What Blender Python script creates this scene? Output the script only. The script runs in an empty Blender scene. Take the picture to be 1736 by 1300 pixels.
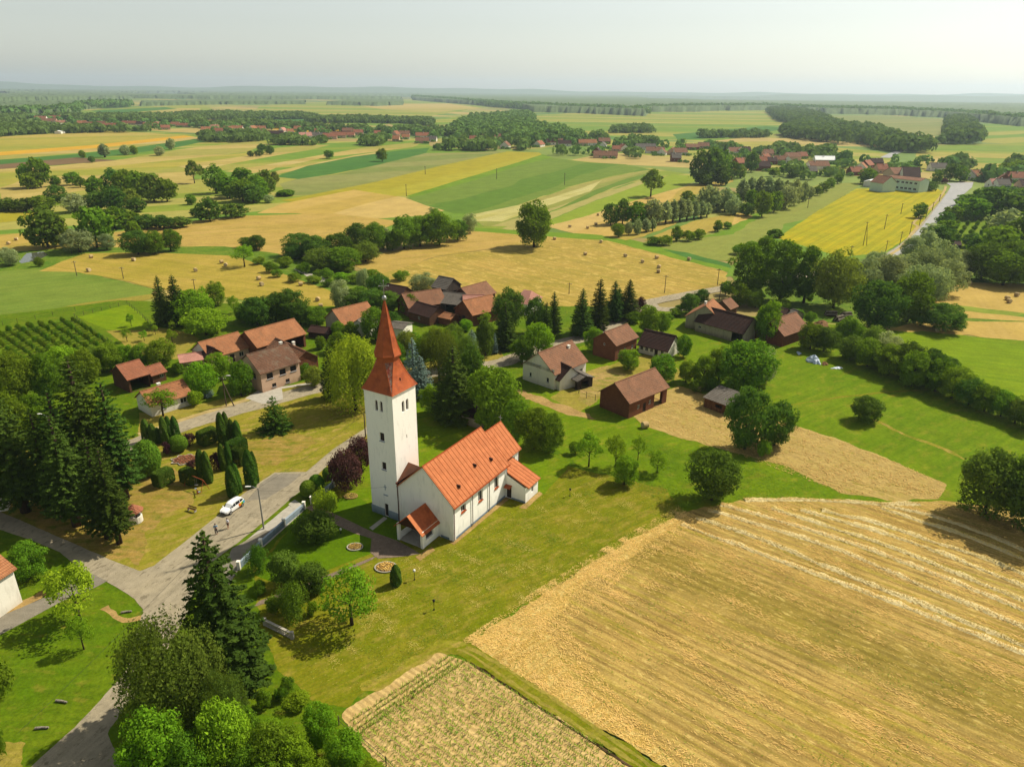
import bpy, bmesh, math, random
import numpy as np
from math import sin, cos, tan, pi, radians, sqrt, atan2
from mathutils import Vector, Matrix
from mathutils.geometry import delaunay_2d_cdt

# ------------------------------------------------------------------ camera
SC = bpy.context.scene
COL = SC.collection
F_, P_, R_, H_ = 1204.0, radians(22.35), radians(0.6), 60.0
def ray(x, y):
    u = x - 868.0; v = y - 650.0
    a = u*cos(R_) + v*sin(R_); b = -u*sin(R_) + v*cos(R_)
    return (a, F_*cos(P_) - b*sin(P_), -F_*sin(P_) - b*cos(P_))
def G(x, y, z=0.0):
    d = ray(x, y); t = (z - H_)/d[2]
    return Vector((d[0]*t, d[1]*t, z))
def proj(x, y, z):
    dz = z - H_
    dep = y*cos(P_) - dz*sin(P_); a = x/dep*F_; b = (-y*sin(P_) - dz*cos(P_))/dep*F_
    return 868 + a*cos(R_) - b*sin(R_), 650 + a*sin(R_) + b*cos(R_)
def hgt(x, y, ty):
    p = G(x, y); lo, hi = 0.0, 120.0
    for _ in range(30):
        m = (lo + hi)/2
        if proj(p.x, p.y, m)[1] > ty: lo = m
        else: hi = m
    return lo
cam = bpy.data.cameras.new('camera'); camo = bpy.data.objects.new('camera', cam); COL.objects.link(camo)
cam.sensor_width = 36.0; cam.lens = F_/1736.0*36.0; cam.clip_start = 1.0; cam.clip_end = 60000.0
fw = Vector((0, cos(P_), -sin(P_))); r0 = Vector((1, 0, 0)); u0 = Vector((0, sin(P_), cos(P_)))
rt = r0*cos(R_) + u0*sin(R_); up = u0*cos(R_) - r0*sin(R_)
camo.matrix_world = Matrix(((rt.x, up.x, -fw.x, 0), (rt.y, up.y, -fw.y, 0), (rt.z, up.z, -fw.z, H_), (0, 0, 0, 1)))
SC.camera = camo

# ------------------------------------------------------------------ sky and sun
SUN_AZ = radians(30.2)      # from +X towards +Y
SUN_EL = radians(47.5)
W = bpy.data.worlds.new('World'); SC.world = W; W.use_nodes = True
nt = W.node_tree; bg = nt.nodes['Background']
sky = nt.nodes.new('ShaderNodeTexSky'); sky.sky_type = 'NISHITA'; sky.sun_disc = False
sky.sun_elevation = SUN_EL; sky.sun_rotation = pi/2 - SUN_AZ
sky.altitude = 100; sky.air_density = 1.0; sky.dust_density = 1.0; sky.ozone_density = 1.0
hsv = nt.nodes.new('ShaderNodeHueSaturation'); hsv.inputs['Saturation'].default_value = 0.42
nt.links.new(sky.outputs[0], hsv.inputs['Color'])
tn = nt.nodes.new('ShaderNodeMix'); tn.data_type = 'RGBA'; tn.blend_type = 'MULTIPLY'; tn.inputs[0].default_value = 1.0; tn.inputs[7].default_value = (1.0, .99, .90, 1)
nt.links.new(hsv.outputs[0], tn.inputs[6]); nt.links.new(tn.outputs[2], bg.inputs[0]); bg.inputs[1].default_value = 0.098
sun = bpy.data.lights.new('sun', 'SUN'); sun.energy = 5.0; sun.angle = radians(0.6); sun.color = (1.0, 0.925, 0.77)
suno = bpy.data.objects.new('sun', sun); COL.objects.link(suno)
sd = Vector((cos(SUN_EL)*cos(SUN_AZ), cos(SUN_EL)*sin(SUN_AZ), sin(SUN_EL)))
suno.rotation_euler = sd.to_track_quat('Z', 'Y').to_euler()
VS = SC.view_settings
VS.view_transform = 'Standard'; VS.look = 'None'; VS.gamma = 1.0; VS.use_curve_mapping = False; VS.exposure = 0.46
SC.render.engine = 'CYCLES'
SC.cycles.max_bounces = 5; SC.cycles.diffuse_bounces = 2; SC.cycles.glossy_bounces = 2
SC.cycles.transmission_bounces = 2; SC.cycles.transparent_max_bounces = 4; SC.cycles.volume_bounces = 0
SC.cycles.use_denoising = True

# ------------------------------------------------------------------ object helpers
RNG = random.Random(7)
def tag(o, label=None, cat=None, group=None, kind=None):
    if label: o['label'] = label
    if cat: o['category'] = cat
    if group: o['group'] = group
    if kind: o['kind'] = kind
    return o
def empty(name, loc=(0, 0, 0), rz=0.0):
    o = bpy.data.objects.new(name, None); COL.objects.link(o); o.location = loc; o.rotation_euler = (0, 0, rz)
    o.empty_display_size = 0.3
    return o
def link(name, me, parent=None):
    o = bpy.data.objects.new(name, me); COL.objects.link(o)
    if parent is not None: o.parent = parent
    return o
def npmesh(name, verts, faces, mats, nper=4, smooth=False, midx=None):
    """verts (n,3) array, faces (m,nper) int array"""
    me = bpy.data.meshes.new(name)
    v = np.ascontiguousarray(verts, dtype=np.float32); f = np.ascontiguousarray(faces, dtype=np.int32)
    me.vertices.add(len(v)); me.vertices.foreach_set('co', v.ravel())
    me.loops.add(f.size); me.loops.foreach_set('vertex_index', f.ravel())
    me.polygons.add(len(f)); me.polygons.foreach_set('loop_start', np.arange(0, f.size, nper, dtype=np.int32))
    if midx is not None: me.polygons.foreach_set('material_index', np.asarray(midx, dtype=np.int32))
    me.update(calc_edges=True)
    me.polygons.foreach_set('use_smooth', np.full(len(f), smooth))
    for m in (mats if isinstance(mats, (list, tuple)) else [mats]): me.materials.append(m)
    return me
class MB:
    """collects faces for one mesh"""
    def __init__(s): s.v = []; s.f = []; s.m = []
    def add(s, vs, fs, mi=0):
        n = len(s.v); s.v += [tuple(v) for v in vs]; s.f += [tuple(i + n for i in f) for f in fs]; s.m += [mi]*len(fs)
        return s
    def quad(s, a, b, c, d, mi=0): return s.add([a, b, c, d], [(0, 1, 2, 3)], mi)
    def box(s, x0, x1, y0, y1, z0, z1, mi=0, M=None):
        vs = [Vector((x, y, z)) for z in (z0, z1) for y in (y0, y1) for x in (x0, x1)]
        if M is not None: vs = [M @ v for v in vs]
        return s.add(vs, [(0, 2, 3, 1), (4, 5, 7, 6), (0, 1, 5, 4), (1, 3, 7, 5), (3, 2, 6, 7), (2, 0, 4, 6)], mi)
    def tube(s, pts, rads, n=8, mi=0, cap=True):
        pts = [Vector(p) for p in pts]; rings = []
        for i, p in enumerate(pts):
            d = (pts[min(i+1, len(pts)-1)] - pts[max(i-1, 0)]).normalized()
            a = d.orthogonal().normalized() if abs(d.z) < .95 else Vector((1, 0, 0))
            a = (a - d*a.dot(d)).normalized(); b = d.cross(a)
            rings.append([p + (a*cos(2*pi*k/n) + b*sin(2*pi*k/n))*rads[i] for k in range(n)])
        fs = []
        for i in range(len(pts)-1):
            for k in range(n): fs.append((i*n+k, i*n+(k+1) % n, (i+1)*n+(k+1) % n, (i+1)*n+k))
        if cap: fs += [tuple(range(n-1, -1, -1)), tuple(range((len(pts)-1)*n, len(pts)*n))]
        return s.add([v for r in rings for v in r], fs, mi)
    def lathe(s, prof, n=16, mi=0, c=(0, 0), ang0=0.0):
        vs = []; fs = []
        for r, z in prof:
            for k in range(n): vs.append((c[0]+r*cos(ang0+2*pi*k/n), c[1]+r*sin(ang0+2*pi*k/n), z))
        for i in range(len(prof)-1):
            for k in range(n): fs.append((i*n+k, i*n+(k+1) % n, (i+1)*n+(k+1) % n, (i+1)*n+k))
        fs += [tuple(range(n-1, -1, -1)), tuple(range((len(prof)-1)*n, len(prof)*n))]
        return s.add(vs, fs, mi)
    def mesh(s, name, mats, smooth=False):
        me = bpy.data.meshes.new(name); me.from_pydata(s.v, [], s.f)
        for m in (mats if isinstance(mats, (list, tuple)) else [mats]): me.materials.append(m)
        me.polygons.foreach_set('material_index', np.array(s.m, dtype=np.int32))
        me.polygons.foreach_set('use_smooth', np.full(len(s.f), smooth)); me.update()
        return me
    def build(s, name, mats, parent=None, smooth=False): return link(name, s.mesh(name, mats, smooth), parent)

# ------------------------------------------------------------------ materials
def L(c, k=1.0):
    """sRGB 0-255 to linear albedo times k"""
    return tuple((((x/255)/12.92 if x <= 10 else (((x/255)+.055)/1.055)**2.4))*k for x in c) + (1.0,)
class N:
    def __init__(s, name):
        s.m = bpy.data.materials.new(name); s.m.use_nodes = True; s.t = s.m.node_tree; s.t.nodes.clear()
        s.out = s.t.nodes.new('ShaderNodeOutputMaterial')
    def n(s, typ, ins=None, **kw):
        nd = s.t.nodes.new(typ)
        for k, v in kw.items(): setattr(nd, k, v)
        for k, v in (ins or {}).items():
            if isinstance(v, bpy.types.NodeSocket): s.t.links.new(v, nd.inputs[k])
            else: nd.inputs[k].default_value = v
        return nd
    def pos(s, world=True):
        return s.n('ShaderNodeNewGeometry').outputs['Position'] if world else s.n('ShaderNodeTexCoord').outputs['Object']
    def mapv(s, v, rz=0.0, sc=(1, 1, 1)):
        a = s.n('ShaderNodeMapping', {'Vector': v, 'Rotation': (0, 0, rz)}).outputs[0]
        return s.n('ShaderNodeMapping', {'Vector': a, 'Scale': sc}).outputs[0]
    def noise(s, v, scale, detail=3.0, rough=.55, dist=0.0):
        return s.n('ShaderNodeTexNoise', {'Vector': v, 'Scale': scale, 'Detail': detail, 'Roughness': rough, 'Distortion': dist}).outputs[0]
    def mr(s, v, a, b, c=0.0, d=1.0):
        return s.n('ShaderNodeMapRange', {'Value': v, 'From Min': a, 'From Max': b, 'To Min': c, 'To Max': d}).outputs[0]
    def mix(s, f, a, b, blend='MIX'):
        nd = s.n('ShaderNodeMix', data_type='RGBA', blend_type=blend)
        for i, v in ((0, f), (6, a), (7, b)):
            if isinstance(v, bpy.types.NodeSocket): s.t.links.new(v, nd.inputs[i])
            else: nd.inputs[i].default_value = v
        return nd.outputs[2]
    def math(s, op, a, b=0.0):
        return s.n('ShaderNodeMath', {0: a, 1: b}, operation=op).outputs[0]
    def gain(s, col, f):
        """multiply colour by scalar socket"""
        cb = s.n('ShaderNodeCombineColor', {0: f, 1: f, 2: f}).outputs[0]
        return s.mix(1.0, col, cb, 'MULTIPLY')
    def finish(s, col, rough=.9, bump=None, bd=.05, bs=1.0, spec=.2, metal=0.0):
        p = s.n('ShaderNodeBsdfPrincipled', {'Base Color': col, 'Roughness': rough, 'Metallic': metal, 'Specular IOR Level': spec})
        if bump is not None:
            b = s.n('ShaderNodeBump', {'Height': bump, 'Distance': bd, 'Strength': bs}); s.t.links.new(b.outputs[0], p.inputs['Normal'])
        s.t.links.new(p.outputs[0], s.out.inputs[0]); return s.m
def pixang(a, b):
    d = G(*b) - G(*a); return atan2(d.y, d.x)
def field_mat(name, c1, c2, c3=None, patch=25., ang=0.0, sw=1.5, sl=60., sk=.5, grain=.35, gk=.45, line=None, k=.55, bump=.06, c4=None, c4t=(.55, .7), c4s=.35, sth=(.42, .62), lk=.5, lw=(.2, .8), bw=None, bc=()):
    """c1/c2 patches, c3 streaks along ang, grain; line=(spacing m) regular rows; c4 scattered blotches of size c4s"""
    m = N(name); p = m.pos(); q = m.mapv(p, -ang)
    c1 = L(c1, k); c2 = L(c2, k)
    big = m.mr(m.noise(p, 1/patch, 5, .6), .35, .65)
    col = m.mix(big, c1, c2)
    if c3 is not None:
        st = m.noise(m.mapv(q, 0, (1/sl, 1/sw, 1)), 1.0, 4, .6)
        col = m.mix(m.math('MULTIPLY', m.mr(st, *sth), sk), col, L(c3, k))
    if bw:      # parallel parcels: each strip of width bw its own tone
        yy = m.n('ShaderNodeSeparateXYZ', {0: q}).outputs[1]; yy = m.math('ADD', yy, m.math('MULTIPLY', m.noise(p, 1/130, 2, .5), bw*1.2))
        wn = m.n('ShaderNodeTexWhiteNoise', {1: m.math('FLOOR', m.math('MULTIPLY', yy, 1/bw))}, noise_dimensions='1D').outputs[0]
        cr = m.n('ShaderNodeValToRGB', {0: wn}); cr.color_ramp.interpolation = 'CONSTANT'; es = cr.color_ramp.elements
        cols = list(bc) or [(150, 160, 60), (190, 172, 88), (112, 150, 52), (204, 182, 104), (134, 158, 58)]
        for i_, c_ in enumerate(cols):
            e = es[i_] if i_ < 2 else es.new(.5)
            e.position = i_/len(cols); e.color = L(c_, k)
        col = m.mix(.6, col, cr.outputs[0])
    if line:
        w = m.n('ShaderNodeTexWave', {'Vector': q, 'Scale': 0.31416/line, 'Distortion': 1.2, 'Detail': 3.0, 'Detail Scale': 1.5}, wave_type='BANDS', bands_direction='Y').outputs[1]
        col = m.gain(col, m.mr(w, lw[0], lw[1], 1-lk, 1+lk*.3))
    if c4 is not None:
        bl = m.noise(m.mapv(q, 0, (.55/c4s, 1/c4s, 1)), 1.0, 4, .65)
        col = m.mix(m.mr(bl, *c4t), col, L(c4, k))
    g1 = m.noise(p, 1/grain, 4, .7)
    col = m.gain(col, m.mr(g1, .25, .75, 1-gk, 1+gk))
    g2 = m.noise(p, 1/(patch*.22), 4, .6)
    col = m.gain(col, m.mr(g2, .3, .7, .88, 1.12))
    return m.finish(col, .95, g1, bump, .8, .05)
def plain(name, c, k=.6, rough=.8, var=.15, scale=2.0, bump=0.0, spec=.2, metal=0.0, c2=None, t=(.5, .7), world=False):
    m = N(name); p = m.pos(world); nz = m.noise(p, scale, 5, .65)
    col = L(c, k)
    if c2 is not None: col = m.mix(m.mr(m.noise(p, scale*.6, 6, .7), *t), col, L(c2, k))
    col = m.gain(col, m.mr(nz, .3, .7, 1-var, 1+var))
    return m.finish(col, rough, nz if bump else None, bump, 1.0, spec, metal)
def roof_mat(name, c1, c2, c3, k=.55, old=.5, rows=.3):
    m = N(name); p = m.pos(False)
    a = m.noise(p, .8, 5, .7); b = m.noise(m.mapv(p, 0, (4, 3, 3)), 1.0, 3, .8); c = m.noise(p, .35, 4, .6)
    col = m.mix(m.mr(b, .35, .65), L(c1, k), L(c2, k))
    col = m.mix(m.math('MULTIPLY', m.mr(a, .5, .68), old), col, L(c3, k))
    col = m.gain(col, m.mr(c, .3, .7, .8, 1.15))
    w1 = m.n('ShaderNodeTexWave', {'Vector': p, 'Scale': .31416/rows, 'Distortion': .3, 'Detail': 2.0}, wave_type='BANDS', bands_direction='Y').outputs[1]
    w2 = m.n('ShaderNodeTexWave', {'Vector': p, 'Scale': .31416/.24, 'Distortion': .3, 'Detail': 2.0}, wave_type='BANDS', bands_direction='X').outputs[1]
    h = m.math('ADD', w1, m.math('MULTIPLY', w2, .6))
    col = m.gain(col, m.mr(w1, 0, .5, .72, 1.05))
    return m.finish(col, .85, h, .05, .8, .15)
def brick_mat(name, c1, c2, k=.55):
    m = N(name); p = m.pos(False)
    a = m.noise(p, 1.2, 5, .7); b = m.noise(m.mapv(p, 0, (6, 6, 18)), 1.0, 3, .7)
    col = m.mix(m.mr(b, .35, .65), L(c1, k), L(c2, k)); col = m.gain(col, m.mr(a, .3, .7, .75, 1.2))
    return m.finish(col, .9, b, .02)
def plaster_mat(name, c, dirt, k=.8, dk=.6, lowz=1.2):
    m = N(name); p = m.pos(False)
    a = m.noise(m.mapv(p, 0, (1, 1, .25)), 1.3, 6, .7); b = m.noise(p, 14, 3, .6)
    col = m.mix(m.math('MULTIPLY', m.mr(a, .52, .75), dk), L(c, k), L(dirt, k))
    z = m.n('ShaderNodeSeparateXYZ', {0: p}).outputs[2]
    low = m.mr(m.math('ADD', z, m.math('MULTIPLY', a, -1.6)), -.8, lowz-.8, 1.0, 0.0)
    col = m.mix(m.math('MULTIPLY', low, dk), col, L(dirt, k))
    col = m.gain(col, m.mr(b, .3, .7, .96, 1.03))
    return m.finish(col, .9, b, .01, 1, .1)
def wood_mat(name, c1, c2, k=.5):
    m = N(name); p = m.pos(False)
    a = m.noise(m.mapv(p, 0, (5, 5, .4)), 1.0, 4, .7)
    return m.finish(m.mix(m.mr(a, .35, .65), L(c1, k), L(c2, k)), .9, a, .02)
def leaf_mat(name, c1, c2, tr=.34, k=1.36, tint=.28):
    m = N(name)
    g = m.n('ShaderNodeNewGeometry'); oi = m.n('ShaderNodeObjectInfo'); p = m.pos(False)
    isl = g.outputs['Random Per Island']; nz = m.noise(p, .7, 3, .6)
    f = m.math('ADD', m.math('MULTIPLY', isl, .55), m.mr(nz, .3, .7, 0, .45))
    col = m.mix(f, tuple(x*k for x in c1)+(1,), tuple(x*k for x in c2)+(1,))
    col = m.gain(col, m.mr(oi.outputs['Random'], 0, 1, 1-tint, 1+tint))
    hs = m.n('ShaderNodeHueSaturation', {'Hue': m.mr(m.math('FRACT', m.math('MULTIPLY', oi.outputs['Random'], 7.31)), 0, 1, .472, .518), 'Color': col}).outputs[0]
    d = m.n('ShaderNodeBsdfDiffuse', {'Color': hs, 'Roughness': .3})
    tl = m.n('ShaderNodeBsdfTranslucent', {'Color': m.mix(.5, hs, (c2[0]*1.6*k, c2[1]*1.5*k, c2[2]*.5*k, 1))})
    mx = m.n('ShaderNodeMixShader', {0: tr, 1: d.outputs[0], 2: tl.outputs[0]})
    m.t.links.new(mx.outputs[0], m.out.inputs[0]); return m.m

M = {}
M['glass'] = plain('window_glass', (34, 40, 44), .5, .3, .1, 1, 0, .3)
M['dark'] = plain('dark_interior', (30, 24, 20), .5, .9)
M['frame_white'] = plain('white_frame', (225, 222, 212), .8, .6)
M['frame_brown'] = plain('brown_frame', (84, 48, 30), .6, .6)
M['roof_church'] = plain('orange_metal_roof', (226, 138, 88), .54, .7, .16, 1.1, 0.0, .06, c2=(208, 118, 72), t=(.5, .75))
M['roof_seam'] = plain('orange_roof_seam', (196, 98, 52), .48, .7, spec=.05)
M['roof_spire'] = plain('spire_red_metal', (214, 112, 64), .53, .6, .18, 1.2, 0.0, .12, c2=(172, 88, 60), t=(.5, .72))
M['spire_worn'] = plain('worn_spire_paint', (165, 140, 122), .6, .7, .3, 6, 0, .2, c2=(160, 60, 40), t=(.4, .6))
M['white_church'] = plaster_mat('church_plaster', (250, 246, 236), (176, 178, 172), .92, .42, 1.8)
M['plinth'] = plaster_mat('stain_and_shade_plaster', (176, 190, 200), (120, 138, 150), .62, .9, 1.2)  # bluish plinth stains; on the garden wall this colour stands in for shade
M['white_wall'] = plaster_mat('white_plaster', (240, 234, 218), (176, 168, 148), .82, .4)
M['pink_wall'] = plaster_mat('pink_plaster', (226, 190, 160), (170, 130, 105), .7, .4)
M['grey_wall'] = plaster_mat('grey_plaster', (190, 180, 150), (120, 105, 85), .6, .7)
M['green_wall'] = plaster_mat('pale_green_plaster', (200, 222, 200), (160, 180, 165), .75, .5)
M['brick'] = brick_mat('red_brick', (158, 98, 66), (130, 80, 54), .5)
M['brick_dark'] = brick_mat('dark_brick', (130, 88, 62), (100, 68, 48), .5)
M['wood_dark'] = wood_mat('weathered_dark_wood', (88, 76, 66), (54, 44, 38), .5)
M['wood_brown'] = wood_mat('brown_boards', (160, 112, 66), (98, 64, 38), .5)
M['tile_orange'] = roof_mat('orange_tiles', (204, 142, 98), (180, 116, 76), (132, 104, 78), .56, .5)
M['tile_red'] = roof_mat('red_tiles', (196, 128, 94), (172, 106, 76), (132, 100, 80), .54, .5)
M['tile_brown'] = roof_mat('brown_tiles', (178, 128, 96), (146, 102, 76), (116, 98, 80), .56, .5)
M['tile_old'] = roof_mat('old_lichen_tiles', (148, 108, 82), (120, 84, 66), (150, 140, 118), .5, .6)
M['tile_dark'] = roof_mat('dark_old_tiles', (98, 66, 54), (72, 50, 44), (60, 52, 46), .5, .5)
M['tile_grey'] = roof_mat('grey_roof', (150, 142, 130), (118, 108, 98), (98, 88, 76), .5, .5, .5)
M['roof_pink'] = roof_mat('pink_tiles', (222, 164, 146), (206, 142, 122), (190, 140, 122), .62, .3)
M['metal_green'] = plain('green_sheet', (30, 170, 130), .6, .5)
M['roof_white'] = plain('white_sheet', (240, 240, 236), .85, .5)
M['concrete'] = plain('pale_concrete', (196, 188, 172), .6, .9, .15, 1.5, .01, world=True)
M['copper_pipe'] = plain('brown_pipe', (120, 62, 44), .5, .5)
M['grey_pipe'] = plain('grey_pipe', (150, 140, 130), .6, .5)
M['pole_wood'] = wood_mat('pole_wood', (120, 104, 86), (84, 70, 58), .6)
M['pole_conc'] = plain('pole_concrete', (178, 172, 158), .6, .8)
M['metal'] = plain('grey_metal', (190, 190, 190), .6, .35, .05, 2, 0, .5, .6)
M['black'] = plain('black_rubber', (28, 28, 30), .5, .7)
M['wire'] = plain('wire', (60, 58, 56), .5, .6)

# ---- foliage colours (linear albedo)
M['lf_mid'] = leaf_mat('leaves_mid', (.048, .100, .006), (.128, .212, .014))
M['lf_bright'] = leaf_mat('leaves_bright', (.070, .140, .006), (.170, .275, .014))
M['lf_yellow'] = leaf_mat('leaves_yellow_green', (.095, .160, .008), (.215, .290, .018))
M['lf_dark'] = leaf_mat('leaves_dark', (.034, .076, .010), (.086, .150, .018))
M['lf_olive'] = leaf_mat('leaves_olive', (.066, .104, .012), (.150, .205, .026))
M['lf_birch'] = leaf_mat('leaves_birch', (.046, .080, .010), (.120, .170, .022))
M['lf_silver'] = leaf_mat('leaves_silver', (.120, .165, .060), (.250, .300, .140))
M['lf_spruce'] = leaf_mat('needles_dark', (.024, .050, .008), (.064, .104, .014), .15)
M['lf_blue'] = leaf_mat('needles_blue', (.075, .120, .105), (.165, .220, .185), .12)
M['lf_purple'] = leaf_mat('leaves_purple', (.030, .010, .012), (.085, .038, .036), .2)
M['lf_thuja'] = leaf_mat('needles_thuja', (.020, .050, .006), (.060, .110, .012), .12)
M['lf_box'] = leaf_mat('leaves_box', (.035, .085, .006), (.100, .180, .014), .15)
M['lf_far'] = leaf_mat('leaves_far_wood', (.052, .100, .022), (.125, .190, .040), .2)
M['bark'] = wood_mat('bark', (96, 78, 60), (62, 50, 40), .6)
M['bark_pale'] = wood_mat('pale_bark', (190, 180, 160), (110, 100, 86), .6)

# ------------------------------------------------------------------ ground, fields, roads
ZI = {}; LB = [0]
def zlev(lev):
    lev += LB[0]; ZI[lev] = ZI.get(lev, 0)+1
    return lev*.007 + ZI[lev]*.0004
def smooth_noise(n, rng, step=6):
    k = max(2, n//step + 2); a = [rng.uniform(-1, 1) for _ in range(k)]
    out = []
    for i in range(n):
        t = i/n*(k-1); j = int(t); f = t-j; f = f*f*(3-2*f); out.append(a[j]*(1-f) + a[min(j+1, k-1)]*f)
    return out
def ground_poly(name, pts, mat, lev, jit=.25, step=None, kind='structure', world=False, label=None):
    P = [Vector((p[0], p[1], 0)) if world else G(*p) for p in pts]
    d0 = min(p.length for p in P)
    st = step or max(.35, d0*.004, jit*.9)
    rng = random.Random(len(pts)*131 + int(P[0].x*10)); out = []
    for i in range(len(P)):
        a, b = P[i], P[(i+1) % len(P)]; ln = (b-a).length; n = max(1, min(160, int(ln/st)))
        nx = Vector((-(b-a).y, (b-a).x, 0)).normalized() if ln > 0 else Vector((0, 0, 0))
        sm = smooth_noise(n, rng)
        for k in range(n):
            e = 0 if k == 0 else 1
            out.append(a + (b-a)*(k/n) + nx*e*jit*(rng.uniform(-.22, .22) + sm[k]))
    z = zlev(lev)
    n = len(out); cv, _, cf, *_r = delaunay_2d_cdt([Vector((p.x, p.y)) for p in out], [(i, (i+1) % n) for i in range(n)], [list(range(n))], 1, 1e-5)
    me = bpy.data.meshes.new(name); me.from_pydata([(p.x, p.y, z) for p in cv], [], [tuple(f) for f in cf])
    me.update()
    if me.polygons[0].normal.z < 0: me.flip_normals()
    me.materials.append(mat)
    o = link(name, me); o['kind'] = kind
    if label: o['label'] = label
    return o
def strip(name, pts, wpx_or_m, mat, lev, jit=.12, kind='structure', curve=True):
    """road along pixel centreline, width in metres (number or per-point list)"""
    P = [G(*p) for p in pts]
    ws = wpx_or_m if isinstance(wpx_or_m, (list, tuple)) else [wpx_or_m]*len(P)
    pp = []; ww = []
    for i in range(len(P)-1):
        p0, p1, p2, p3 = P[max(i-1, 0)], P[i], P[i+1], P[min(i+2, len(P)-1)]
        n = max(2, int((p2-p1).length/max(.8, p1.length*.01)))
        n = min(n, 60)
        for k in range(n):
            t = k/n
            q = .5*((2*p1)+(p2-p0)*t+(2*p0-5*p1+4*p2-p3)*t*t+(3*p1-p0-3*p2+p3)*t**3) if curve else p1.lerp(p2, t)
            pp.append(q); ww.append(ws[i]*(1-t)+ws[i+1]*t)
    pp.append(P[-1]); ww.append(ws[-1])
    vs = []; d0 = min(p.length for p in P); z = zlev(lev)
    for i, p in enumerate(pp):
        d = (pp[min(i+1, len(pp)-1)] - pp[max(i-1, 0)]); nx = Vector((-d.y, d.x, 0)).normalized()
        for s in (1, -1):
            q = p + nx*s*(ww[i]/2 + RNG.uniform(-jit, jit)); vs.append((q.x, q.y, z))
    fs = [(2*i+1, 2*i+3, 2*i+2, 2*i) for i in range(len(pp)-1)]
    me = bpy.data.meshes.new(name); me.from_pydata(vs, [], fs); me.materials.append(mat); me.update()
    o = link(name, me); o['kind'] = kind
    return o

# base sheet: patchwork of far fields
m = N('far_patchwork'); p = m.pos()
q = m.mapv(p, radians(28), (1/260, 1/110, 1))
vo = m.n('ShaderNodeTexVoronoi', {'Vector': q, 'Scale': 1.0, 'Randomness': .85}).outputs['Color']
rv = m.n('ShaderNodeSeparateColor', {0: vo}).outputs[0]
cr = m.n('ShaderNodeValToRGB', {0: rv}); cr.color_ramp.interpolation = 'CONSTANT'
els = cr.color_ramp.elements
for i, (t, c) in enumerate(((0, (120, 150, 52)), (.2, (168, 168, 70)), (.38, (96, 138, 48)), (.55, (200, 176, 96)), (.7, (140, 160, 60)), (.84, (180, 160, 90)), (.93, (110, 140, 60)))):
    e = els[i] if i < 2 else els.new(t)
    e.position = t; e.color = L(c, .5)
g = m.noise(p, 1/30, 4, .6)
fy = m.n('ShaderNodeSeparateXYZ', {0: p}).outputs[1]
fn_ = m.noise(m.mapv(p, 0, (1/900, 1/420, 1)), 1.0, 5, .6)
fm_ = m.mr(m.math('ADD', fn_, m.mr(fy, 2500, 9000, -.10, .16)), .52, .56)
M['base'] = m.finish(m.mix(fm_, m.gain(cr.outputs[0], m.mr(g, .3, .7, .8, 1.2)), (.050, .085, .030, 1)), .95)
me = bpy.data.meshes.new('ground')
me.from_pydata([(-15500, -500, 0), (15500, -500, 0), (15500, 15500, 0), (-15500, 15500, 0)], [], [(0, 1, 2, 3)])
me.materials.append(M['base']); go = link('ground', me); go['kind'] = 'structure'

A1 = pixang((400, 290), (1000, 262)); A2 = pixang((500, 330), (880, 258)); A3 = pixang((940, 370), (1100, 315))
fm = field_mat
M['f_yg'] = fm('field_yellow_green', (186, 172, 66), (160, 160, 58), (198, 176, 78), 60, A1, 6, 200, .6, 2, .1, bw=38, bc=[(186,172,76),(168,164,66),(200,176,96),(154,162,62)])
M['f_gold'] = fm('field_gold_far', (226, 176, 44), (216, 162, 48), (232, 190, 70), 60, A1, 4, 200, .5, 2, .1)
M['f_tan'] = fm('field_tan', (202, 178, 96), (190, 166, 84), (214, 190, 112), 50, A1, 4, 150, .6, 2, .12, bw=26, bc=[(200,178,104),(184,166,90),(150,158,66),(208,186,122)])
M['f_green'] = fm('field_green', (80, 126, 54), (94, 138, 56), (74, 118, 50), 50, A1, 4, 150, .6, 2, .14)
M['f_lgreen'] = fm('field_light_green', (138, 162, 52), (112, 150, 44), (160, 170, 62), 50, A1, 5, 150, .6, 2, .14, bw=24)
M['f_strip'] = fm('field_striped', (150, 166, 60), (176, 168, 72), (106, 150, 52), 90, pixang((905, 215), (1350, 222)), 16, 700, .8, 3, .1, bw=45)
M['f_strip2'] = fm('field_striped_right', (158, 168, 58), (182, 166, 74), (112, 152, 50), 80, pixang((1570, 262), (1736, 266)), 12, 500, .8, 3, .1, bw=34)
M['f_greyg'] = fm('field_grey_green', (146, 150, 82), (132, 144, 74), (160, 158, 88), 50, A1, 4, 150, .5, 2, .12, bw=40, bc=[(146,150,82),(132,146,72),(160,158,92)])
M['f_brown'] = fm('field_bare_soil', (128, 104, 72), (140, 112, 80), None, 40, A1, 4, 150, .5, 2, .12)
M['f_midgreen'] = fm('field_mid_green', (110, 140, 48), (124, 146, 54), (92, 128, 42), 40, A2, 2.2, 160, .55, 1.2, .16, bw=30, bc=[(112,140,52),(128,148,60),(100,134,46)])
M['f_yellow'] = fm('field_ripening', (190, 172, 40), (176, 164, 40), (160, 150, 40), 50, A2, 3, 220, .5, 1.2, .12, bw=40, bc=[(190,172,50),(176,166,50),(182,176,60)])
M['f_brightg'] = fm('field_bright_green', (128, 158, 40), (112, 146, 38), None, 30, A2, 3, 100, .4, 1.0, .15)
M['f_straw'] = fm('field_straw', (212, 172, 84), (196, 164, 66), (222, 186, 104), 45, A2, 2.5, 120, .6, 1.0, .15, bw=22, bc=[(206,178,100),(190,166,82),(212,186,118),(170,160,70)])
M['f_pale'] = fm('field_pale_straw', (206, 196, 124), (184, 176, 92), (214, 206, 140), 40, A3, 2.5, 120, .6, 1.0, .15)
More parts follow.
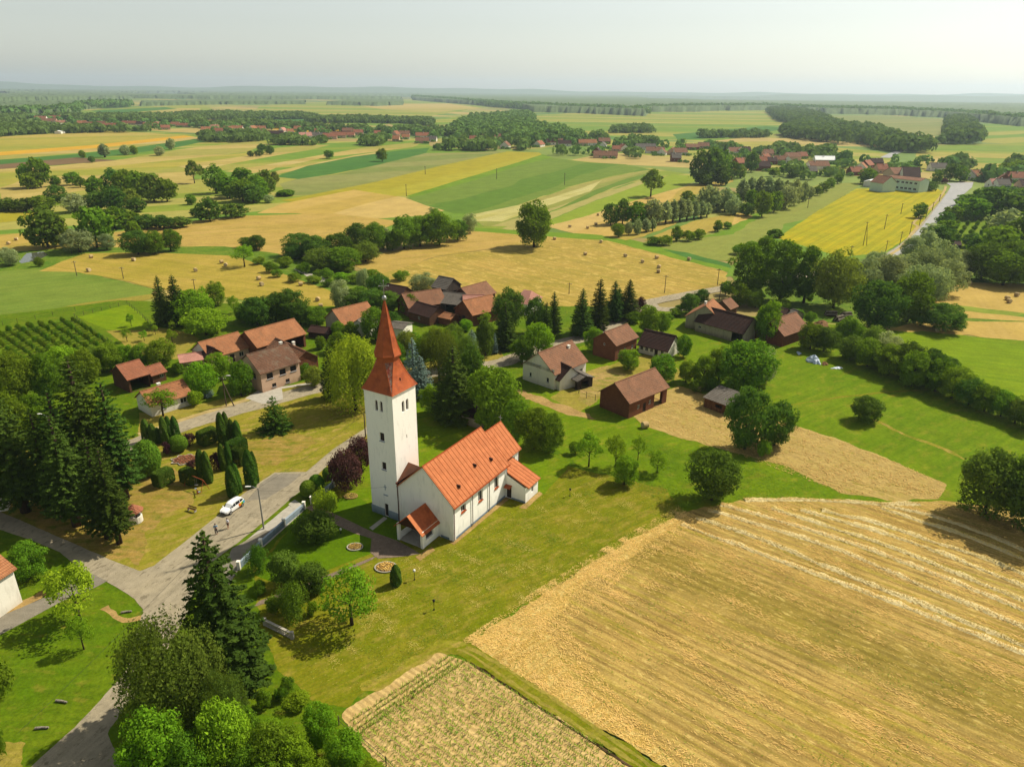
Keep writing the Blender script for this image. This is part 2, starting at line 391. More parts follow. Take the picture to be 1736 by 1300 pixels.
M['f_soft'] = fm('field_soft_tan', (172, 164, 84), (150, 152, 70), (186, 174, 96), 40, A3, 2.5, 120, .5, 1.0, .15, bw=16, bc=[(172,164,90),(140,152,66),(190,178,108),(126,146,60)])
M['f_lyg'] = fm('field_fresh', (158, 172, 48), (142, 166, 44), (176, 178, 66), 40, A3, 2.5, 120, .5, 1.0, .14, bw=18, bc=[(158,168,60),(140,162,50),(180,174,80)])
AC = pixang((700, 440), (1040, 405)); AC2 = pixang((930, 412), (1220, 470))
M['f_hay'] = fm('mown_hay_field', (194, 162, 82), (174, 152, 66), (148, 140, 56), 30, AC2, 1.6, 70, .55, .8, .2, k=.6, c4=(214, 184, 100), c4t=(.52, .7), c4s=2.5)
M['f_hay2'] = fm('mown_hay_field_back', (202, 168, 94), (188, 158, 78), (160, 146, 56), 30, AC, 2.2, 90, .5, .9, .2, k=.6)
AL = pixang((160, 440), (540, 490))
M['f_hay3'] = fm('mown_hay_field_left', (192, 164, 78), (172, 154, 60), (154, 144, 44), 30, AL, 2.0, 90, .55, .8, .2, k=.6)
M['f_crop'] = fm('green_crop_left', (128, 148, 56), (112, 140, 48), (146, 158, 66), 30, pixang((0, 520), (240, 490)), 1.2, 60, .5, .7, .2)
M['f_crop2'] = fm('olive_crop_right', (132, 152, 50), (112, 144, 42), (158, 160, 66), 30, pixang((1180, 420), (1400, 330)), 1.2, 80, .6, .8, .2, bw=14, bc=[(132,152,56),(112,144,46),(160,160,80),(124,148,50)])
M['f_rape'] = fm('yellow_crop', (198, 178, 22), (176, 168, 26), (144, 152, 34), 24, pixang((1380, 400), (1530, 325)), .9, 60, .6, .8, .16, line=5.5, lk=.10, k=.6)
M['f_marsh'] = fm('rough_grass', (96, 134, 34), (130, 148, 46), (76, 116, 30), 10, 0, 2, 8, .5, .8, .35, c4=(150, 158, 60), c4s=1.5)
M['meadow'] = fm('bright_meadow', (116, 146, 10), (134, 156, 20), (98, 136, 8), 18, pixang((1250, 800), (1560, 660)), 1.0, 30, .5, .5, .28, c4=(156, 156, 44), c4t=(.52, .74), c4s=2.2, k=.49)
M['meadow2'] = fm('bright_meadow_right', (132, 160, 12), (148, 170, 20), (112, 148, 12), 22, pixang((1400, 600), (1736, 640)), 1.0, 40, .5, .5, .22, k=.49)
M['lawn'] = fm('church_lawn', (134, 140, 20), (156, 148, 38), (116, 132, 12), 8, pixang((760, 960), (1000, 860)), .45, 18, .6, .3, .3, c4=(176, 158, 66), c4t=(.5, .74), c4s=1.3, k=.5)
M['lawn_green'] = fm('green_lawn', (98, 134, 8), (112, 142, 12), (84, 122, 8), 8, 0, .8, 8, .4, .3, .28, k=.5)  # greener, slightly darker grass tone than the main lawn
M['park'] = fm('park_grass', (156, 148, 44), (134, 140, 30), (172, 154, 62), 7, pixang((440, 740), (600, 700)), .5, 10, .6, .3, .3, c4=(188, 160, 86), c4t=(.5, .72), c4s=1.4)
M['park_dry'] = fm('dry_park_grass', (178, 146, 74), (150, 138, 44), (190, 158, 92), 5, 0, .6, 6, .6, .3, .3, c4=(120, 130, 30), c4t=(.5, .7), c4s=1.2)
M['grass_bl'] = fm('verge_grass', (102, 136, 14), (124, 144, 24), (88, 122, 12), 7, 0, .8, 6, .5, .35, .35, c4=(150, 146, 48), c4t=(.56, .76), c4s=1.3, k=.49)
AS = radians(-38.3)
m = N('stubble'); p = m.pos(); q = m.mapv(p, -AS)
col = m.mix(m.mr(m.noise(p, 1/14, 5, .6), .35, .65), L((188, 156, 82), .6), L((202, 172, 98), .6))
col = m.mix(m.math('MULTIPLY', m.mr(m.noise(m.mapv(q, 0, (1/22, 1/.5, 1)), 1.0, 5, .65), .45, .62), .7), col, L((150, 120, 62), .58))
col = m.mix(m.math('MULTIPLY', m.mr(m.noise(m.mapv(q, 0, (1/30, 1/1.1, 1)), 1.3, 5, .65), .5, .66), .65), col, L((160, 150, 44), .62))
gq = G(1400, 1075); bq = -sin(-AS)*0 + (gq.x*sin(-AS) + gq.y*cos(-AS))
yy = m.math('ADD', m.n('ShaderNodeSeparateXYZ', {0: q}).outputs[1], m.math('MULTIPLY', m.noise(m.mapv(p, 0, (.12, .12, 1)), 1.0, 5, .6), 7.0))
band = m.mr(m.math('ABSOLUTE', m.math('SUBTRACT', yy, bq+3.5)), 2.0, 7.0, .75, 0.0)
col = m.mix(band, col, L((150, 132, 54), .58))
col = m.mix(m.mr(m.noise(m.mapv(q, 0, (1/1.6, 1/.5, 1)), 1.0, 5, .7), .56, .72, 0, .85), col, L((228, 202, 120), .66))
wv = m.n('ShaderNodeTexWave', {'Vector': q, 'Scale': .31416/1.35, 'Distortion': 1.0, 'Detail': 4.0, 'Detail Scale': 2.0}, wave_type='BANDS', bands_direction='Y').outputs[1]
col = m.gain(col, m.mr(m.math('MULTIPLY', wv, m.mr(m.noise(p, .12, 3, .6), .35, .6)), 0, .9, 1.04, .74))
g1 = m.noise(p, 1/.2, 4, .75); col = m.gain(col, m.mr(g1,   .25, .75, .66, 1.32)); col = m.gain(col, m.mr(m.noise(q, .3, 4, .6), .3, .7, .85, 1.15))
M['stub'] = m.finish(col, .95, g1, .02, .6, .05)
M['stub_edge'] = fm('stubble_headland', (196, 162, 84), (180, 148, 72), (210, 182, 106), 8, pixang((850, 1060), (1150, 890)), .35, 10, .7, .22, .4, c4=(226, 200, 124), c4t=(.52, .7), c4s=.7, k=.62)
M['stub_green'] = fm('greenish_stubble', (152, 128, 44), (166, 134, 54), (132, 128, 30), 8, AS, .5, 14, .7, .22, .4, c4=(210, 180, 96), c4t=(.6, .75), c4s=.7, k=.6)
M['drypatch'] = fm('dry_patch', (188, 160, 96), (172, 150, 80), (206, 176, 106), 8, pixang((1250, 740), (1560, 840)), .5, 14, .7, .3, .28, c4=(160, 148, 60), c4t=(.55, .75), c4s=1.2, k=.6)
ACN = radians(-38.3)
M['cornsoil'] = fm('corn_soil', (222, 188, 122), (206, 172, 106), (232, 202, 138), 6, ACN, .4, 10, .5, .25, .25, k=.6, line=.72, lk=.20)
M['soil'] = fm('bare_dirt', (190, 158, 98), (172, 140, 84), None, 4, 0, 1, 5, .4, .3, .3, k=.6)
M['straw'] = fm('cut_straw', (230, 210, 152), (210, 188, 124), (238, 222, 170), 3, AS, .15, 1.2, .7, .12, .4, k=.68)
M['verge'] = fm('dry_verge', (168, 152, 62), (146, 144, 46), (186, 164, 84), 6, 0, .6, 6, .5, .3, .3)
M['asphalt'] = fm('asphalt', (186, 172, 142), (170, 158, 132), (198, 184, 156), 5, pixang((350, 900), (520, 780)), .5, 14, .5, .15, .16, k=.56, c4=(146, 134, 110), c4t=(.56, .66), c4s=.7)
M['asphalt2'] = fm('asphalt_grey', (166, 156, 136), (152, 144, 128), (176, 166, 146), 5, 0, .5, 14, .5, .15, .14, k=.5)
M['asphalt_far'] = fm('asphalt_far', (190, 188, 184), (178, 178, 176), None, 9, 0, .8, 14, .5, .4, .08, k=.6)
M['track'] = fm('dirt_track', (204, 180, 124), (184, 160, 102), None, 6, 0, .8, 8, .4, .4, .2, k=.6)
M['dirtyard'] = fm('yard_dirt', (186, 156, 92), (160, 144, 62), (200, 172, 112), 7, 0, .8, 8, .5, .35, .3, c4=(130, 140, 40), c4s=1.5, c4t=(.5, .7))
# brick paving
m = N('paver'); p = m.pos(); bt = m.n('ShaderNodeTexBrick', {'Vector': m.mapv(p, -pixang((520, 862), (640, 905))), 'Color1': L((176, 152, 128), .5), 'Color2': L((152, 130, 112), .5), 'Mortar': L((110, 96, 84), .5), 'Scale': 2.2, 'Mortar Size': .03})
M['paver'] = m.finish(m.gain(bt.outputs[0], m.mr(m.noise(p, 1.5, 4, .6), .3, .7, .8, 1.2)), .9)
m = N('water'); M['water'] = m.finish(L((120, 124, 104), .4), .06, m.noise(m.pos(), 3, 2), .01, .3, .5)
m = N('kerb'); M['kerb'] = m.finish(L((214, 200, 170), .6), .9)

def gp(mat, lev, pts, name='field', jit=None):
    ground_poly(name, pts, M[mat], lev, jit if jit is not None else .3)
# far fields
gp('f_strip', 1, [(895, 214), (905, 196), (1010, 190), (1300, 186), (1390, 205), (1430, 222), (1330, 226), (1200, 240), (1080, 236), (960, 224)])
gp('f_strip', 1, [(1000, 238), (1200, 242), (1300, 240), (1480, 256), (1512, 262), (1506, 290), (1420, 300), (1200, 275), (1000, 252)])
gp('f_brightg', 2, [(1000, 246), (1180, 249), (1200, 256), (1060, 256), (1000, 252)], jit=1)
gp('f_green', 2, [(1140, 228), (1300, 214), (1340, 218), (1250, 232), (1150, 238)], jit=1)
gp('f_tan', 2, [(1210, 262), (1380, 252), (1440, 258), (1300, 270)], jit=1)
gp('f_greyg', 1, [(1395, 196), (1500, 196), (1600, 202), (1606, 230), (1520, 236), (1430, 224)], jit=2)
gp('f_lgreen', 1, [(1648, 212), (1736, 208), (1800, 240), (1736, 246), (1665, 242)], jit=2)
gp('f_strip2', 1, [(1560, 248), (1660, 244), (1800, 246), (1820, 290), (1640, 296), (1540, 290)], jit=1)
gp('f_tan', 2, [(1560, 268), (1640, 262), (1660, 272), (1570, 280)], jit=1)
gp('f_lgreen', 1, [(90, 190), (240, 182), (345, 176), (360, 186), (330, 196), (150, 198)], jit=3)
gp('f_tan', 2, [(215, 192), (300, 184), (340, 184), (335, 192), (250, 197)], jit=2)
gp('f_green', 2, [(150, 188), (280, 182), (300, 185), (190, 193)], jit=2)
gp('f_strip', 1, [(430, 196), (440, 180), (560, 172), (700, 168), (830, 180), (760, 192), (640, 214), (520, 206)], jit=3)
gp('f_tan', 2, [(590, 176), (760, 176), (820, 184), (740, 190), (650, 186)], jit=2)
gp('f_green', 1, [(365, 206), (440, 200), (530, 201), (534, 214), (440, 214)], jit=2)
gp('f_gold', 2, [(430, 216), (620, 214), (640, 222), (500, 224)], jit=2)
gp('f_lgreen', 1, [(640, 206), (720, 206), (800, 194), (790, 206), (740, 212), (690, 218)], jit=2)
# left slopes
gp('f_lgreen', 1, [(-150, 240), (0, 232), (180, 222), (300, 226), (420, 238), (600, 240), (760, 250), (1100, 285), (1200, 300), (1100, 330), (900, 400), (400, 420), (-200, 430)])
gp('f_yg', 2, [(-120, 236), (0, 232), (180, 222), (300, 229), (312, 231), (160, 246), (0, 259), (-120, 266)])
gp('f_gold', 3, [(-120, 265), (0, 258), (160, 246), (312, 230), (330, 232), (180, 250), (0, 264), (-120, 272)])
gp('f_tan', 2, [(-120, 272), (0, 264), (180, 250), (328, 232), (345, 236), (240, 250), (0, 272), (-120, 280)])
gp('f_green', 3, [(-120, 282), (0, 271), (130, 262), (230, 250), (330, 236), (348, 240), (300, 250), (200, 264), (90, 272), (0, 280), (-120, 288)])
gp('f_brown', 4, [(-120, 289), (0, 279), (130, 267), (200, 272), (100, 280), (0, 287), (-120, 294)])
gp('f_tan', 3, [(-120, 300), (0, 287), (100, 281), (210, 270), (300, 254), (430, 239), (452, 243), (420, 258), (300, 272), (120, 292), (0, 300)])
gp('f_yg', 3, [(-120, 340), (-120, 300), (0, 292), (150, 286), (330, 268), (430, 258), (470, 262), (400, 274), (250, 290), (120, 300), (0, 320), (0, 345)])
gp('f_tan', 4, [(300, 282), (420, 264), (470, 251), (530, 246), (560, 246), (470, 268), (330, 288)])
gp('f_lgreen', 4, [(300, 302), (380, 280), (480, 262), (600, 243), (720, 236), (730, 248), (600, 256), (500, 276), (380, 294)])
gp('f_tan', 5, [(380, 291), (450, 280), (550, 262), (620, 250), (720, 240), (700, 250), (600, 262), (520, 278), (430, 294)])
gp('f_lgreen', 6, [(470, 284), (560, 266), (640, 258), (640, 262), (540, 280), (450, 292)])
gp('f_tan', 7, [(420, 300), (520, 280), (600, 264), (640, 258), (640, 262), (560, 276), (470, 296)])
gp('f_green', 8, [(466, 300), (520, 282), (600, 266), (680, 255), (728, 251), (722, 260), (640, 280), (560, 296), (506, 304)])
gp('f_greyg', 6, [(474, 312), (506, 303), (570, 296), (640, 280), (722, 260), (800, 259), (860, 256), (780, 274), (640, 308), (540, 330), (490, 332)])
gp('f_tan', 5, [(0, 318), (60, 300), (240, 296), (330, 290), (330, 312), (200, 316), (90, 330), (0, 345)], jit=1)
gp('f_lgreen', 4, [(-100, 345), (0, 330), (200, 330), (470, 345), (500, 375), (300, 420), (-100, 420)])
gp('f_yellow', 7, [(476, 340), (540, 328), (640, 308), (740, 283), (860, 257), (914, 259), (925, 266), (860, 285), (790, 305), (700, 332), (600, 335), (520, 345)])
gp('f_brightg', 8, [(688, 333), (780, 305), (880, 275), (920, 262), (938, 268), (870, 288), (780, 320), (720, 340)])
gp('f_midgreen', 9, [(688, 336), (720, 330), (800, 307), (880, 281), (935, 268), (1000, 276), (1060, 279), (1104, 288), (1040, 298), (960, 318), (900, 340), (830, 364), (770, 362), (720, 348)])
gp('f_straw', 8, [(436, 362), (480, 345), (560, 330), (600, 322), (690, 336), (720, 345), (782, 350), (720, 366), (620, 372), (500, 362)])
gp('f_soft', 9, [(800, 370), (900, 342), (960, 320), (1040, 299), (1104, 289), (1100, 300), (1010, 330), (950, 352), (870, 384), (820, 384)])
gp('f_pale', 10, [(800, 364), (840, 356), (920, 340), (990, 318), (1020, 306), (1000, 325), (920, 352), (850, 376), (808, 375)])
gp('f_midgreen', 10, [(1010, 322), (1060, 304), (1100, 294), (1096, 300), (1040, 318), (980, 344), (950, 352)])
gp('f_soft', 10, [(850, 388), (940, 358), (1010, 332), (1088, 306), (1092, 314), (1010, 340), (930, 374), (880, 394)])
gp('f_lyg', 10, [(925, 378), (1000, 345), (1090, 312), (1140, 296), (1200, 300), (1150, 318), (1060, 346), (1000, 372), (950, 384)])
gp('f_straw', 11, [(925, 384), (990, 368), (1050, 348), (1130, 325), (1200, 308), (1240, 300), (1244, 308), (1180, 330), (1080, 370), (1040, 400), (980, 398)])
# centre hay fields
gp('f_hay2', 11, [(300, 378), (420, 366), (560, 362), (668, 374), (670, 380), (620, 400), (520, 430), (400, 440), (300, 420), (200, 412), (190, 395)])
gp('f_straw', 11, [(-80, 402), (0, 398), (60, 394), (210, 402), (220, 420), (100, 430), (0, 432), (-80, 436)])
gp('f_yellow', 11, [(-80, 362), (0, 358), (60, 360), (60, 372), (0, 378), (-80, 382)])
gp('f_marsh', 12, [(-80, 436), (0, 428), (140, 420), (380, 418), (470, 430), (560, 470), (620, 500), (600, 540), (520, 520), (300, 470), (0, 470), (-80, 470)], 'meadow')
gp('f_hay2', 13, [(590, 446), (690, 420), (800, 389), (880, 396), (1040, 404), (1130, 422), (1050, 430), (860, 418), (740, 435), (640, 468)])
gp('f_hay', 13, [(630, 470), (740, 436), (860, 419), (900, 404), (1000, 402), (1120, 428), (1232, 458), (1232, 482), (1150, 500), (1095, 512), (1020, 545), (960, 580), (820, 560), (700, 510)])
gp('f_brightg', 14, [(800, 386), (900, 392), (1040, 400), (1150, 424), (1240, 452), (1236, 462), (1120, 432), (1030, 408), (900, 400), (800, 392)], jit=.6)
gp('f_green', 15, [(1125, 424), (1160, 428), (1236, 447), (1240, 455), (1160, 436)], jit=.5)
gp('f_crop2', 14, [(1130, 422), (1090, 412), (1200, 384), (1300, 345), (1390, 312), (1462, 310), (1400, 352), (1330, 398), (1240, 444), (1200, 440)])
gp('f_brightg', 15, [(1180, 405), (1230, 390), (1300, 352), (1310, 356), (1240, 398)], jit=1)
gp('f_straw', 15, [(1092, 408), (1130, 392), (1180, 374), (1250, 361), (1280, 367), (1210, 394), (1120, 412)], jit=.6)
gp('f_straw', 15, [(1020, 400), (1090, 382), (1140, 372), (1150, 378), (1090, 402), (1060, 408)], jit=.6)
gp('f_lgreen', 14, [(1320, 400), (1330, 380), (1600, 322), (1620, 330), (1560, 400), (1480, 450), (1230, 470), (1240, 450)])
gp('f_rape', 15, [(1318, 404), (1380, 362), (1452, 320), (1590, 321), (1604, 330), (1576, 360), (1548, 398), (1500, 428), (1430, 436), (1370, 420)])
gp('f_lyg', 15, [(1500, 445), (1560, 400), (1604, 345), (1622, 318), (1640, 316), (1620, 345), (1580, 395), (1530, 430)])
gp('f_marsh', 12, [(1240, 470), (1560, 400), (1700, 300), (1900, 300), (1900, 560), (1600, 560), (1300, 540)], 'meadow')
gp('meadow', 13, [(1585, 440), (1640, 365), (1690, 360), (1700, 400), (1640, 440)], 'meadow')
# left fields
gp('f_hay3', 13, [(66, 460), (110, 442), (144, 430), (250, 428), (397, 434), (461, 457), (505, 474), (566, 496), (574, 515), (556, 530), (500, 532), (432, 512), (340, 500), (262, 490), (210, 476), (130, 462)])
gp('f_crop', 12, [(-120, 470), (0, 460), (60, 456), (130, 463), (210, 477), (264, 492), (250, 504), (100, 530), (0, 552), (-120, 575)])
gp('verge', 13, [(-120, 572), (0, 546), (130, 516), (262, 498), (268, 504), (150, 532), (0, 562), (-120, 590)])
gp('f_marsh', 12, [(450, 440), (520, 462), (600, 505), (640, 500), (700, 480), (560, 450), (500, 430)], 'meadow')
gp('concrete', 14, [(498, 456), (520, 462), (568, 478), (566, 487), (530, 474)], 'path')
gp('water', 14, [(32, 444), (45, 430), (74, 427), (82, 433), (60, 443), (36, 447)], 'pond', .15)
# right fields
gp('f_straw', 14, [(1560, 502), (1600, 490), (1640, 479), (1740, 482), (1900, 490), (1900, 560), (1740, 545), (1640, 540), (1560, 522)])
gp('f_lgreen', 15, [(1556, 512), (1640, 520), (1740, 532), (1900, 545), (1900, 553), (1740, 539), (1640, 528), (1556, 520)])
gp('f_straw', 14, [(1500, 560), (1560, 545), (1740, 546), (1900, 560), (1900, 600), (1740, 588), (1640, 568), (1540, 578)])
LB[0] = 17
# near ground
gp('meadow', 1, [(1150, 520), (1300, 540), (1500, 560), (1760, 580), (2100, 620), (2100, 1000), (1736, 900), (1250, 860), (1100, 900), (960, 800), (860, 690), (830, 600), (1000, 560)], 'meadow')
gp('meadow2', 2, [(1480, 575), (1560, 562), (1640, 570), (1760, 590), (1950, 620), (1950, 760), (1740, 710), (1640, 650), (1560, 610)], 'meadow')
gp('grass_bl', 1, [(-200, 560), (200, 510), (560, 520), (900, 520), (1100, 520), (900, 640), (640, 760), (200, 760), (-200, 760)], 'meadow')
gp('grass_bl', 1, [(-500, 740), (300, 720), (700, 640), (860, 600), (1100, 860), (700, 1200), (760, 1500), (-500, 1700)], 'meadow')
gp('meadow2', 3, [(132, 538), (215, 518), (236, 530), (262, 560), (180, 560)], 'meadow')
gp('verge', 2, [(180, 562), (262, 556), (300, 560), (340, 575), (300, 610), (230, 600)], 'meadow')
gp('verge', 2, [(236, 700), (320, 690), (420, 668), (560, 640), (700, 620), (840, 590), (860, 610), (620, 690), (470, 730), (236, 770)], 'meadow')
gp('verge', 2, [(980, 640), (1060, 610), (1100, 600), (1180, 640), (1040, 660), (980, 700), (900, 700)], 'meadow')
gp('dirtyard', 3, [(988, 632), (1030, 620), (1062, 636), (1040, 652), (1000, 690), (980, 680)], 'yard')
gp('meadow', 3, [(900, 660), (960, 690), (1010, 720), (1100, 740), (1300, 790), (1420, 850), (1262, 855), (1130, 830), (980, 790), (900, 730)], 'meadow')
gp('drypatch', 4, [(1066, 700), (1062, 690), (1110, 668), (1150, 655), (1200, 672), (1250, 700), (1352, 724), (1420, 745), (1520, 785), (1604, 822), (1592, 846), (1510, 850), (1430, 838), (1330, 790), (1240, 768), (1160, 745), (1090, 722)], 'field', .35)
gp('soil', 4, [(870, 660), (900, 668), (1000, 705), (1010, 712), (960, 704), (890, 678)], 'path', .6)
strip('path', [(1320, 690), (1400, 678), (1480, 668), (1560, 662)], [.6, .8, 1.0, .6], M['lawn'], 4, .25)
strip('path', [(1480, 712), (1540, 740), (1600, 762), (1636, 780)], [.8, 1.0, 1.0, .5], M['park'], 4, .3)
strip('path', [(1150, 600), (1250, 690), (1330, 700)], [.8, .8, .8], M['lawn'], 4, .3)
# church grounds
gp('lawn', 2, [(430, 960), (560, 830), (640, 740), (760, 700), (900, 770), (960, 790), (1130, 830), (1160, 868), (1090, 905), (1000, 958), (900, 1020), (830, 1062), (795, 1095), (745, 1100), (640, 1150), (590, 1200), (540, 1200), (470, 1130), (440, 1060)], 'lawn')
gp('meadow', 3, [(700, 690), (780, 716), (860, 740), (968, 782), (958, 800), (924, 838), (880, 850), (760, 800), (640, 870), (600, 845), (580, 800), (640, 740)], 'lawn', .15)
gp('lawn_green', 3, [(536, 858), (600, 838), (640, 868), (680, 884), (678, 930), (632, 906)], 'lawn', .1)
gp('lawn_green', 3, [(430, 975), (515, 868), (560, 884), (632, 912), (628, 940), (540, 972), (470, 990)], 'lawn', .1)
gp('park', 3, [(610, 1165), (742, 1086), (795, 1092), (790, 1104), (742, 1112), (640, 1180)], 'headland', .5)
# park
gp('park', 2, [(240, 740), (320, 716), (470, 672), (590, 652), (634, 690), (640, 735), (540, 812), (480, 830), (410, 880), (340, 930), (240, 990), (140, 950), (0, 886), (-80, 850), (-80, 780)], 'lawn', .2)
gp('park_dry', 3, [(20, 850), (120, 830), (230, 790), (300, 800), (330, 850), (250, 900), (236, 960), (180, 946), (60, 890)], 'lawn', .9)
gp('park_dry', 3, [(420, 750), (500, 735), (540, 750), (470, 790), (420, 780)], 'lawn', .8)
# bottom left lawn
gp('grass_bl', 3, [(-60, 1080), (0, 1068), (100, 1020), (170, 985), (228, 1016), (240, 1034), (216, 1136), (120, 1240), (60, 1296), (20, 1360), (-200, 1400)], 'lawn', .15)
gp('verge', 4, [(-60, 1270), (0, 1255), (36, 1258), (40, 1300), (10, 1340), (-60, 1340)], 'lawn', .5)
# stubble field
ST = [(800, 1092), (830, 1064), (905, 1020), (1005, 956), (1090, 905), (1160, 868), (1260, 848), (1400, 847), (1500, 852), (1600, 850), (1680, 858), (1780, 880), (2300, 960), (2300, 1500), (1500, 1560), (1130, 1300), (900, 1160)]
gp('stub', 4, ST, 'field', .3)
gp('stub_edge', 5, [(800, 1092), (830, 1064), (905, 1020), (1005, 956), (1090, 905), (1160, 872), (1172, 880), (1090, 930), (985, 1000), (925, 1070), (990, 1170), (1160, 1310), (1120, 1300), (900, 1160)], 'field', .5)
# grass strip between the crops
gp('lawn', 5, [(745, 1100), (800, 1094), (900, 1162), (1130, 1305), (1400, 1500), (1300, 1500), (1090, 1310), (800, 1124)], 'verge', .25)
strip('path', [(775, 1102), (800, 1112), (900, 1180), (1100, 1310), (1200, 1380)], .45, M['verge'], 6, .12)
strip('path', [(790, 1098), (820, 1112), (930, 1180), (1130, 1318), (1200, 1365)], .45, M['verge'], 6, .12)
CORN = [(580, 1212), (600, 1196), (742, 1108), (796, 1124), (940, 1215), (1085, 1312), (1300, 1460), (1200, 1600), (700, 1600), (640, 1290), (600, 1246)]
gp('cornsoil', 5, CORN, 'field', .3)
# orchard / garden bottom
gp('grass_bl', 3, [(430, 1190), (500, 1175), (580, 1215), (650, 1300), (720, 1500), (300, 1500), (180, 1300), (330, 1200)], 'lawn', .3)
# main street
strip('road', [(-60, 870), (100, 800), (236, 752), (320, 719), (470, 677), (556, 656), (700, 637), (840, 618), (873, 607), (945, 584), (990, 573), (1030, 556), (1060, 535), (1092, 516), (1161, 501), (1224, 490), (1310, 476), (1383, 464), (1470, 448), (1520, 428), (1562, 396), (1604, 345), (1625, 318), (1640, 308)], [5.2]*18+[5.5]*2+[7, 8, 9, 9], M['asphalt'], 6)
strip('road', [(1095, 514), (1112, 524), (1147, 525), (1180, 522)], [6, 5, 4, 3], M['asphalt'], 7)
gp('asphalt_far', 16, [(1497, 436), (1534, 412), (1560, 388), (1586, 354), (1606, 328), (1612, 316), (1604, 311), (1650, 310), (1648, 318), (1634, 330), (1612, 356), (1584, 388), (1552, 416), (1520, 436)], 'road', .1)
strip('path', [(1490, 445), (1530, 418), (1545, 398), (1556, 384), (1548, 380), (1562, 366), (1585, 345), (1600, 326), (1603, 316)], 1.5, M['track'], 17, .15)
strip('road', [(1500, 268), (1512, 262), (1522, 258), (1530, 254)], 9, M['asphalt_far'], 18)
strip('path', [(236, 738), (330, 706), (420, 678), (440, 664)], 1.4, M['track'], 7, .15)
strip('path', [(440, 664), (500, 655), (560, 646)], 1.2, M['concrete'], 7, .05)
gp('concrete', 8, [(416, 676), (452, 655), (478, 660), (480, 678), (446, 686)], 'driveway', .05)
# church street
RD = [(624, 722), (626, 734), (590, 765), (555, 790), (525, 820), (486, 853), (450, 884), (400, 924), (352, 960), (330, 1000), (318, 1040), (290, 1090), (262, 1150), (231, 1180), (187, 1239), (192, 1262), (222, 1250), (240, 1300), (240, 1400), (-40, 1400), (64, 1291), (131, 1230), (175, 1183), (216, 1136), (243, 1034), (228, 1016), (181, 987), (140, 968), (102, 937), (50, 915), (-60, 880), (-60, 845), (0, 868), (78, 902), (183, 948), (238, 969), (262, 960), (366, 878), (400, 848), (441, 818), (466, 802), (519, 801), (566, 762), (618, 728)]
gp('asphalt', 6, RD, 'road', .06)
gp('asphalt2', 7, [(441, 822), (468, 804), (510, 804), (486, 826), (452, 848), (420, 850)], 'road', .3)
gp('asphalt2', 6, [(140, 966), (182, 986), (160, 998), (107, 1020), (0, 1078), (-60, 1105), (-60, 1060), (0, 1046), (100, 1004)], 'road', .05)
gp('grass_bl', 8, [(190, 1262), (185, 1240), (231, 1178), (262, 1150), (300, 1200), (280, 1250), (222, 1262), (205, 1276)], 'lawn', .2)
gp('soil', 7, [(-60, 1062), (0, 1034), (60, 1010), (96, 988), (104, 994), (70, 1016), (0, 1046), (-60, 1070)], 'path', .15)
gp('asphalt2', 7, [(380, 1010), (420, 940), (470, 905), (450, 900), (395, 930), (360, 990)], 'path', .1)
# kerbs: real steps along the street
def kerb(pts, w=.15, h=.12):
    b = MB(); P = [G(*p) for p in pts]
    for a, c in zip(P[:-1], P[1:]):
        d = (c-a).normalized(); n = Vector((-d.y, d.x, 0))*w/2; o1 = Vector((0, 0, h))
        vs = [a-n, c-n, c+n, a+n, a-n+o1, c-n+o1, c+n+o1, a+n+o1]
        b.add(vs, [(0, 1, 5, 4), (1, 2, 6, 5), (2, 3, 7, 6), (3, 0, 4, 7), (4, 5, 6, 7)])
    o = b.build('kerb', M['kerb']); o['kind'] = 'structure'
kerb([(466, 802), (441, 819), (400, 849), (366, 879), (262, 960)])
kerb([(519, 801), (466, 801)]); kerb([(238, 970), (220, 964)])
kerb([(486, 854), (450, 885), (404, 922)])
# church paths
gp('paver', 6, [(519, 862), (531, 855), (563, 870), (632, 903), (672, 917), (700, 932), (712, 940), (690, 944), (641, 948), (628, 938), (630, 914), (600, 905), (555, 884)], 'path', .02)
gp('paver', 6, [(631, 950), (641, 942), (560, 974), (505, 996), (440, 1020), (430, 1030), (450, 1024), (560, 982)], 'path', .02)
gp('concrete', 6, [(626, 896), (632, 900), (657, 880), (651, 877)], 'path', .02)
gp('concrete', 6, [(489, 856), (500, 848), (520, 862), (510, 872)], 'path', .03)
gp('concrete', 5, [(404, 928), (490, 858), (514, 868), (430, 944)], 'path', .05)
gp('soil', 5, [(770, 925), (762, 921), (858, 842), (864, 846)], 'path', .05)
gp('soil', 5, [(880, 862), (914, 834), (920, 838), (892, 864)], 'path', .05)
gp('soil', 5, [(704, 945), (732, 928), (738, 934), (712, 952)], 'path', .05)
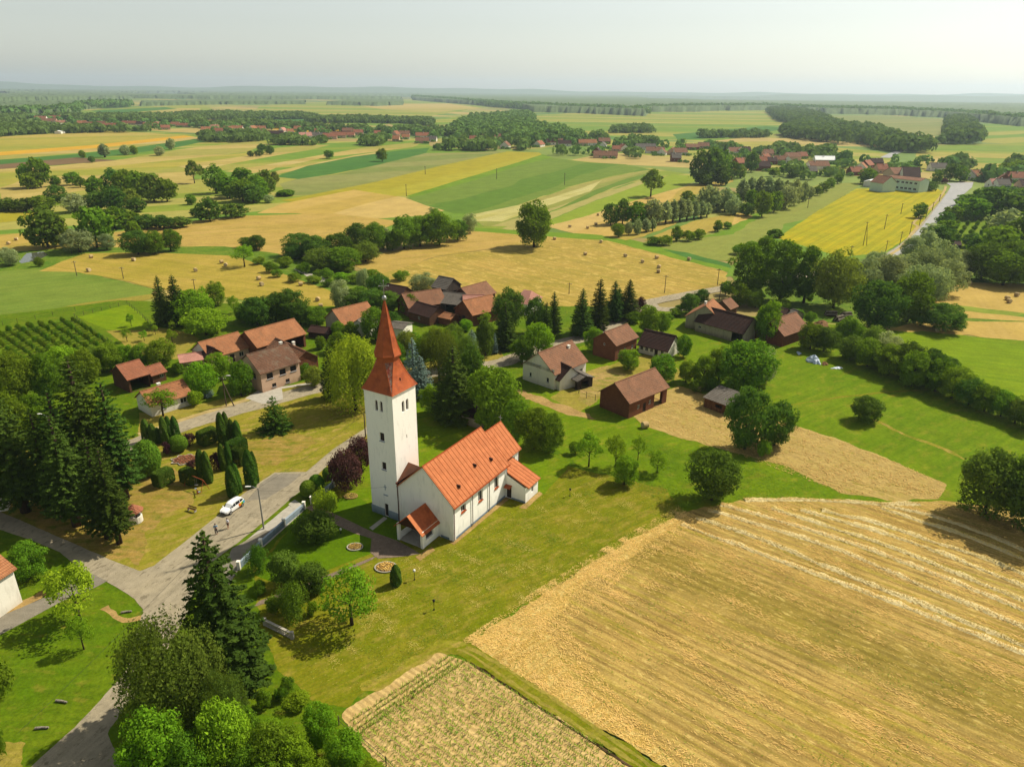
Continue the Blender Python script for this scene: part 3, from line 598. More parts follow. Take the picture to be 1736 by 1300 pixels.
# ------------------------------------------------------------------ wall with real openings
def wall_panel(b, o, u, n, wid, z0, z1, ops, depth=.25, mi=0):
    """vertical wall from o along unit u (width wid), outward normal n; ops=(u0,u1,z0,z1)"""
    ops = [p for p in ops if p[1] <= wid-.02 and p[0] >= .02]
    us = sorted({0.0, wid, *[p[0] for p in ops], *[p[1] for p in ops]})
    zs = sorted({z0, z1, *[p[2] for p in ops if p[2] > z0], *[p[3] for p in ops if p[3] < z1]})
    pt = lambda a, z, d=0.0: (o + u*a - n*d + Vector((0, 0, z)))
    ccw = u.cross(Vector((0, 0, 1))).dot(n) > 0
    def q(a, bb, c, d): b.quad(*((a, bb, c, d) if ccw else (d, c, bb, a)), mi)
    for i in range(len(us)-1):
        for j in range(len(zs)-1):
            cu, cz = (us[i]+us[i+1])/2, (zs[j]+zs[j+1])/2
            if any(p[0] < cu < p[1] and p[2] < cz < p[3] for p in ops): continue
            q(pt(us[i], zs[j]), pt(us[i+1], zs[j]), pt(us[i+1], zs[j+1]), pt(us[i], zs[j+1]))
    for a0, a1, c0, c1 in ops:
        c0 = max(c0, z0)
        for (p, r) in (((a0, c0), (a1, c0)), ((a1, c0), (a1, c1)), ((a1, c1), (a0, c1)), ((a0, c1), (a0, c0))):
            q(pt(p[0], p[1], depth), pt(r[0], r[1], depth), pt(*r), pt(*p))
def window(root, o, u, n, op, depth=.12, fmat='frame_white', name='window', pane='glass', bar=True, sill=None, ft=.07, label=None):
    """frame ring with mullion, pane as its child"""
    a0, a1, c0, c1 = op; b = MB()
    def bx(p0, p1, q0, q1, d0, d1):
        vs = [o + u*a - n*d + Vector((0, 0, z)) for z in (q0, q1) for d in (d0, d1) for a in (p0, p1)]
        b.add(vs, [(0, 2, 3, 1), (4, 5, 7, 6), (0, 1, 5, 4), (1, 3, 7, 5), (3, 2, 6, 7), (2, 0, 4, 6)])
    e = .004
    bx(a0+e, a0+ft, c0+e, c1-e, depth-.04, depth); bx(a1-ft, a1-e, c0+e, c1-e, depth-.04, depth)
    bx(a0+ft, a1-ft, c0+e, c0+ft, depth-.04, depth); bx(a0+ft, a1-ft, c1-ft, c1-e, depth-.04, depth)
    if bar and a1-a0 > .7: bx((a0+a1)/2-.03, (a0+a1)/2+.03, c0+ft, c1-ft, depth-.035, depth)
    f = b.build(name, M[fmat], root)
    if label: f['label'] = label
    g = MB(); vs = [o + u*a - n*(depth-.01) + Vector((0, 0, z)) for a, z in ((a0+e, c0+e), (a1-e, c0+e), (a1-e, c1-e), (a0+e, c1-e))]
    g.quad(*vs); g.build('pane' if name != 'door' else 'door_panel', M[pane], f)
    if sill:
        s = MB(); vs = [o + u*a + n*d + Vector((0, 0, z)) for z in (c0-.07, c0-.005) for d in (-.1, .12) for a in (a0-.1, a1+.1)]
        s.add(vs, [(0, 2, 3, 1), (4, 5, 7, 6), (0, 1, 5, 4), (1, 3, 7, 5), (3, 2, 6, 7), (2, 0, 4, 6)]); s.build('sill', M[sill], f)
    return f
def slab(b, a, bb, c, d, th=.14, mi=0):
    """thick quad, a b c d ccw seen from above"""
    dn = Vector((0, 0, -th)); v = [Vector(x) for x in (a, bb, c, d)]
    b.add(v + [x+dn for x in v], [(0, 1, 2, 3), (7, 6, 5, 4), (0, 4, 5, 1), (1, 5, 6, 2), (2, 6, 7, 3), (3, 7, 4, 0)], mi)
X_, Y_, Z_ = Vector((1, 0, 0)), Vector((0, 1, 0)), Vector((0, 0, 1))
def house(name, label, cat, r1, r2, zr, w, ze, wm, rm, ov=.4, gov=.3, wins=(), chim=(), sill=None, group=None, roof='gable', gmat=None, off=0.0, fmat='frame_white', detail=True, ext=None):
    """r1,r2: the two ridge ends; wins: (side n/l/r/f, position 0-1, z0, width, height[, kind])"""
    A, B = G(r1[0], r1[1], zr), G(r2[0], r2[1], zr); A.z = B.z = 0
    d = B-A; ln = d.length - 2*gov; ang = atan2(d.y, d.x)
    yl = Vector((-sin(ang), cos(ang), 0))
    if yl.y < 0: ang += pi
    root = empty(name, (A+B)/2 + Vector((0, 0, .18 if (A+B).length < 800 else .1)), ang); tag(root, label, cat, group)
    yl = Vector((-sin(ang), cos(ang), 0)); root.location += yl*off
    # local: x along ridge, -y towards the camera
    fl = (B-A).dot(Vector((cos(ang), sin(ang), 0))) < 0
    hx, hy = ln/2, w/2
    sides = {'n': (Vector((-hx, -hy, 0)), X_, -Y_, 2*hx), 'f': (Vector((hx, hy, 0)), -X_, Y_, 2*hx),
             'l': (Vector((-hx, hy, 0)), -Y_, -X_, 2*hy), 'r': (Vector((hx, -hy, 0)), Y_, X_, 2*hy)}
    b = MB(); ops = {k: [] for k in sides}; todo = []
    for wn in wins:
        s, t, z0, ww, hh = wn[:5]; kd = wn[5] if len(wn) > 5 else 'window'
        L_ = sides[s][3]; c = t*L_; op = (max(.05, c-ww/2), min(L_-.05, c+ww/2), z0, z0+hh)
        ops[s].append(op); todo.append((s, op, kd))
    zf = ze if roof != 'mono' else ze
    for k, (o, u, n, L_) in sides.items():
        top = zr - .12 if (roof == 'mono' and k == 'f') else ze
        wall_panel(b, o, u, n, L_, -.1, top, ops[k])
    if roof == 'gable':
        for sx in (-1, 1):
            t = [(sx*hx, -hy, ze), (sx*hx, hy, ze), (sx*hx, 0, zr-.1)]
            b.add(t, [(0, 1, 2) if sx > 0 else (1, 0, 2)], 1)
    elif roof == 'mono':
        for sx in (-1, 1):
            t = [(sx*hx, -hy, ze), (sx*hx, hy, ze), (sx*hx, hy, zr-.12)]; b.add(t, [(0, 1, 2) if sx > 0 else (1, 0, 2)], 1)
    b.build('wall', [M[wm], M[gmat or wm]], root)
    r = MB(); sl = (zr-ze)/hy; ez = ze-sl*ov; X = hx+gov; Y = hy+ov; th = .13
    if roof == 'gable':
        slab(r, (-X, -Y, ez+.05), (X, -Y, ez+.05), (X, 0, zr+.05), (-X, 0, zr+.05), th)
        slab(r, (-X, 0, zr+.05), (X, 0, zr+.05), (X, Y, ez+.05), (-X, Y, ez+.05), th)
        r.box(-X-.02, X+.02, -.13, .13, zr-.02, zr+.12)
    elif roof == 'hip':
        k = min(hy*.9, hx*.6)
        R1, R2 = (-(X-k), 0, zr), ((X-k), 0, zr); c = [(-X, -Y, ez), (X, -Y, ez), (X, Y, ez), (-X, Y, ez)]
        r.add(c+[R1, R2], [(0, 1, 5, 4), (1, 2, 5), (2, 3, 4, 5), (3, 0, 4), (3, 2, 1, 0)])
    elif roof == 'mono':
        sl = (zr-ze)/w; slab(r, (-X, -Y, ze-sl*ov+.05), (X, -Y, ze-sl*ov+.05), (X, Y, zr+sl*ov+.05), (-X, Y, zr+sl*ov+.05), th)
    rf = r.build('roof', M[rm], root)
    for s, op, kd in todo:
        o, u, n, _ = sides[s]
        if kd == 'open': continue
        if kd == 'door': window(root, o, u, n, op, .1, 'frame_brown', 'door', 'wood_dark', False)
        else: window(root, o, u, n, op, .1, fmat, 'window', 'glass', True, sill)
    if not chim and cat == 'house' and roof == 'gable': chim = [(.3+.4*((r1[0]*13) % 1), .3 if int(r1[0]) % 2 else -.3, .9)]
    for (t, s, hh) in chim:
        cx = (t-.5)*2*hx; cy = s*hy*.45; zb = zr - (zr-ze)*.45*abs(s) - .4
        c = MB(); c.box(cx-.3, cx+.3, cy-.25, cy+.25, zb, zb+.4+hh); c.box(cx-.36, cx+.36, cy-.31, cy+.31, zb+.4+hh, zb+.5+hh)
        c.build('chimney', M['white_wall'], rf)
    return root

# ------------------------------------------------------------------ the church
CO = Vector((-8.1555, 85.7188, 0)); e1 = Vector((.51, .86, 0)).normalized()
CA = atan2(e1.y, e1.x)          # local x = along nave (s), local y = across (t)
ch = empty('village_church', CO + Vector((0, 0, .18)), CA)
tag(ch, 'white village church with orange ribbed roofs and tall bell tower with red spire', 'church')
NL, NW, NE, NR = 14.6, 9.95, 6.0, 10.75
nave = MB(); W1 = [(2.0, 3.25, 3.55, 4.7), (6.5, 7.7, 3.0, 4.8), (11.0, 12.2, 2.95, 4.9)]
wall_panel(nave, Vector((0, 0, 0)), X_, -Y_, NL, 0, NE, W1, .3)
wall_panel(nave, Vector((0, NW, 0)), -Y_, -X_, NW, 0, NE, [(4.4, 6.0, 0, 2.6)], .3)
wall_panel(nave, Vector((NL, 0, 0)), Y_, X_, NW, 0, NE, [], .3)
wall_panel(nave, Vector((NL, NW, 0)), -X_, Y_, NL, 0, NE, [(2.0, 3.2, 3, 4.8), (6.5, 7.7, 3, 4.8)], .3)
for s in (0, NL): nave.add([(s, 0, NE), (s, NW, NE), (s, NW/2, NR-.1)], [(0, 1, 2) if s else (1, 0, 2)])
nv = nave.build('nave_wall', M['white_church'], ch)
for w in W1:
    f = window(ch, Vector((0, 0, 0)), X_, -Y_, w, .24, 'frame_white', 'window', 'glass', True)
    s = MB(); s.box(w[0]-.05, w[1]+.05, -.14, .24, w[2]-.09, w[2]+.01); s.build('sill', M['roof_seam'], f)
window(ch, Vector((0, NW, 0)), -Y_, -X_, (4.4, 6.0, 0, 2.6), .2, 'frame_brown', 'door', 'wood_dark', True)
# pilaster strips at the corners and the plinth
for bx_ in ((-.07, .55, -.07, -.003, 0, NE-.1), (NL-.5, NL+.05, -.07, -.003, 0, NE-.1), (-.07, -.003, .0, .7, 0, NE-.3), (-.07, -.003, NW-.6, NW-.02, 0, NE-.3)):
    p = MB(); p.box(*bx_); p.build('pilaster', M['white_church'], ch)
for bx_ in ((.56, NL-.51, -.05, -.003, 0, .35), (-.05, -.003, .71, 2.2, 0, .35), (-.05, -.003, 7.0, NW-.61, 0, .35)):
    p = MB(); p.box(*bx_); p.build('plinth', M['plinth'], ch)
def ribbed_roof(name, quads, parent, mat='roof_church', sp=.86, th=.16, seam='roof_seam', ribs=True):
    r = MB()
    for q in quads: slab(r, *q, th)
    rf = r.build(name, M[mat], parent)
    if ribs:
        b = MB()
        for a, bb, c, d in quads:
            a, bb, c, d = map(Vector, (a, bb, c, d)); n = max(2, int(round((bb-a).length/sp)))
            nn = (bb-a).cross(d-a).normalized(); uu = (bb-a).normalized()
            for i in range(n+1):
                t = i/n; t = min(max(t, .012), .988); p0 = a.lerp(bb, t); p1 = d.lerp(c, t); h = nn*.035; s = uu*.016
                b.add([p0-s, p0+s, p1+s, p1-s, p0-s+h, p0+s+h, p1+s+h, p1-s+h], [(4, 5, 6, 7), (0, 1, 5, 4), (1, 2, 6, 5), (2, 3, 7, 6), (3, 0, 4, 7)])
            p0 = d.lerp(a, .0); p1 = c
            b.add([p0-nn*.02+Z_*.09, p1-nn*.02+Z_*.09, p1+Z_*.02-(d-a).normalized()*.14, p0+Z_*.02-(d-a).normalized()*.14], [(0, 3, 2, 1)])
        b.build('seam', M[seam], rf)
    return rf
sl = (NR-NE)/(NW/2); ov = .4; ez = NE - sl*ov + .1; rz = NR+.1
rfn = ribbed_roof('nave_roof', [((-.25, -ov, ez), (NL+.3, -ov, ez), (NL+.3, NW/2, rz), (-.25, NW/2, rz)), ((NL+.3, NW+ov, ez), (5.6, NW+ov, ez), (5.6, NW/2, rz), (NL+.3, NW/2, rz)),
    ((5.598, NW-.02, NE+.12), (-.25, NW-.02, NE+.12), (-.25, NW/2, rz), (5.598, NW/2, rz))], ch)
for x, t in ((8.3, .42), (3.0, .28), (12.0, .32)):
    y = -ov + (NW/2+ov)*t; z = ez+(rz-ez)*t; sv = MB(); sv.box(x-.11, x+.11, y-.35, y+.25, z-.1, z+.30); sv.build('skylight', M['tile_dark'], rfn)
# cricket between gable verge and tower
c = MB(); A, B, C_, D = Vector((-.1, NW-.02, NE+.62)), Vector((-.1, 5.25, NR-.15)), Vector((2.75, NW-.02, 8.72)), Vector((2.75, NW-.02, NE+.2))
c.add([A, B, C_, D], [(0, 1, 2), (0, 2, 3), (1, 3, 2)]); c.build('roof_cricket', M['tile_red'], ch)
g = MB(); g.box(-.34, NL+.35, -ov-.16, -ov-.02, ez-.16, ez-.03); g.build('gutter', M['roof_seam'], ch)
for x in (.1, 4.75, 9.35, NL-.15):
    d = MB(); d.tube([(x, -.16, .1), (x, -.16, NE-.75), (x, -ov-.08, NE-.4)], [.06]*3, 6); d.build('downpipe', M['copper_pipe' if x in (.1,) else 'grey_pipe'], ch)
d = MB(); d.tube([(-.16, NW-.12, .1), (-.16, NW-.12, NE+.5)], [.07]*2, 6); d.box(-.32, .0, NW-.3, NW+.02, NE+.45, NE+.72); d.build('downpipe', M['copper_pipe'], ch)
# tower
T0, TS, TH = NW, 5.2, 20.45
tw = MB(); dep = .35
FW = [(1.65, 2.12, 17.5, 19.1), (2.6, 3.07, 17.5, 19.1), (1.9, 2.75, 12.75, 14.1), (1.95, 2.72, 8.05, 9.3), (2.05, 2.8, 0.0, 2.2)]
fo, fu, fn = Vector((0, T0+TS, 0)), -Y_, -X_
# front openings given from the left edge
FWl = [(1.95, 2.45, 17.45, 19.1), (2.85, 3.35, 17.45, 19.1), (2.45, 3.3, 12.75, 14.1), (2.5, 3.3, 8.05, 9.3), (2.5, 3.2, .02, 2.2)]
wall_panel(tw, fo, fu, fn, TS, 0, TH, FWl, dep)
RW = [(2.0, 2.58, 17.1, 18.8), (2.92, 3.5, 17.1, 18.8), (2.64, 2.84, 12.7, 13.3)]
wall_panel(tw, Vector((0, T0, 0)), X_, -Y_, TS, 0, TH, RW, dep)
wall_panel(tw, Vector((TS, T0, 0)), Y_, X_, TS, 0, TH, [(1.9, 2.4, 17.2, 18.9), (2.8, 3.3, 17.2, 18.9)], dep)
wall_panel(tw, Vector((TS, T0+TS, 0)), -X_, Y_, TS, 0, TH, [(1.9, 2.4, 17.2, 18.9), (2.8, 3.3, 17.2, 18.9)], dep)
tow = tw.build('tower_wall', M['white_church'], ch)
def arch(o, u, n, op):
    """rounds an opening's top with two corner fillets"""
    a0, a1, c0, c1 = op; b = MB(); r = (a1-a0)/2; cx = (a0+a1)/2
    for s in (-1, 1):
        pts = [o + u*(cx+s*r) + Z_*c1 + n*.001] + [o + u*(cx+s*r*cos(t)) + Z_*(c1-r+r*sin(t)) + n*.001 for t in [i*pi/12 for i in range(7)]]
        back = [p - n*.30 for p in pts]; k = len(pts)
        fs = [tuple(range(k)), tuple(range(2*k-1, k-1, -1))] + [(i, (i+1) % k, (i+1) % k + k, i+k) for i in range(k)]
        b.add(pts+back, fs)
    return b
for o, u, n, ops in ((fo, fu, fn, FWl[:2]), (Vector((0, T0, 0)), X_, -Y_, RW[:2])):
    for op in ops:
        f = window(ch, o, u, n, op, .3, 'frame_brown', 'louvre_window', 'dark', False)
        arch(o, u, n, op).build('arch_corner', M['white_church'], f)
        b = MB()
        for i in range(7):
            z = op[2]+.15+i*(op[3]-op[2]-.3)/6.5
            vs = [o+u*a-n*d+Z_*(z+dz) for a in (op[0]+.05, op[1]-.05) for d, dz in ((.2, 0), (.29, .09))]
            b.quad(vs[0], vs[2], vs[3], vs[1])
        b.build('louvre', M['frame_brown'], f)
for op in FWl[2:4]: window(ch, fo, fu, fn, op, .22, 'frame_brown', 'window', 'glass', True, 'plinth')
window(ch, Vector((0, T0, 0)), X_, -Y_, RW[2], .2, 'frame_brown', 'window', 'dark', False)
window(ch, fo, fu, fn, FWl[4], .2, 'frame_brown', 'door', 'wood_dark', False)
p = MB(); y1 = T0+TS
p.box(-.08, -.003, T0+.05, T0+1.98, 0, 1.25); p.box(-.08, -.003, T0+2.72, y1+.08, 0, 1.25); p.box(-.003, TS, y1+.003, y1+.08, 0, 1.25); p.build('plinth', M['plinth'], ch)
p = MB(); p.box(-.08, TS+.08, T0-.08, y1+.08, TH-.25, TH); p.build('cornice', M['white_church'], ch)
b = MB()      # weathered relief cross and bracket on the tower front
b.box(-.05, -.004, T0+2.3, T0+2.42, 4.6, 5.5); b.box(-.05, -.004, T0+2.1, T0+2.62, 5.05, 5.17); b.lathe([(.28, 0), (.3, .04), (.2, .05)], 12)
b2 = MB(); b2.box(-.05, -.004, T0+2.3, T0+2.42, 4.6, 5.5); b2.box(-.049, -.004, T0+2.1, T0+2.29, 5.05, 5.17); b2.box(-.049, -.004, T0+2.43, T0+2.62, 5.05, 5.17)
b2.build('wall_cross', M['plinth'], ch); b2 = MB(); b2.box(-.12, -.004, T0+1.9, T0+2.7, 3.7, 3.82); b2.build('wall_ledge', M['plinth'], ch)
# spire: square eave flaring up to an octagon
cx, cy = TS/2, T0+TS/2
def oct_ring(r_half, diag, z):
    """r_half = half flat width, diag = chamfer fraction (0 square, 1 regular octagon)"""
    k = r_half*(1-(1-tan(pi/8))*diag)
    return [(cx+sx, cy+sy, z) for sx, sy in ((r_half, -k), (r_half, k), (k, r_half), (-k, r_half), (-r_half, k), (-r_half, -k), (-k, -r_half), (k, -r_half))]
prof = [(2.86, .02, TH-.04), (2.72, .05, TH+.22), (2.36, .16, TH+1.0), (2.06, .30, TH+1.8), (1.80, .5, TH+2.7), (1.62, .75, TH+3.5), (1.52, 1.0, TH+4.1), (1.50, 1, TH+4.75), (1.80, 1, TH+4.78), (1.86, 1, TH+5.0),
        (1.72, 1, TH+5.35), (1.52, 1, TH+6.0), (1.18, 1, TH+7.5), (.92, 1, TH+8.7), (.64, 1, TH+10.0), (.32, 1, TH+11.6), (.07, 1, TH+12.7)]
b = MB(); rings = [oct_ring(*p) for p in prof]; vs = [v for r in rings for v in r]; fs = []
mi = []
for i in range(len(rings)-1):
    for k in range(8):
        fs.append((i*8+k, i*8+(k+1) % 8, (i+1)*8+(k+1) % 8, (i+1)*8+k)); mi.append(1 if (k == 5 and 1 <= i <= 5) else 0)
fs += [tuple(range(7, -1, -1)), tuple(range((len(rings)-1)*8, len(rings)*8))]; mi += [0, 0]
b.add(vs, fs); b.m = mi
sp = b.build('spire', [M['roof_spire'], M['spire_worn']], ch)
b = MB()
for k in range(8):
    for i0, i1 in ((0, 7), (9, 16)):
        b.tube([Vector(rings[i][k]) for i in range(i0, i1+1)], [.045]*(i1-i0+1), 5)
b.build('spire_ridge', M['roof_spire'], sp)
b = MB(); b.box(2.4, 2.5, T0+.35, T0+.75, TH+1.35, TH+1.75); b.build('spire_hatch', M['tile_dark'], sp)
b = MB(); b.lathe([(.05, TH+12.6), (.26, TH+12.75), (.33, TH+13.0), (.26, TH+13.25), (.05, TH+13.4)], 14, 0, (cx, cy)); b.build('spire_ball', M['metal'], sp, True)
cr_ = empty('spire_cross', (cx, cy, TH+13.4), -CA + radians(8)); cr_.parent = ch
b = MB(); b.box(-.05, .05, -.04, .04, 0, 2.0); b.box(-.62, -.052, -.036, .036, 1.25, 1.36); b.box(.052, .62, -.036, .036, 1.25, 1.36)
for x, z in ((-.62, 1.305), (.62, 1.305), (0, 2.03)): b.lathe([(.02, z-.1), (.1, z-.05), (.1, z+.05), (.02, z+.1)], 8, 0, (x, 0))
for s in (-1, 1):
    for t in (-1, 1): b.tube([(s*.12, 0, 1.305+t*.12), (s*.42, 0, 1.305+t*.42)], [.02, .01], 4)
b.build('cross_arms', M['metal'], cr_)
# chancel
CE, CW0, CW1, CZ, CR = 20.6, 1.35, 8.6, 5.75, 9.35
c = MB()
wall_panel(c, Vector((NL, CW0, 0)), X_, -Y_, CE-NL, 0, CZ, [(4.2, 5.0, 3.0, 4.6)], .3)
wall_panel(c, Vector((CE, CW0, 0)), Y_, X_, CW1-CW0, 0, CZ, [], .3)
wall_panel(c, Vector((CE, CW1, 0)), -X_, Y_, CE-NL, 0, CZ, [], .3)
c.add([(CE, CW0, CZ), (CE, CW1, CZ), (CE, 4.975, CR-.1)], [(0, 1, 2)])
c.build('chancel_wall', M['white_church'], ch)
window(ch, Vector((NL, CW0, 0)), X_, -Y_, (4.2, 5.0, 3.0, 4.6), .24)
p = MB(); p.box(CE-.5, CE+.06, CW0-.07, CW0-.003, 0, CZ-.1); p.build('pilaster', M['white_church'], ch)
cs = (CR-CZ)/(4.975-CW0); ce = CZ-cs*.4+.1
ribbed_roof('chancel_roof', [((NL+.1, CW0-.4, ce), (CE+.3, CW0-.4, ce), (CE+.3, 4.975, CR+.1), (NL+.1, 4.975, CR+.1)), ((CE+.3, CW1+.4, ce), (NL+.1, CW1+.4, ce), (NL+.1, 4.975, CR+.1), (CE+.3, 4.975, CR+.1))], ch)
b = MB(); b.box(CE+.1, CE+.16, 4.94, 5.0, CR+.1, CR+1.2); b.box(CE+.1, CE+.16, 4.65, 4.935, CR+.75, CR+.81); b.box(CE+.1, CE+.16, 5.005, 5.3, CR+.75, CR+.81); b.build('roof_cross', M['metal'], ch)
d = MB(); d.tube([(CE-.1, CW0-.14, .1), (CE-.1, CW0-.14, CZ-.4), (CE-.1, CW0-.4, CZ-.15)], [.06]*3, 6); d.build('downpipe', M['copper_pipe'], ch)
# sacristy
S0, S1, SY, SZ0, SZ1 = NL-.35, 18.25, -3.7, 2.65, 4.75
c = MB()
wall_panel(c, Vector((S0, -.08, 0)), -Y_, -X_, -SY-.08, 0, SZ0, [(.15, 1.05, .02, 2.0)], .25)
wall_panel(c, Vector((S0, SY, 0)), X_, -Y_, S1-S0, 0, SZ0, [(1.9, 2.55, .95, 2.0)], .25)
wall_panel(c, Vector((S1, SY, 0)), Y_, X_, CW0-SY, 0, SZ0, [], .25)
for s in (S0, S1): c.add([(s, SY, SZ0), (s, CW0-.01, SZ0), (s, CW0-.01, SZ1-.05)] if s == S1 else [(s, SY, SZ0), (s, -.08, SZ0), (s, -.08, 4.15)], [(0, 1, 2) if s == S1 else (1, 0, 2)])
c.build('sacristy_wall', M['white_church'], ch)
window(ch, Vector((S0, SY, 0)), X_, -Y_, (1.9, 2.55, .95, 2.0), .18)
window(ch, Vector((S0, -.08, 0)), -Y_, -X_, (.15, 1.05, .02, 2.0), .18, 'frame_brown', 'door', 'wood_dark', False)
c = MB(); slab(c, (S0-.75, -1.25, 2.12), (S0-.0, -1.25, 2.42), (S0-.0, -.1, 2.42), (S0-.75, -.1, 2.12), .07); c.build('door_canopy', M['roof_spire'], ch)
q = MB(); q.box(S0-.05, S0-.003, SY-.02, -1.2, 0, .3); q.build('plinth', M['plinth'], ch)
ss = (SZ1-SZ0)/(CW0-SY)
ribbed_roof('sacristy_roof', [((NL+.02, SY-.35, SZ0-ss*.35+.1), (S1+.3, SY-.35, SZ0-ss*.35+.1), (S1+.3, CW0-.02, SZ1+.1), (NL+.02, CW0-.02, SZ1+.1))], ch)
# porch
b = MB(); PX, PA, PB = -3.85, 2.75, 6.95; pz = 2.75; pr = 4.75; pm = (PA+PB)/2
for y in (PA, PB): c = MB(); c.box(PX, PX+.42, y-.2, y+.2, 0, pz); c.build('porch_pillar', M['white_church'], ch)
wall_panel(b, Vector((PX+.43, PA-.15, 0)), X_, -Y_, -PX-.44, 0, pz, [(.4, 2.2, 1.0, 2.35)], .25)
b.build('porch_wall', M['white_church'], ch); b = MB()
wall_panel(b, Vector((-.01, PA+.12, 0)), -X_, Y_, -PX-.44, 0, pz, [(-PX-.44-2.2, -PX-.44-.4, 1.0, 2.35)], .01)
b.build('porch_wall', M['white_church'], ch); b = MB()
b.box(PX+.43, -.02, PB-.12, PB+.12, 0, 1.0)
b.box(-1.0, -.02, PB-.119, PB+.119, 1.003, pz)
b.build('porch_wall', M['white_church'], ch)
b = MB(); b.box(PX+.1, -.01, PA+.13, PB-.13, 0, .1); b.build('porch_floor', M['concrete'], ch)
ps = (pr-pz)/((PB-PA)/2); po = .45
pro = ribbed_roof('porch_roof', [((-.004, PA-po, pz-ps*po+.08), (-.004, pm, pr+.08), (PX-.35, pm, pr+.08), (PX-.35, PA-po, pz-ps*po+.08)), ((-.004, pm, pr+.08), (-.004, PB+po, pz-ps*po+.08), (PX-.35, PB+po, pz-ps*po+.08), (PX-.35, pm, pr+.08))], ch, 'roof_spire', ribs=False)
b = MB(); slab(b, (PX+.25, PA-po-.02, pz-ps*po+.10), (PX+.25, pm, pr+.13), (PX-.40, pm, pr+.13), (PX-.40, PA-po-.02, pz-ps*po+.10), .03); b.build('verge_sheet', M['roof_church'], pro)
b = MB(); b.add([(PX+.05, PA-.1, pz), (PX+.05, PB+.1, pz), (PX+.05, pm, pr-.1), (PX+.15, PA-.1, pz), (PX+.15, PB+.1, pz), (PX+.15, pm, pr-.1)], [(1, 0, 2), (3, 4, 5), (0, 1, 4, 3)])
b.build('porch_gable', M['frame_brown'], ch)

# ------------------------------------------------------------------ houses of the village
Q4 = lambda x, y: (x/3.472, 400+y/3.472)
Q5 = lambda x, y: (450+x/3.472, 400+y/3.472)
Q6 = lambda x, y: (850+x/3.472, 400+y/3.472)
Q7 = lambda x, y: (1236+x/3.472, 400+y/3.472)
house('cottage', 'small white cottage with orange tiled roof and chimney beside the main street', 'cottage', Q4(822, 922), Q4(1078, 848), 4.6, 6.0, 2.6, 'white_wall', 'tile_orange',
      wins=[('n', .80, .9, 1.3, 1.1), ('n', .3, .9, 1.0, 1.1), ('r', .5, .9, 1, 1.1)], chim=[(.45, .3, .7)], sill='plinth')
house('barn', 'open fronted barn with red tiled roof behind the small orange roofed cottage', 'barn', Q4(683, 768), Q4(822, 730), 5.4, 7.0, 3.2, 'brick_dark', 'tile_red', wins=[('n', .62, 0, 4.6, 2.8, 'open'), ('r', .5, 1, .9, 1.0)])
house('shed', 'low brick shed with red lean-to roof joined to the open barn', 'shed', Q4(850, 778), Q4(945, 750), 3.5, 4.0, 2.2, 'brick_dark', 'tile_red', wins=[('n', .7, .8, .9, .9)])
house('outbuilding', 'long pink walled outbuilding with orange tiled roof left of the long open barn', 'outbuilding', Q4(1165, 632), Q4(1402, 568), 5.6, 8.0, 2.9, 'pink_wall', 'tile_orange', gmat='white_wall',
      wins=[('n', .25, .9, 1.2, 1.1), ('n', .55, 0, 1.2, 2.1, 'door'), ('n', .8, .9, 1.2, 1.1), ('l', .5, .9, 1, 1.1)])
house('outbuilding', 'low pink annex with pale red roof at the end of the long outbuilding', 'outbuilding', Q4(1045, 706), Q4(1208, 682), 3.6, 5.0, 2.7, 'pink_wall', 'roof_pink', wins=[('n', .75, 0, 1.0, 2.0, 'door'), ('n', .3, .9, 1, 1)])
house('barn', 'small brick barn with tiled gable roof between the long outbuilding and barn', 'barn', Q4(1215, 648), Q4(1262, 664), 4.8, 4.6, 2.8, 'brick_dark', 'tile_dark')
house('barn', 'long open brick barn with orange tiled roof in the left farmyard', 'barn', (414, 564), (499, 541), 6.4, 8.5, 3.6, 'brick', 'tile_orange',
      wins=[('n', .86, 0, 2.6, 3.0, 'open'), ('n', .68, 0, 2.8, 3.0, 'open'), ('n', .48, 0, 2.8, 3.0, 'open'), ('n', .2, 1.2, 1, 1)])
house('farmhouse', 'pink house with lichen spotted brown roof facing the main street', 'house', (417, 603), (487, 583), 7.6, 8.6, 4.6, 'pink_wall', 'tile_old',
      wins=[('n', .22, 2.6, 1.5, 1.3), ('n', .55, 2.6, 1.5, 1.3), ('n', .83, 2.6, 1.5, 1.3), ('n', .3, .5, 1.0, .8), ('n', .65, .5, 1.0, .8), ('l', .3, 2.6, 1.2, 1.2), ('l', .7, 2.6, 1.2, 1.2)], chim=[(.9, .3, .8)], sill='plinth', fmat='frame_brown')
house('brick_house', 'small brick house whose gable has two tiny windows by the lichen roofed house', 'house', Q5(60, 603), Q5(238, 682), 5.0, 6.0, 2.9, 'brick', 'tile_brown', wins=[('r', .4, 3.2, .35, .5), ('r', .6, 3.2, .35, .5), ('r', .5, .9, 1.2, 1.0), ('l', .4, 3.2, .35, .5), ('l', .6, 3.2, .35, .5)])
house('shed', 'low dark wooden shed behind the long open brick barn', 'shed', Q5(268, 530), Q5(400, 545), 2.6, 4.0, 1.7, 'wood_dark', 'tile_dark')
house('barn', 'long barn with bright orange roof between the left farmyard and the spire', 'barn', Q5(392, 440), Q5(600, 390), 6.2, 8.0, 3.2, 'grey_wall', 'tile_orange', wins=[('n', .6, 0, 2.5, 2.4, 'open'), ('n', .25, .9, 1, 1)])
house('outbuilding', 'outbuilding with pale grey roof in front of the bright orange roofed barn', 'outbuilding', Q5(540, 500), Q5(640, 440), 4.4, 6.0, 2.6, 'white_wall', 'tile_grey')
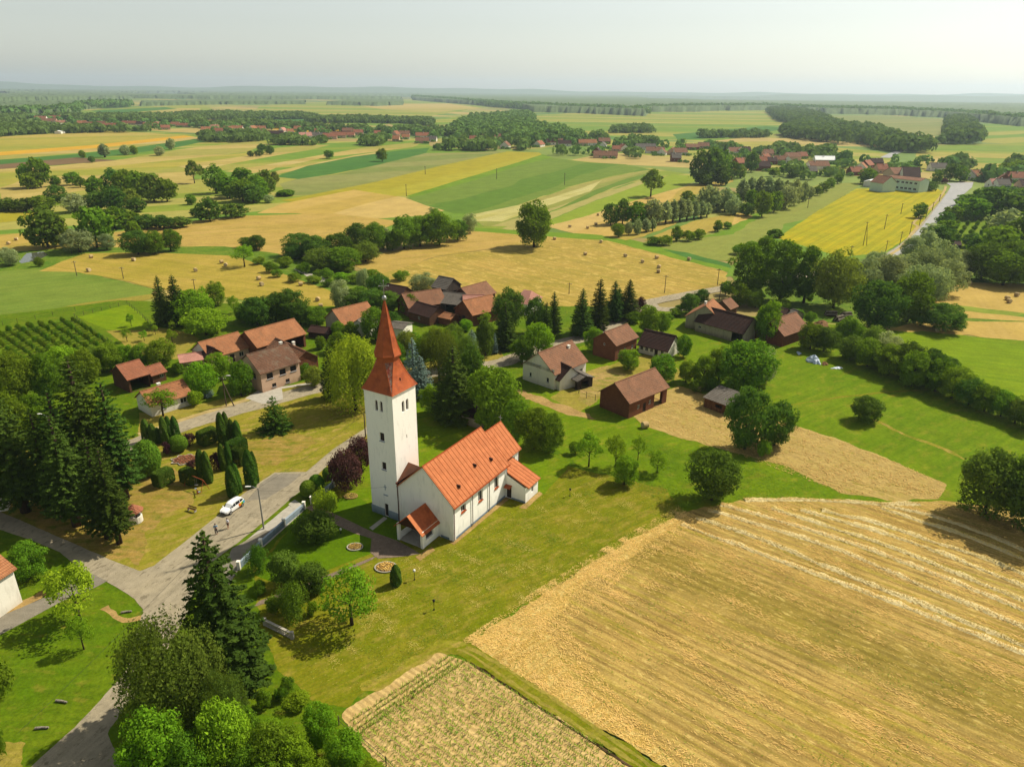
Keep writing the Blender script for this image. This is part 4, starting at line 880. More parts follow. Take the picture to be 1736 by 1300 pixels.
house('cottage', 'small white flat roofed house right behind the spire', 'cottage', Q5(735, 508), Q5(842, 520), 4.0, 5.5, 3.4, 'white_wall', 'tile_grey', wins=[('n', .8, 1.0, .9, 1.0), ('r', .5, 1, 1, 1), ('l', .5, 1, 1, 1)])
house('barn', 'dark brown roofed barn left of the farm cluster behind the spire', 'barn', Q5(718, 283), Q5(835, 305), 5.4, 7.5, 3.0, 'brick_dark', 'tile_dark')
house('barn', 'barn with tiled roof and small gabled dormer behind the spire', 'barn', Q5(800, 345), Q5(1030, 312), 6.0, 8.0, 3.0, 'brick_dark', 'tile_brown', wins=[('n', .5, 0, 2, 2.3, 'open')])
house('barn', 'tall dark wooden granary with grey roof standing above the farm cluster', 'granary', Q5(1020, 238), Q5(1110, 255), 8.0, 7.0, 5.6, 'wood_dark', 'tile_grey', wins=[('r', .5, 2.6, 3, 1.6, 'open')])
house('barn', 'long orange roofed barn at the back of the farm cluster near the hay field', 'barn', Q5(1150, 310), Q5(1300, 270), 5.6, 8.0, 3.0, 'brick_dark', 'tile_brown')
house('outbuilding', 'outbuilding with weathered grey board roof inside the farm cluster', 'outbuilding', Q5(1045, 330), Q5(1180, 345), 5.0, 9.0, 3.0, 'wood_dark', 'tile_grey', wins=[('n', .6, 0, 2.5, 2.3, 'open')])
house('outbuilding', 'outbuilding with pinkish tiled roof behind the brick gabled barn', 'outbuilding', Q5(1160, 352), Q5(1290, 350), 5.0, 6.0, 3.0, 'brick_dark', 'roof_pink')
house('barn', 'brick barn with orange roof and big gable at the right of the farm cluster', 'barn', Q5(1160, 385), Q5(1335, 348), 6.4, 8.0, 3.4, 'brick', 'tile_orange', wins=[('l', .5, 3.6, .8, .8), ('l', .5, 0, 1.4, 2.2, 'door')])
house('barn', 'dark brick barn with brown roof lowest in the farm cluster behind the spire', 'barn', Q5(890, 388), Q5(1020, 425), 4.6, 6.5, 2.6, 'brick_dark', 'tile_dark', wins=[('n', .5, .9, 1, .8)])
house('shed', 'tiny shed with orange roof at the foot of the farm cluster', 'shed', Q5(1030, 448), Q5(1120, 466), 2.8, 4.0, 2.0, 'brick', 'tile_orange')
house('house', 'house with pale pink hipped roof behind the row of dark spruces', 'house', Q5(1500, 315), Q5(1590, 330), 6.2, 8.5, 3.6, 'white_wall', 'roof_pink', roof='hip', wins=[('n', .5, 1, 1.1, 1.2)])
# right of the church
house('farmhouse', 'white farmhouse with brown tiled roof and dish beside the main street', 'house', Q6(215, 694), Q6(415, 618), 7.4, 9.0, 3.8, 'white_wall', 'tile_brown',
      wins=[('l', .35, 4.6, .5, .9), ('l', .55, 4.6, .5, .9), ('l', .25, 1.2, .6, 1.0), ('l', .8, 1.2, .7, 1.1), ('r', .4, 1, 1.1, 1.3), ('n', .85, .9, 1.1, 1.3)], sill='plinth', chim=[(.8, -.55, .5)])
house('outbuilding', 'low dark roofed wing leaning against the white farmhouse', 'outbuilding', Q6(274, 712), Q6(412, 778), 4.9, 5.6, 2.6, 'white_wall', 'tile_dark', wins=[('n', .4, .9, .7, .6), ('n', .7, .9, .7, .6)])
house('shed', 'ruined lean-to with slipped grey roof sheets at the end of the dark wing', 'shed', Q6(420, 790), Q6(500, 830), 2.9, 4.2, 2.2, 'wood_dark', 'tile_grey', roof='gable', wins=[('n', .5, 0, 2.5, 1.7, 'open'), ('r', .5, 0, 2, 1.7, 'open')])
house('brick_house', 'tall brick storehouse with orange brown roof behind the white farmhouse', 'storehouse', Q6(606, 571), Q6(742, 520), 6.6, 6.6, 4.2, 'brick', 'tile_brown',
      wins=[('n', .22, .05, 1.0, 2.1, 'door'), ('n', .45, 1.4, .8, 1.0), ('n', .8, 1.4, .8, 1.0), ('l', .5, 3.2, .5, .6)])
house('cottage', 'long low white cottage with sagging dark roof behind the brick storehouse', 'cottage', Q6(845, 552), Q6(1030, 592), 5.2, 6.4, 2.6, 'white_wall', 'tile_dark', ov=.7,
      wins=[('n', .1, .8, .8, 1.0), ('n', .27, .8, .8, 1.0), ('n', .44, .8, .8, 1.0), ('n', .6, 0, .9, 2.0, 'door'), ('n', .8, .8, .8, 1.0)])
bb = house('barn', 'brick barn with orange brown roof and open bay facing the dry yard', 'barn', Q6(665, 871), Q6(905, 780), 6.5, 7.6, 3.6, 'brick', 'tile_brown', gov=.4,
      wins=[('n', .13, 0, .9, 1.0, 'open') if False else ('n', .24, 1.2, .8, .9), ('n', .40, 0, 1.0, 2.0, 'door'), ('n', .54, 1.2, .8, .9), ('n', .77, 0, 2.8, 2.9, 'open'), ('r', .3, 0, 1.6, 2.6, 'open')])
sh = house('shed', 'low wooden board shed with grey sheet roof beside the two walnut trees', 'shed', Q6(1275, 886), Q6(1425, 938), 3.3, 5.0, 2.2, 'wood_brown', 'tile_grey', roof='mono', ov=.3, wins=[('n', .62, .9, 1.6, .7, 'open')], off=-2.4)
house('farmhouse', 'farmhouse whose grey gable and orange roof face the road fork on the right', 'house', Q6(1200, 415), Q6(1248, 374), 7.0, 10.0, 3.4, 'grey_wall', 'tile_orange')
house('barn', 'very long low barn with dark roof behind the bright meadow on the right', 'barn', Q6(1195, 415), Q6(1490, 488), 6.2, 8.0, 3.0, 'grey_wall', 'tile_dark', wins=[('n', .88, 0, 3.2, 2.4, 'open'), ('n', .1, 1, .9, .8)])
house('shed', 'small shed with steep tiled roof behind the very long low barn', 'shed', Q6(1300, 386), Q6(1350, 366), 4.4, 5.0, 2.6, 'brick_dark', 'tile_brown')
house('barn', 'brick barn with brown roof at the right end of the farmyard beyond the meadow', 'barn', Q7(245, 500), Q7(395, 452), 6.2, 8.0, 3.2, 'brick', 'tile_brown', wins=[('n', .75, .9, 1.6, 1.0)])
house('shed', 'small dark roofed shed behind the barn with the brown roof', 'shed', Q7(300, 425), Q7(350, 435), 4.0, 5.0, 2.6, 'brick_dark', 'tile_dark')
house('shed', 'small shed with bluish grey roof behind the barn with the brown roof', 'shed', Q7(370, 432), Q7(412, 445), 3.6, 5.0, 2.4, 'grey_wall', 'tile_grey')
house('hut', 'small dark hut with rusty roof hidden in the grove on the right', 'hut', (1611, 409), (1629, 410), 3.2, 5.0, 2.2, 'wood_dark', 'tile_dark')
house('shed', 'half buried shed with mossy roof among the trees behind the church tower', 'shed', Q5(1160, 985), Q5(1310, 1030), 3.2, 4.5, 2.2, 'grey_wall', 'tile_dark')
# at the left and bottom edges
house('village_hall', 'white building with orange roof cut off by the left edge', 'house', (-92, 952), (-30, 916), 8.2, 8.4, 5.2, 'white_wall', 'tile_orange')
house('house', 'house with reddish roof glimpsed behind the spruces at the left edge', 'house', (-46, 812), (14, 803), 4.6, 7.0, 2.8, 'white_wall', 'tile_red')
house('shed', 'small garden shed with shingled brown roof at the bottom edge', 'shed', (424, 1270), (452, 1284), 3.0, 2.6, 2.0, 'wood_brown', 'tile_brown')

# ------------------------------------------------------------------ far villages
ORD = ['first', 'second', 'third', 'fourth', 'fifth', 'sixth', 'seventh', 'eighth', 'ninth', 'tenth', 'eleventh', 'twelfth', 'thirteenth', 'fourteenth', 'fifteenth', 'sixteenth', 'seventeenth', 'eighteenth', 'nineteenth', 'twentieth']
ROOFN = {'tile_orange': 'orange', 'tile_red': 'red', 'tile_brown': 'brown', 'tile_dark': 'dark', 'tile_grey': 'grey', 'roof_pink': 'pink', 'roof_white': 'white', 'metal_green': 'green'}
FH = []
def far_row(place, grp, rows):
    """rows: (x, y_ground, width px, roof material, wall material, angle deg)"""
    rows = sorted(rows); cnt = {}
    tot = {}
    for r in rows: tot[r[3]] = tot.get(r[3], 0)+1
    for (x, y, wpx, rm, wm, da) in rows:
        c = G(x, y); FH.append((c.x, c.y)); s = c.length/F_; ln = max(9.0, wpx*s*1.08); rng = random.Random(int(x*7+y))
        k = cnt.get(rm, 0); cnt[rm] = k+1
        w = rng.uniform(7.5, 9.8); ze = rng.uniform(2.8, 3.8); zr = ze + w*.42
        lab = '%s roofed house, %s from the left %s' % (ROOFN[rm], ORD[min(k, 19)], place) if tot[rm] > 1 else '%s roofed house %s' % (ROOFN[rm], place)
        a = radians(da) + rng.uniform(-.1, .1); d = Vector((cos(a), sin(a), 0))*ln/2
        P1, P2 = c-d, c+d
        p1 = proj(P1.x, P1.y, zr); p2 = proj(P2.x, P2.y, zr)
        house('farm_house', lab, 'house', p1, p2, zr, w, ze, wm, rm, group=grp, wins=[('n', .25, 1, 1.2, 1.2), ('n', .7, 1, 1.2, 1.2), ('r', .35, 1, 1.2, 1.2), ('l', .5, 1, 1.2, 1.2)])
o_, r_, b_, d_, g_, p_, w_ = 'tile_orange', 'tile_red', 'tile_brown', 'tile_dark', 'tile_grey', 'roof_pink', 'roof_white'
ww, pw, bw, bd = 'white_wall', 'pink_wall', 'pink_wall', 'brick'
far_row('in the far left village', 'houses of the far left village', [(70, 204, 14, r_, ww, 5), (84, 208, 18, b_, pw, 10), (97, 203, 20, r_, bw, 0), (103, 211, 14, b_, ww, 60), (140, 212, 11, o_, ww, 20), (153, 214, 18, r_, ww, 5), (172, 213, 10, b_, bd, 0), (190, 216, 24, r_, bw, 0),
    (208, 216, 14, b_, bw, 10), (222, 212, 22, r_, bw, 0), (240, 214, 12, d_, ww, 0), (256, 216, 18, r_, pw, 20), (268, 214, 12, b_, ww, 80), (281, 220, 12, r_, bw, 30), (298, 214, 12, o_, ww, 0), (312, 216, 20, r_, pw, 5)])
far_row('in the middle of the far village', 'houses of the far middle village', [(352, 223, 16, o_, ww, 15), (364, 219, 14, b_, ww, 70), (373, 226, 14, r_, bw, 0), (388, 223, 12, o_, ww, 20), (403, 221, 15, o_, ww, 10), (429, 222, 9, o_, ww, 60), (442, 221, 15, o_, pw, 5), (468, 231, 22, d_, bd, 5), (480, 226, 9, p_, ww, 70), (492, 227, 10, o_, ww, 30),
    (505, 222, 10, o_, bw, 0), (518, 234, 18, p_, ww, 20), (530, 233, 14, g_, ww, 10), (542, 226, 14, r_, ww, 5), (546, 234, 18, g_, ww, 5), (560, 236, 20, r_, bw, 8), (574, 234, 22, r_, bw, 8), (590, 226, 16, b_, bd, 0), (595, 233, 12, r_, bw, 8), (608, 229, 14, r_, bw, 5)])
far_row('in the far village centre', 'houses of the far central village', [(640, 230, 10, r_, bw, 10), (671, 232, 10, r_, pw, 60), (672, 240, 9, o_, bw, 0), (686, 230, 16, b_, ww, 5), (688, 236, 12, o_, ww, 5), (716, 234, 20, r_, ww, 10), (716, 243, 20, b_, bw, 5), (733, 240, 14, g_, ww, 0),
    (802, 234, 14, b_, ww, 5), (815, 236, 10, o_, ww, 5), (802, 240, 8, r_, bw, 0), (844, 236, 8, b_, ww, 0), (857, 252, 14, b_, ww, 70), (914, 249, 18, r_, ww, 70), (934, 246, 14, b_, ww, 10), (946, 244, 14, b_, bw, 0), (957, 248, 20, d_, ww, 5)])
far_row('in the village beyond the striped fields', 'houses beyond the striped fields', [(988, 247, 14, o_, bw, 5), (1002, 247, 16, o_, ww, 5), (1024, 244, 18, b_, bd, 0), (1022, 251, 16, g_, ww, 80), (1026, 268, 36, b_, bw, 2), (1012, 264, 12, d_, bd, 70), (1044, 257, 10, r_, pw, 10), (1056, 256, 20, r_, ww, 100),
    (1094, 254, 30, g_, ww, 0), (1110, 260, 28, b_, ww, 0), (1122, 263, 12, b_, ww, 70), (1140, 262, 18, r_, bw, 60), (1152, 263, 20, b_, ww, 5), (1145, 274, 14, g_, bd, 0), (1172, 254, 20, b_, bd, 10), (1192, 252, 16, b_, pw, 0)])
far_row('in the village above the poplar row', 'houses above the poplar row', [(1244, 262, 18, b_, ww, 10), (1254, 262, 12, o_, ww, 70), (1264, 260, 10, d_, bd, 0), (1254, 281, 20, r_, bd, 30), (1290, 279, 14, r_, pw, 5), (1296, 273, 12, r_, bw, 40), (1301, 265, 14, b_, bw, 0), (1306, 279, 16, d_, bd, 10), (1290, 289, 22, d_, bd, 5), (1320, 277, 16, b_, bw, 0),
    (1334, 277, 14, r_, ww, 70), (1342, 272, 22, b_, bw, 10), (1358, 269, 14, r_, bw, 5), (1385, 287, 30, b_, ww, 5), (1396, 277, 28, w_, ww, 0), (1370, 296, 20, g_, bd, 5)])
far_row('in the village at the right road', 'houses by the right hand road', [(1448, 297, 18, r_, bd, 5), (1468, 285, 20, r_, bd, 40), (1484, 282, 16, d_, bd, 0), (1459, 290, 12, o_, ww, 60), (1492, 294, 10, r_, bw, 5), (1588, 290, 22, g_, ww, 0), (1642, 305, 14, d_, ww, 60), (1654, 304, 12, o_, pw, 0), (1700, 312, 16, b_, bd, 60),
    (1684, 318, 16, p_, ww, 0), (1696, 320, 14, g_, ww, 0), (1722, 309, 34, r_, ww, 0), (1734, 322, 16, d_, bw, 0)])
# green hall and big white building
house('hall', 'long hall with bright green roof at the edge of the far left village', 'hall', (47, 210), (94, 210), 7.0, 14, 4.8, 'white_wall', 'metal_green', wins=[('n', .2, 1, 4, 2), ('n', .5, 1, 4, 2), ('n', .8, 1, 4, 2)])
house('shed', 'low white roofed building right of the green roofed hall', 'outbuilding', (97, 222), (105, 221), 4.0, 8, 3.0, 'white_wall', 'roof_white')
wn = [('n', t, z, 2.0, 1.3) for z in (5.0, 1.3) for t in (.08, .22, .36, .5, .62, .74, .88)]
house('school', 'big pale green two storey building with small windows above the yellow field', 'school', (1511, 297), (1570, 303), 9.0, 11.0, 7.6, 'green_wall', 'tile_brown', wins=wn)
house('school', 'plain grey walled wing with steep roof left of the big pale green building', 'building', (1489, 297), (1512, 300), 10.0, 12.0, 6.0, 'green_wall', 'tile_brown')
house('barn', 'tall dark roofed building behind the big pale green building', 'building', (1530, 283), (1560, 284), 11.5, 16.0, 5.5, 'white_wall', 'tile_dark', wins=[('n', .5, 1, 2, 2)])
house('barn', 'brown roofed building at the left behind the big pale green building', 'building', (1508, 284), (1530, 284), 10.0, 14.0, 6.0, 'pink_wall', 'tile_brown')
house('shed', 'small white lean-to at the left foot of the pale green building', 'shed', (1474, 306), (1486, 302), 4.5, 7.0, 3.5, 'white_wall', 'roof_white')
# ------------------------------------------------------------------ foliage meshes
def leaf_quads(P, Nn, size, rng, asp=.7, bend=0.0):
    """one quad per point P (n,3), facing Nn, edge size (n,)"""
    n = len(P); r = rng.normal(size=(n, 3)); t = np.cross(Nn, r); t /= np.linalg.norm(t, axis=1, keepdims=True)+1e-9
    b = np.cross(Nn, t); s = size[:, None]*.5
    V = np.stack([P - t*s, P - b*s*asp, P + t*s, P + b*s*asp], 1).reshape(-1, 3)
    return V
def unit(v): return v/(np.linalg.norm(v, axis=1, keepdims=True)+1e-9)
def crown_points(kind, rng, n, W, Hh):
    """returns points, normals, size factor for a crown of width W, total height Hh (trunk included)"""
    if kind in ('round', 'loose', 'tall', 'bush', 'twist'):
        z0 = {'round': -.04, 'loose': .10, 'tall': -.02, 'bush': -.06, 'twist': .05}[kind]*Hh
        nc = {'round': 95, 'loose': 46, 'tall': 100, 'bush': 26, 'twist': 40}[kind]
        cz = (Hh+z0)/2; rz = (Hh-z0)/2; rx = W/2
        d = unit(rng.normal(size=(nc, 3))); lo_ = -.93 if kind in ('round', 'tall', 'bush') else -.5; d[:, 2] = np.where(d[:, 2] < lo_, -d[:, 2]*.6, d[:, 2])
        rr = rng.uniform(.30, 1.0, nc)**.45
        lob = 1 + .16*np.sin(d[:, 0]*3+rng.uniform(0, 6)) + .13*np.sin(d[:, 1]*4+rng.uniform(0, 6))
        cr = rng.uniform(.10, .21, nc)*W*(1.35 if kind == 'bush' else 1)*(.85 if kind == 'loose' else 1.0)
        cc = np.stack([d[:, 0]*rr*lob*(rx-cr*.75), d[:, 1]*rr*lob*(rx-cr*.75), cz + d[:, 2]*rr*(rz-cr*.7)], 1)
        # narrower towards the foot
        if kind != 'bush': k = np.clip((.84 if kind in ('round', 'tall') else .66)+(cc[:, 2]-z0)/(rz*1.5), .6, 1)*np.clip(1.25-.55*np.clip((cc[:, 2]-cz)/rz, 0, 1)**1.5, .7, 1); cc[:, 0] *= k; cc[:, 1] *= k
        idx = rng.integers(0, nc, n); u = unit(rng.normal(size=(n, 3)) + unit(cc[idx]-[0, 0, cz])*.55 + [0, 0, .25])
        rad = cr[idx]*rng.uniform(.72, 1.06, n)*(1+.25*rng.normal(size=n)*.4)
        P = cc[idx] + u*rad[:, None]*[1, 1, .8]
        N_ = unit(u + rng.normal(size=(n, 3))*.45)
        return P, N_, np.ones(n)
    if kind == 'ball':
        d = unit(rng.normal(size=(n, 3))); P = d*[W/2, W/2, Hh/2]*(1+rng.normal(size=(n, 1))*.03) + [0, 0, Hh/2]
        return P, unit(d+rng.normal(size=(n, 3))*.3), np.ones(n)
    if kind == 'block':
        q = rng.uniform(-1, 1, (n, 3)); ax = rng.integers(0, 3, n); sg = np.where(rng.random(n) < .5, -1.0, 1.0); sg = np.where(ax == 2, 1.0, sg)
        nn = np.zeros((n, 3)); nn[np.arange(n), ax] = sg; q[np.arange(n), ax] = sg
        q = np.sign(q)*np.abs(q)**.9
        l = (np.abs(q)**5).sum(1)**.2; q = q/l[:, None]
        P = q*[W/2, W*.32, Hh/2]*(1+rng.normal(size=(n, 1))*.02)+[0, 0, Hh/2]
        return P, unit(nn+rng.normal(size=(n, 3))*.35), np.ones(n)
    if kind == 'thuja':
        z = rng.uniform(0, 1, n); r = W/2*np.clip(np.sqrt(np.clip(1-(z*1.0)**2.6, 0, 1)), .05, 1)*(.8+.2*np.minimum(z*6, 1)); a = rng.uniform(0, 2*pi, n)
        r = r*(1+.10*np.sin(a*5+z*9)+rng.normal(size=n)*.05)
        P = np.stack([r*np.cos(a), r*np.sin(a), z*Hh], 1); nn = unit(np.stack([np.cos(a), np.sin(a), .35+z*.5], 1)+rng.normal(size=(n, 3))*.35)
        return P, nn, np.ones(n)
    if kind == 'poplar':
        ns = 60; a0 = rng.uniform(0, 2*pi, ns); r0 = np.sqrt(rng.uniform(0, 1, ns))*W/2*.8; zt = Hh*(1-.35*(r0/(W/2))**2)*rng.uniform(.85, 1, ns); zb = Hh*.12+r0*.4
        i = rng.integers(0, ns, n); t = rng.random(n); z = zb[i]+(zt[i]-zb[i])*t; w = W*.13*np.sin(pi*np.clip(t*.9+.08, 0, 1))**.6
        u = unit(rng.normal(size=(n, 3)))
        env = np.clip(np.sin(pi*np.clip(z/Hh*.86+.14, 0, 1))**.5, .2, 1)
        P = np.stack([r0[i]*np.cos(a0[i])*env, r0[i]*np.sin(a0[i])*env, z], 1) + u*w[:, None]
        return P, unit(u+rng.normal(size=(n, 3))*.4+[0, 0, .2]), np.ones(n)
    if kind in ('willow', 'birch'):
        ns = 700 if kind == 'willow' else 520
        nb = 16 if kind == 'willow' else 26; ba = rng.uniform(0, 2*pi, nb); br = np.sqrt(rng.uniform(0.02, 1, nb))*W/2*.72; bz = Hh*(.93-.36*(br/(W/2))**1.6)*rng.uniform(.86, 1.02, nb); bs = rng.uniform(.12, .24, nb)*W*(1 if kind == 'willow' else .68)
        j = rng.integers(0, nb, ns); d = unit(rng.normal(size=(ns, 3))); d[:, 2] = np.abs(d[:, 2])
        S = np.stack([br[j]*np.cos(ba[j]), br[j]*np.sin(ba[j]), bz[j]-bs[j]*.6], 1)+d*bs[j][:, None]
        ln = rng.uniform(.2, .85 if kind == 'willow' else .62, ns)*Hh; ln = np.minimum(ln, S[:, 2]-.05*Hh)
        i = rng.integers(0, ns, n); t = rng.random(n)**.85
        out = unit(S[i]*[1, 1, 0])
        P = S[i] + out*(np.sin(t*1.6)*.06*W)[:, None]; P[:, 2] -= ln[i]*t; P += rng.normal(size=(n, 3))*.018*W
        N_ = unit(out+rng.normal(size=(n, 3))*.55+[0, 0, .35]); return P, N_, np.ones(n)
    if kind in ('spruce', 'cone', 'spruce2'):
        tiers = {'spruce': 26, 'spruce2': 24, 'cone': 16}[kind]; sg = []
        zb = Hh*{'spruce': .06, 'spruce2': .16, 'cone': .0}[kind]
        for k in range(tiers):
            f = k/(tiers-1); z = zb+(Hh*.985-zb)*f**.92; R = W/2*((1-f)**.68*(.96 if kind != 'cone' else 1.0)+.02)
            if kind != 'cone' and f < .12: R *= .78+f*1.8
            nb = max(5, int(15*(1-f)+5)); a0 = rng.uniform(0, 6)
            for b in range(nb):
                a = a0+2*pi*b/nb+rng.normal()*.14; RR = R*rng.uniform(.74, 1.12)
                sg.append((z, a, RR, rng.uniform(-.34, -.10) if f < .8 else rng.uniform(-.1, .5)))
        sg = np.array(sg); wt = sg[:, 2]**1.35+.03*W; wt /= wt.sum(); i = rng.choice(len(sg), n, p=wt); t = rng.random(n)**.62
        z, a, R, dr = sg[i].T
        side = rng.normal(size=n)*.085*R*(1.15-t*.75); r = R*t
        x = r*np.cos(a)-side*np.sin(a); y = r*np.sin(a)+side*np.cos(a)
        zz = z + dr*R*t**1.0 + .16*R*t**3 - np.abs(rng.normal(size=n))*.035*R
        P = np.stack([x, y, np.maximum(zz, .02)], 1)
        N_ = unit(np.stack([np.cos(a)*.45, np.sin(a)*.45, np.full(n, .9)], 1)+rng.normal(size=(n, 3))*.5)
        return P, N_, np.ones(n)
SPEC = {}
def trunk_mb(kind, W, Hh, rng, mi=0):
    b = MB(); h = Hh*{'spruce': .96, 'spruce2': .96, 'thuja': .5, 'poplar': .8, 'bush': .35, 'ball': .4, 'block': .5, 'cone': .8}.get(kind, .62)
    r = max(.05, Hh*.022) if kind not in ('bush', 'ball', 'block', 'thuja') else Hh*.015
    lean = rng.normal()*.03*Hh if kind in ('loose', 'round') else 0
    b.tube([(0, 0, -.2), (lean*.2, 0, h*.3), (lean*.6, lean*.2, h*.65), (lean, lean*.3, h)], [r*1.35, r, r*.7, r*.22], 7, mi)
    if kind in ('round', 'loose', 'tall', 'willow', 'birch', 'twist'):
        for k in range(7):
            a = 2*pi*k/7+rng.normal()*.3; z = h*rng.uniform(.32, .72); l = W*rng.uniform(.26, .40)
            b.tube([(lean*.4, 0, z), (cos(a)*l*.5, sin(a)*l*.5, z+Hh*.10), (cos(a)*l, sin(a)*l, z+Hh*rng.uniform(.16, .26))], [r*.45, r*.3, r*.1], 5, mi)
    if kind == 'bush':
        for k in range(4):
            a = 2*pi*k/4; b.tube([(0, 0, -.1), (cos(a)*W*.25, sin(a)*W*.25, Hh*.5)], [r, r*.3], 4, mi)
    return b
TREES = {}
def make_kind(key, kind, W, Hh, n, leaf, lf, bark='bark', variants=2, single=False, asp=.7):
    lst = []
    for v in range(variants):
        rng = np.random.default_rng(abs(hash_(key))*10+v)
        P, Nn, sf = crown_points(kind, rng, n, W, Hh)
        sz = leaf*np.clip(rng.lognormal(-.05, .38, n), .4, 2.0)*sf
        V = leaf_quads(P, Nn, sz, rng, asp)
        F = np.arange(len(V), dtype=np.int32).reshape(-1, 4)
        t = trunk_mb(kind, W, Hh, rng)
        if single:
            me = t.mesh(key, [M[bark], M[lf]]); bm = bmesh.new(); bm.from_mesh(me); 
            vs = [bm.verts.new(x) for x in V]
            for a in range(0, len(vs), 4):
                f = bm.faces.new(vs[a:a+4]); f.material_index = 1
            bm.to_mesh(me); bm.free(); lst.append((me, None))
        else:
            lst.append((t.mesh(key+'_trunk', M[bark], True), npmesh(key+'_crown', V, F, M[lf])))
    TREES[key] = (lst, W, Hh)
def hash_(s): return sum((i+1)*ord(c) for i, c in enumerate(s)) % 9973
mk = make_kind
# near kinds
mk('leafy', 'round', 8, 9, 11000, .30, 'lf_mid', variants=3)
mk('bright', 'round', 8, 9, 10000, .30, 'lf_bright', variants=3)
mk('olive', 'round', 8, 9, 10000, .30, 'lf_olive', variants=2)
mk('dark', 'round', 8, 9, 11000, .30, 'lf_dark', variants=3)
mk('loose', 'loose', 8, 9, 3600, .30, 'lf_bright', variants=3)
mk('sparse', 'loose', 7, 8, 2600, .28, 'lf_bright', variants=2)
mk('tall', 'tall', 8, 14, 12000, .34, 'lf_mid', variants=2)
mk('silver', 'round', 8, 9, 9000, .30, 'lf_silver', variants=2)
mk('poplar', 'poplar', 5, 14, 7000, .32, 'lf_silver', 'bark_pale', variants=2)
mk('willow', 'willow', 10, 12, 26000, .32, 'lf_yellow', variants=1, asp=.4)
mk('birch', 'birch', 12, 14, 30000, .25, 'lf_birch', 'bark_pale', variants=2, asp=.5)
mk('spruce', 'spruce', 8, 20, 24000, .38, 'lf_spruce', variants=3, asp=.45)
mk('spruce_bare', 'spruce2', 8, 20, 16000, .38, 'lf_spruce', variants=3, asp=.45)
mk('blue', 'spruce', 5, 9, 7000, .24, 'lf_blue', variants=2, asp=.5)
mk('cone', 'cone', 6, 6, 9000, .22, 'lf_dark', variants=1)
mk('thuja', 'thuja', 1.6, 4.6, 6500, .16, 'lf_thuja', variants=3)
mk('ball', 'ball', 3, 2.6, 6500, .17, 'lf_box', variants=2)
mk('block', 'block', 3.4, 2.2, 9000, .17, 'lf_thuja', variants=2)
mk('purple', 'round', 6, 5, 6500, .22, 'lf_purple', variants=2)
mk('purple_bush', 'bush', 3, 2.4, 2600, .18, 'lf_purple', variants=2)
mk('bush', 'bush', 3.5, 2.8, 3200, .20, 'lf_mid', variants=3)
mk('bush_bright', 'bush', 3.5, 2.8, 3200, .20, 'lf_bright', variants=2)
mk('dome', 'bush', 5, 4.6, 9000, .2, 'lf_dark', variants=2)
mk('juniper', 'bush', 4.5, 1.6, 3200, .18, 'lf_yellow', variants=1)
mk('weeping', 'willow', 5, 4.5, 11000, .18, 'lf_box', variants=2, asp=.4)
# far kinds: one mesh each
for k, kd, W_, H2, lf in (('leafy_far', 'round', 8, 9, 'lf_mid'), ('dark_far', 'round', 8, 9, 'lf_dark'), ('olive_far', 'round', 8, 9, 'lf_olive'), ('silver_far', 'round', 8, 9, 'lf_silver'), ('poplar_far', 'poplar', 5, 13, 'lf_silver'), ('tall_far', 'tall', 8, 14, 'lf_mid'), ('spruce_far', 'spruce', 7, 16, 'lf_spruce'), ('loose_far', 'loose', 8, 10, 'lf_olive'), ('bush_far', 'bush', 5, 3.6, 'lf_mid')):
    mk(k, kd, W_, H2, 1500, .75, lf, variants=2, single=True)

NOUN = {'dome': ('shrub', 'dense round green shrub'), 'leafy': ('tree', 'rounded mid green tree'), 'bright': ('tree', 'bright green leafy tree'), 'olive': ('tree', 'olive green tree'), 'dark': ('tree', 'dark green round tree'), 'loose': ('tree', 'loose airy green tree'), 'sparse': ('tree', 'thin yellowish tree'),
        'tall': ('tree', 'tall green tree'), 'silver': ('tree', 'silvery green willow'), 'poplar': ('tree', 'slim silvery tree'), 'willow': ('willow', 'weeping yellowish willow'), 'birch': ('tree', 'drooping birch'), 'spruce': ('conifer', 'dark spruce'),
        'spruce_bare': ('conifer', 'old bare footed spruce'), 'blue': ('conifer', 'blue spruce'), 'cone': ('conifer', 'dark cone shaped evergreen'), 'thuja': ('conifer', 'narrow columnar thuja'), 'ball': ('shrub', 'clipped round box ball'), 'block': ('shrub', 'clipped block hedge'),
        'purple': ('tree', 'purple leaved plum tree'), 'purple_bush': ('shrub', 'purple brown shrub'), 'bush': ('shrub', 'green bush'), 'bush_bright': ('shrub', 'bright green bush'), 'juniper': ('shrub', 'low spreading yellow green juniper'), 'weeping': ('shrub', 'small weeping garden tree')}
NAME = {'tree': 'leafy_tree', 'willow': 'weeping_willow', 'conifer': 'conifer', 'shrub': 'shrub'}
TOT = {'n': 0}
TRNG = random.Random(99)
GZ = .18
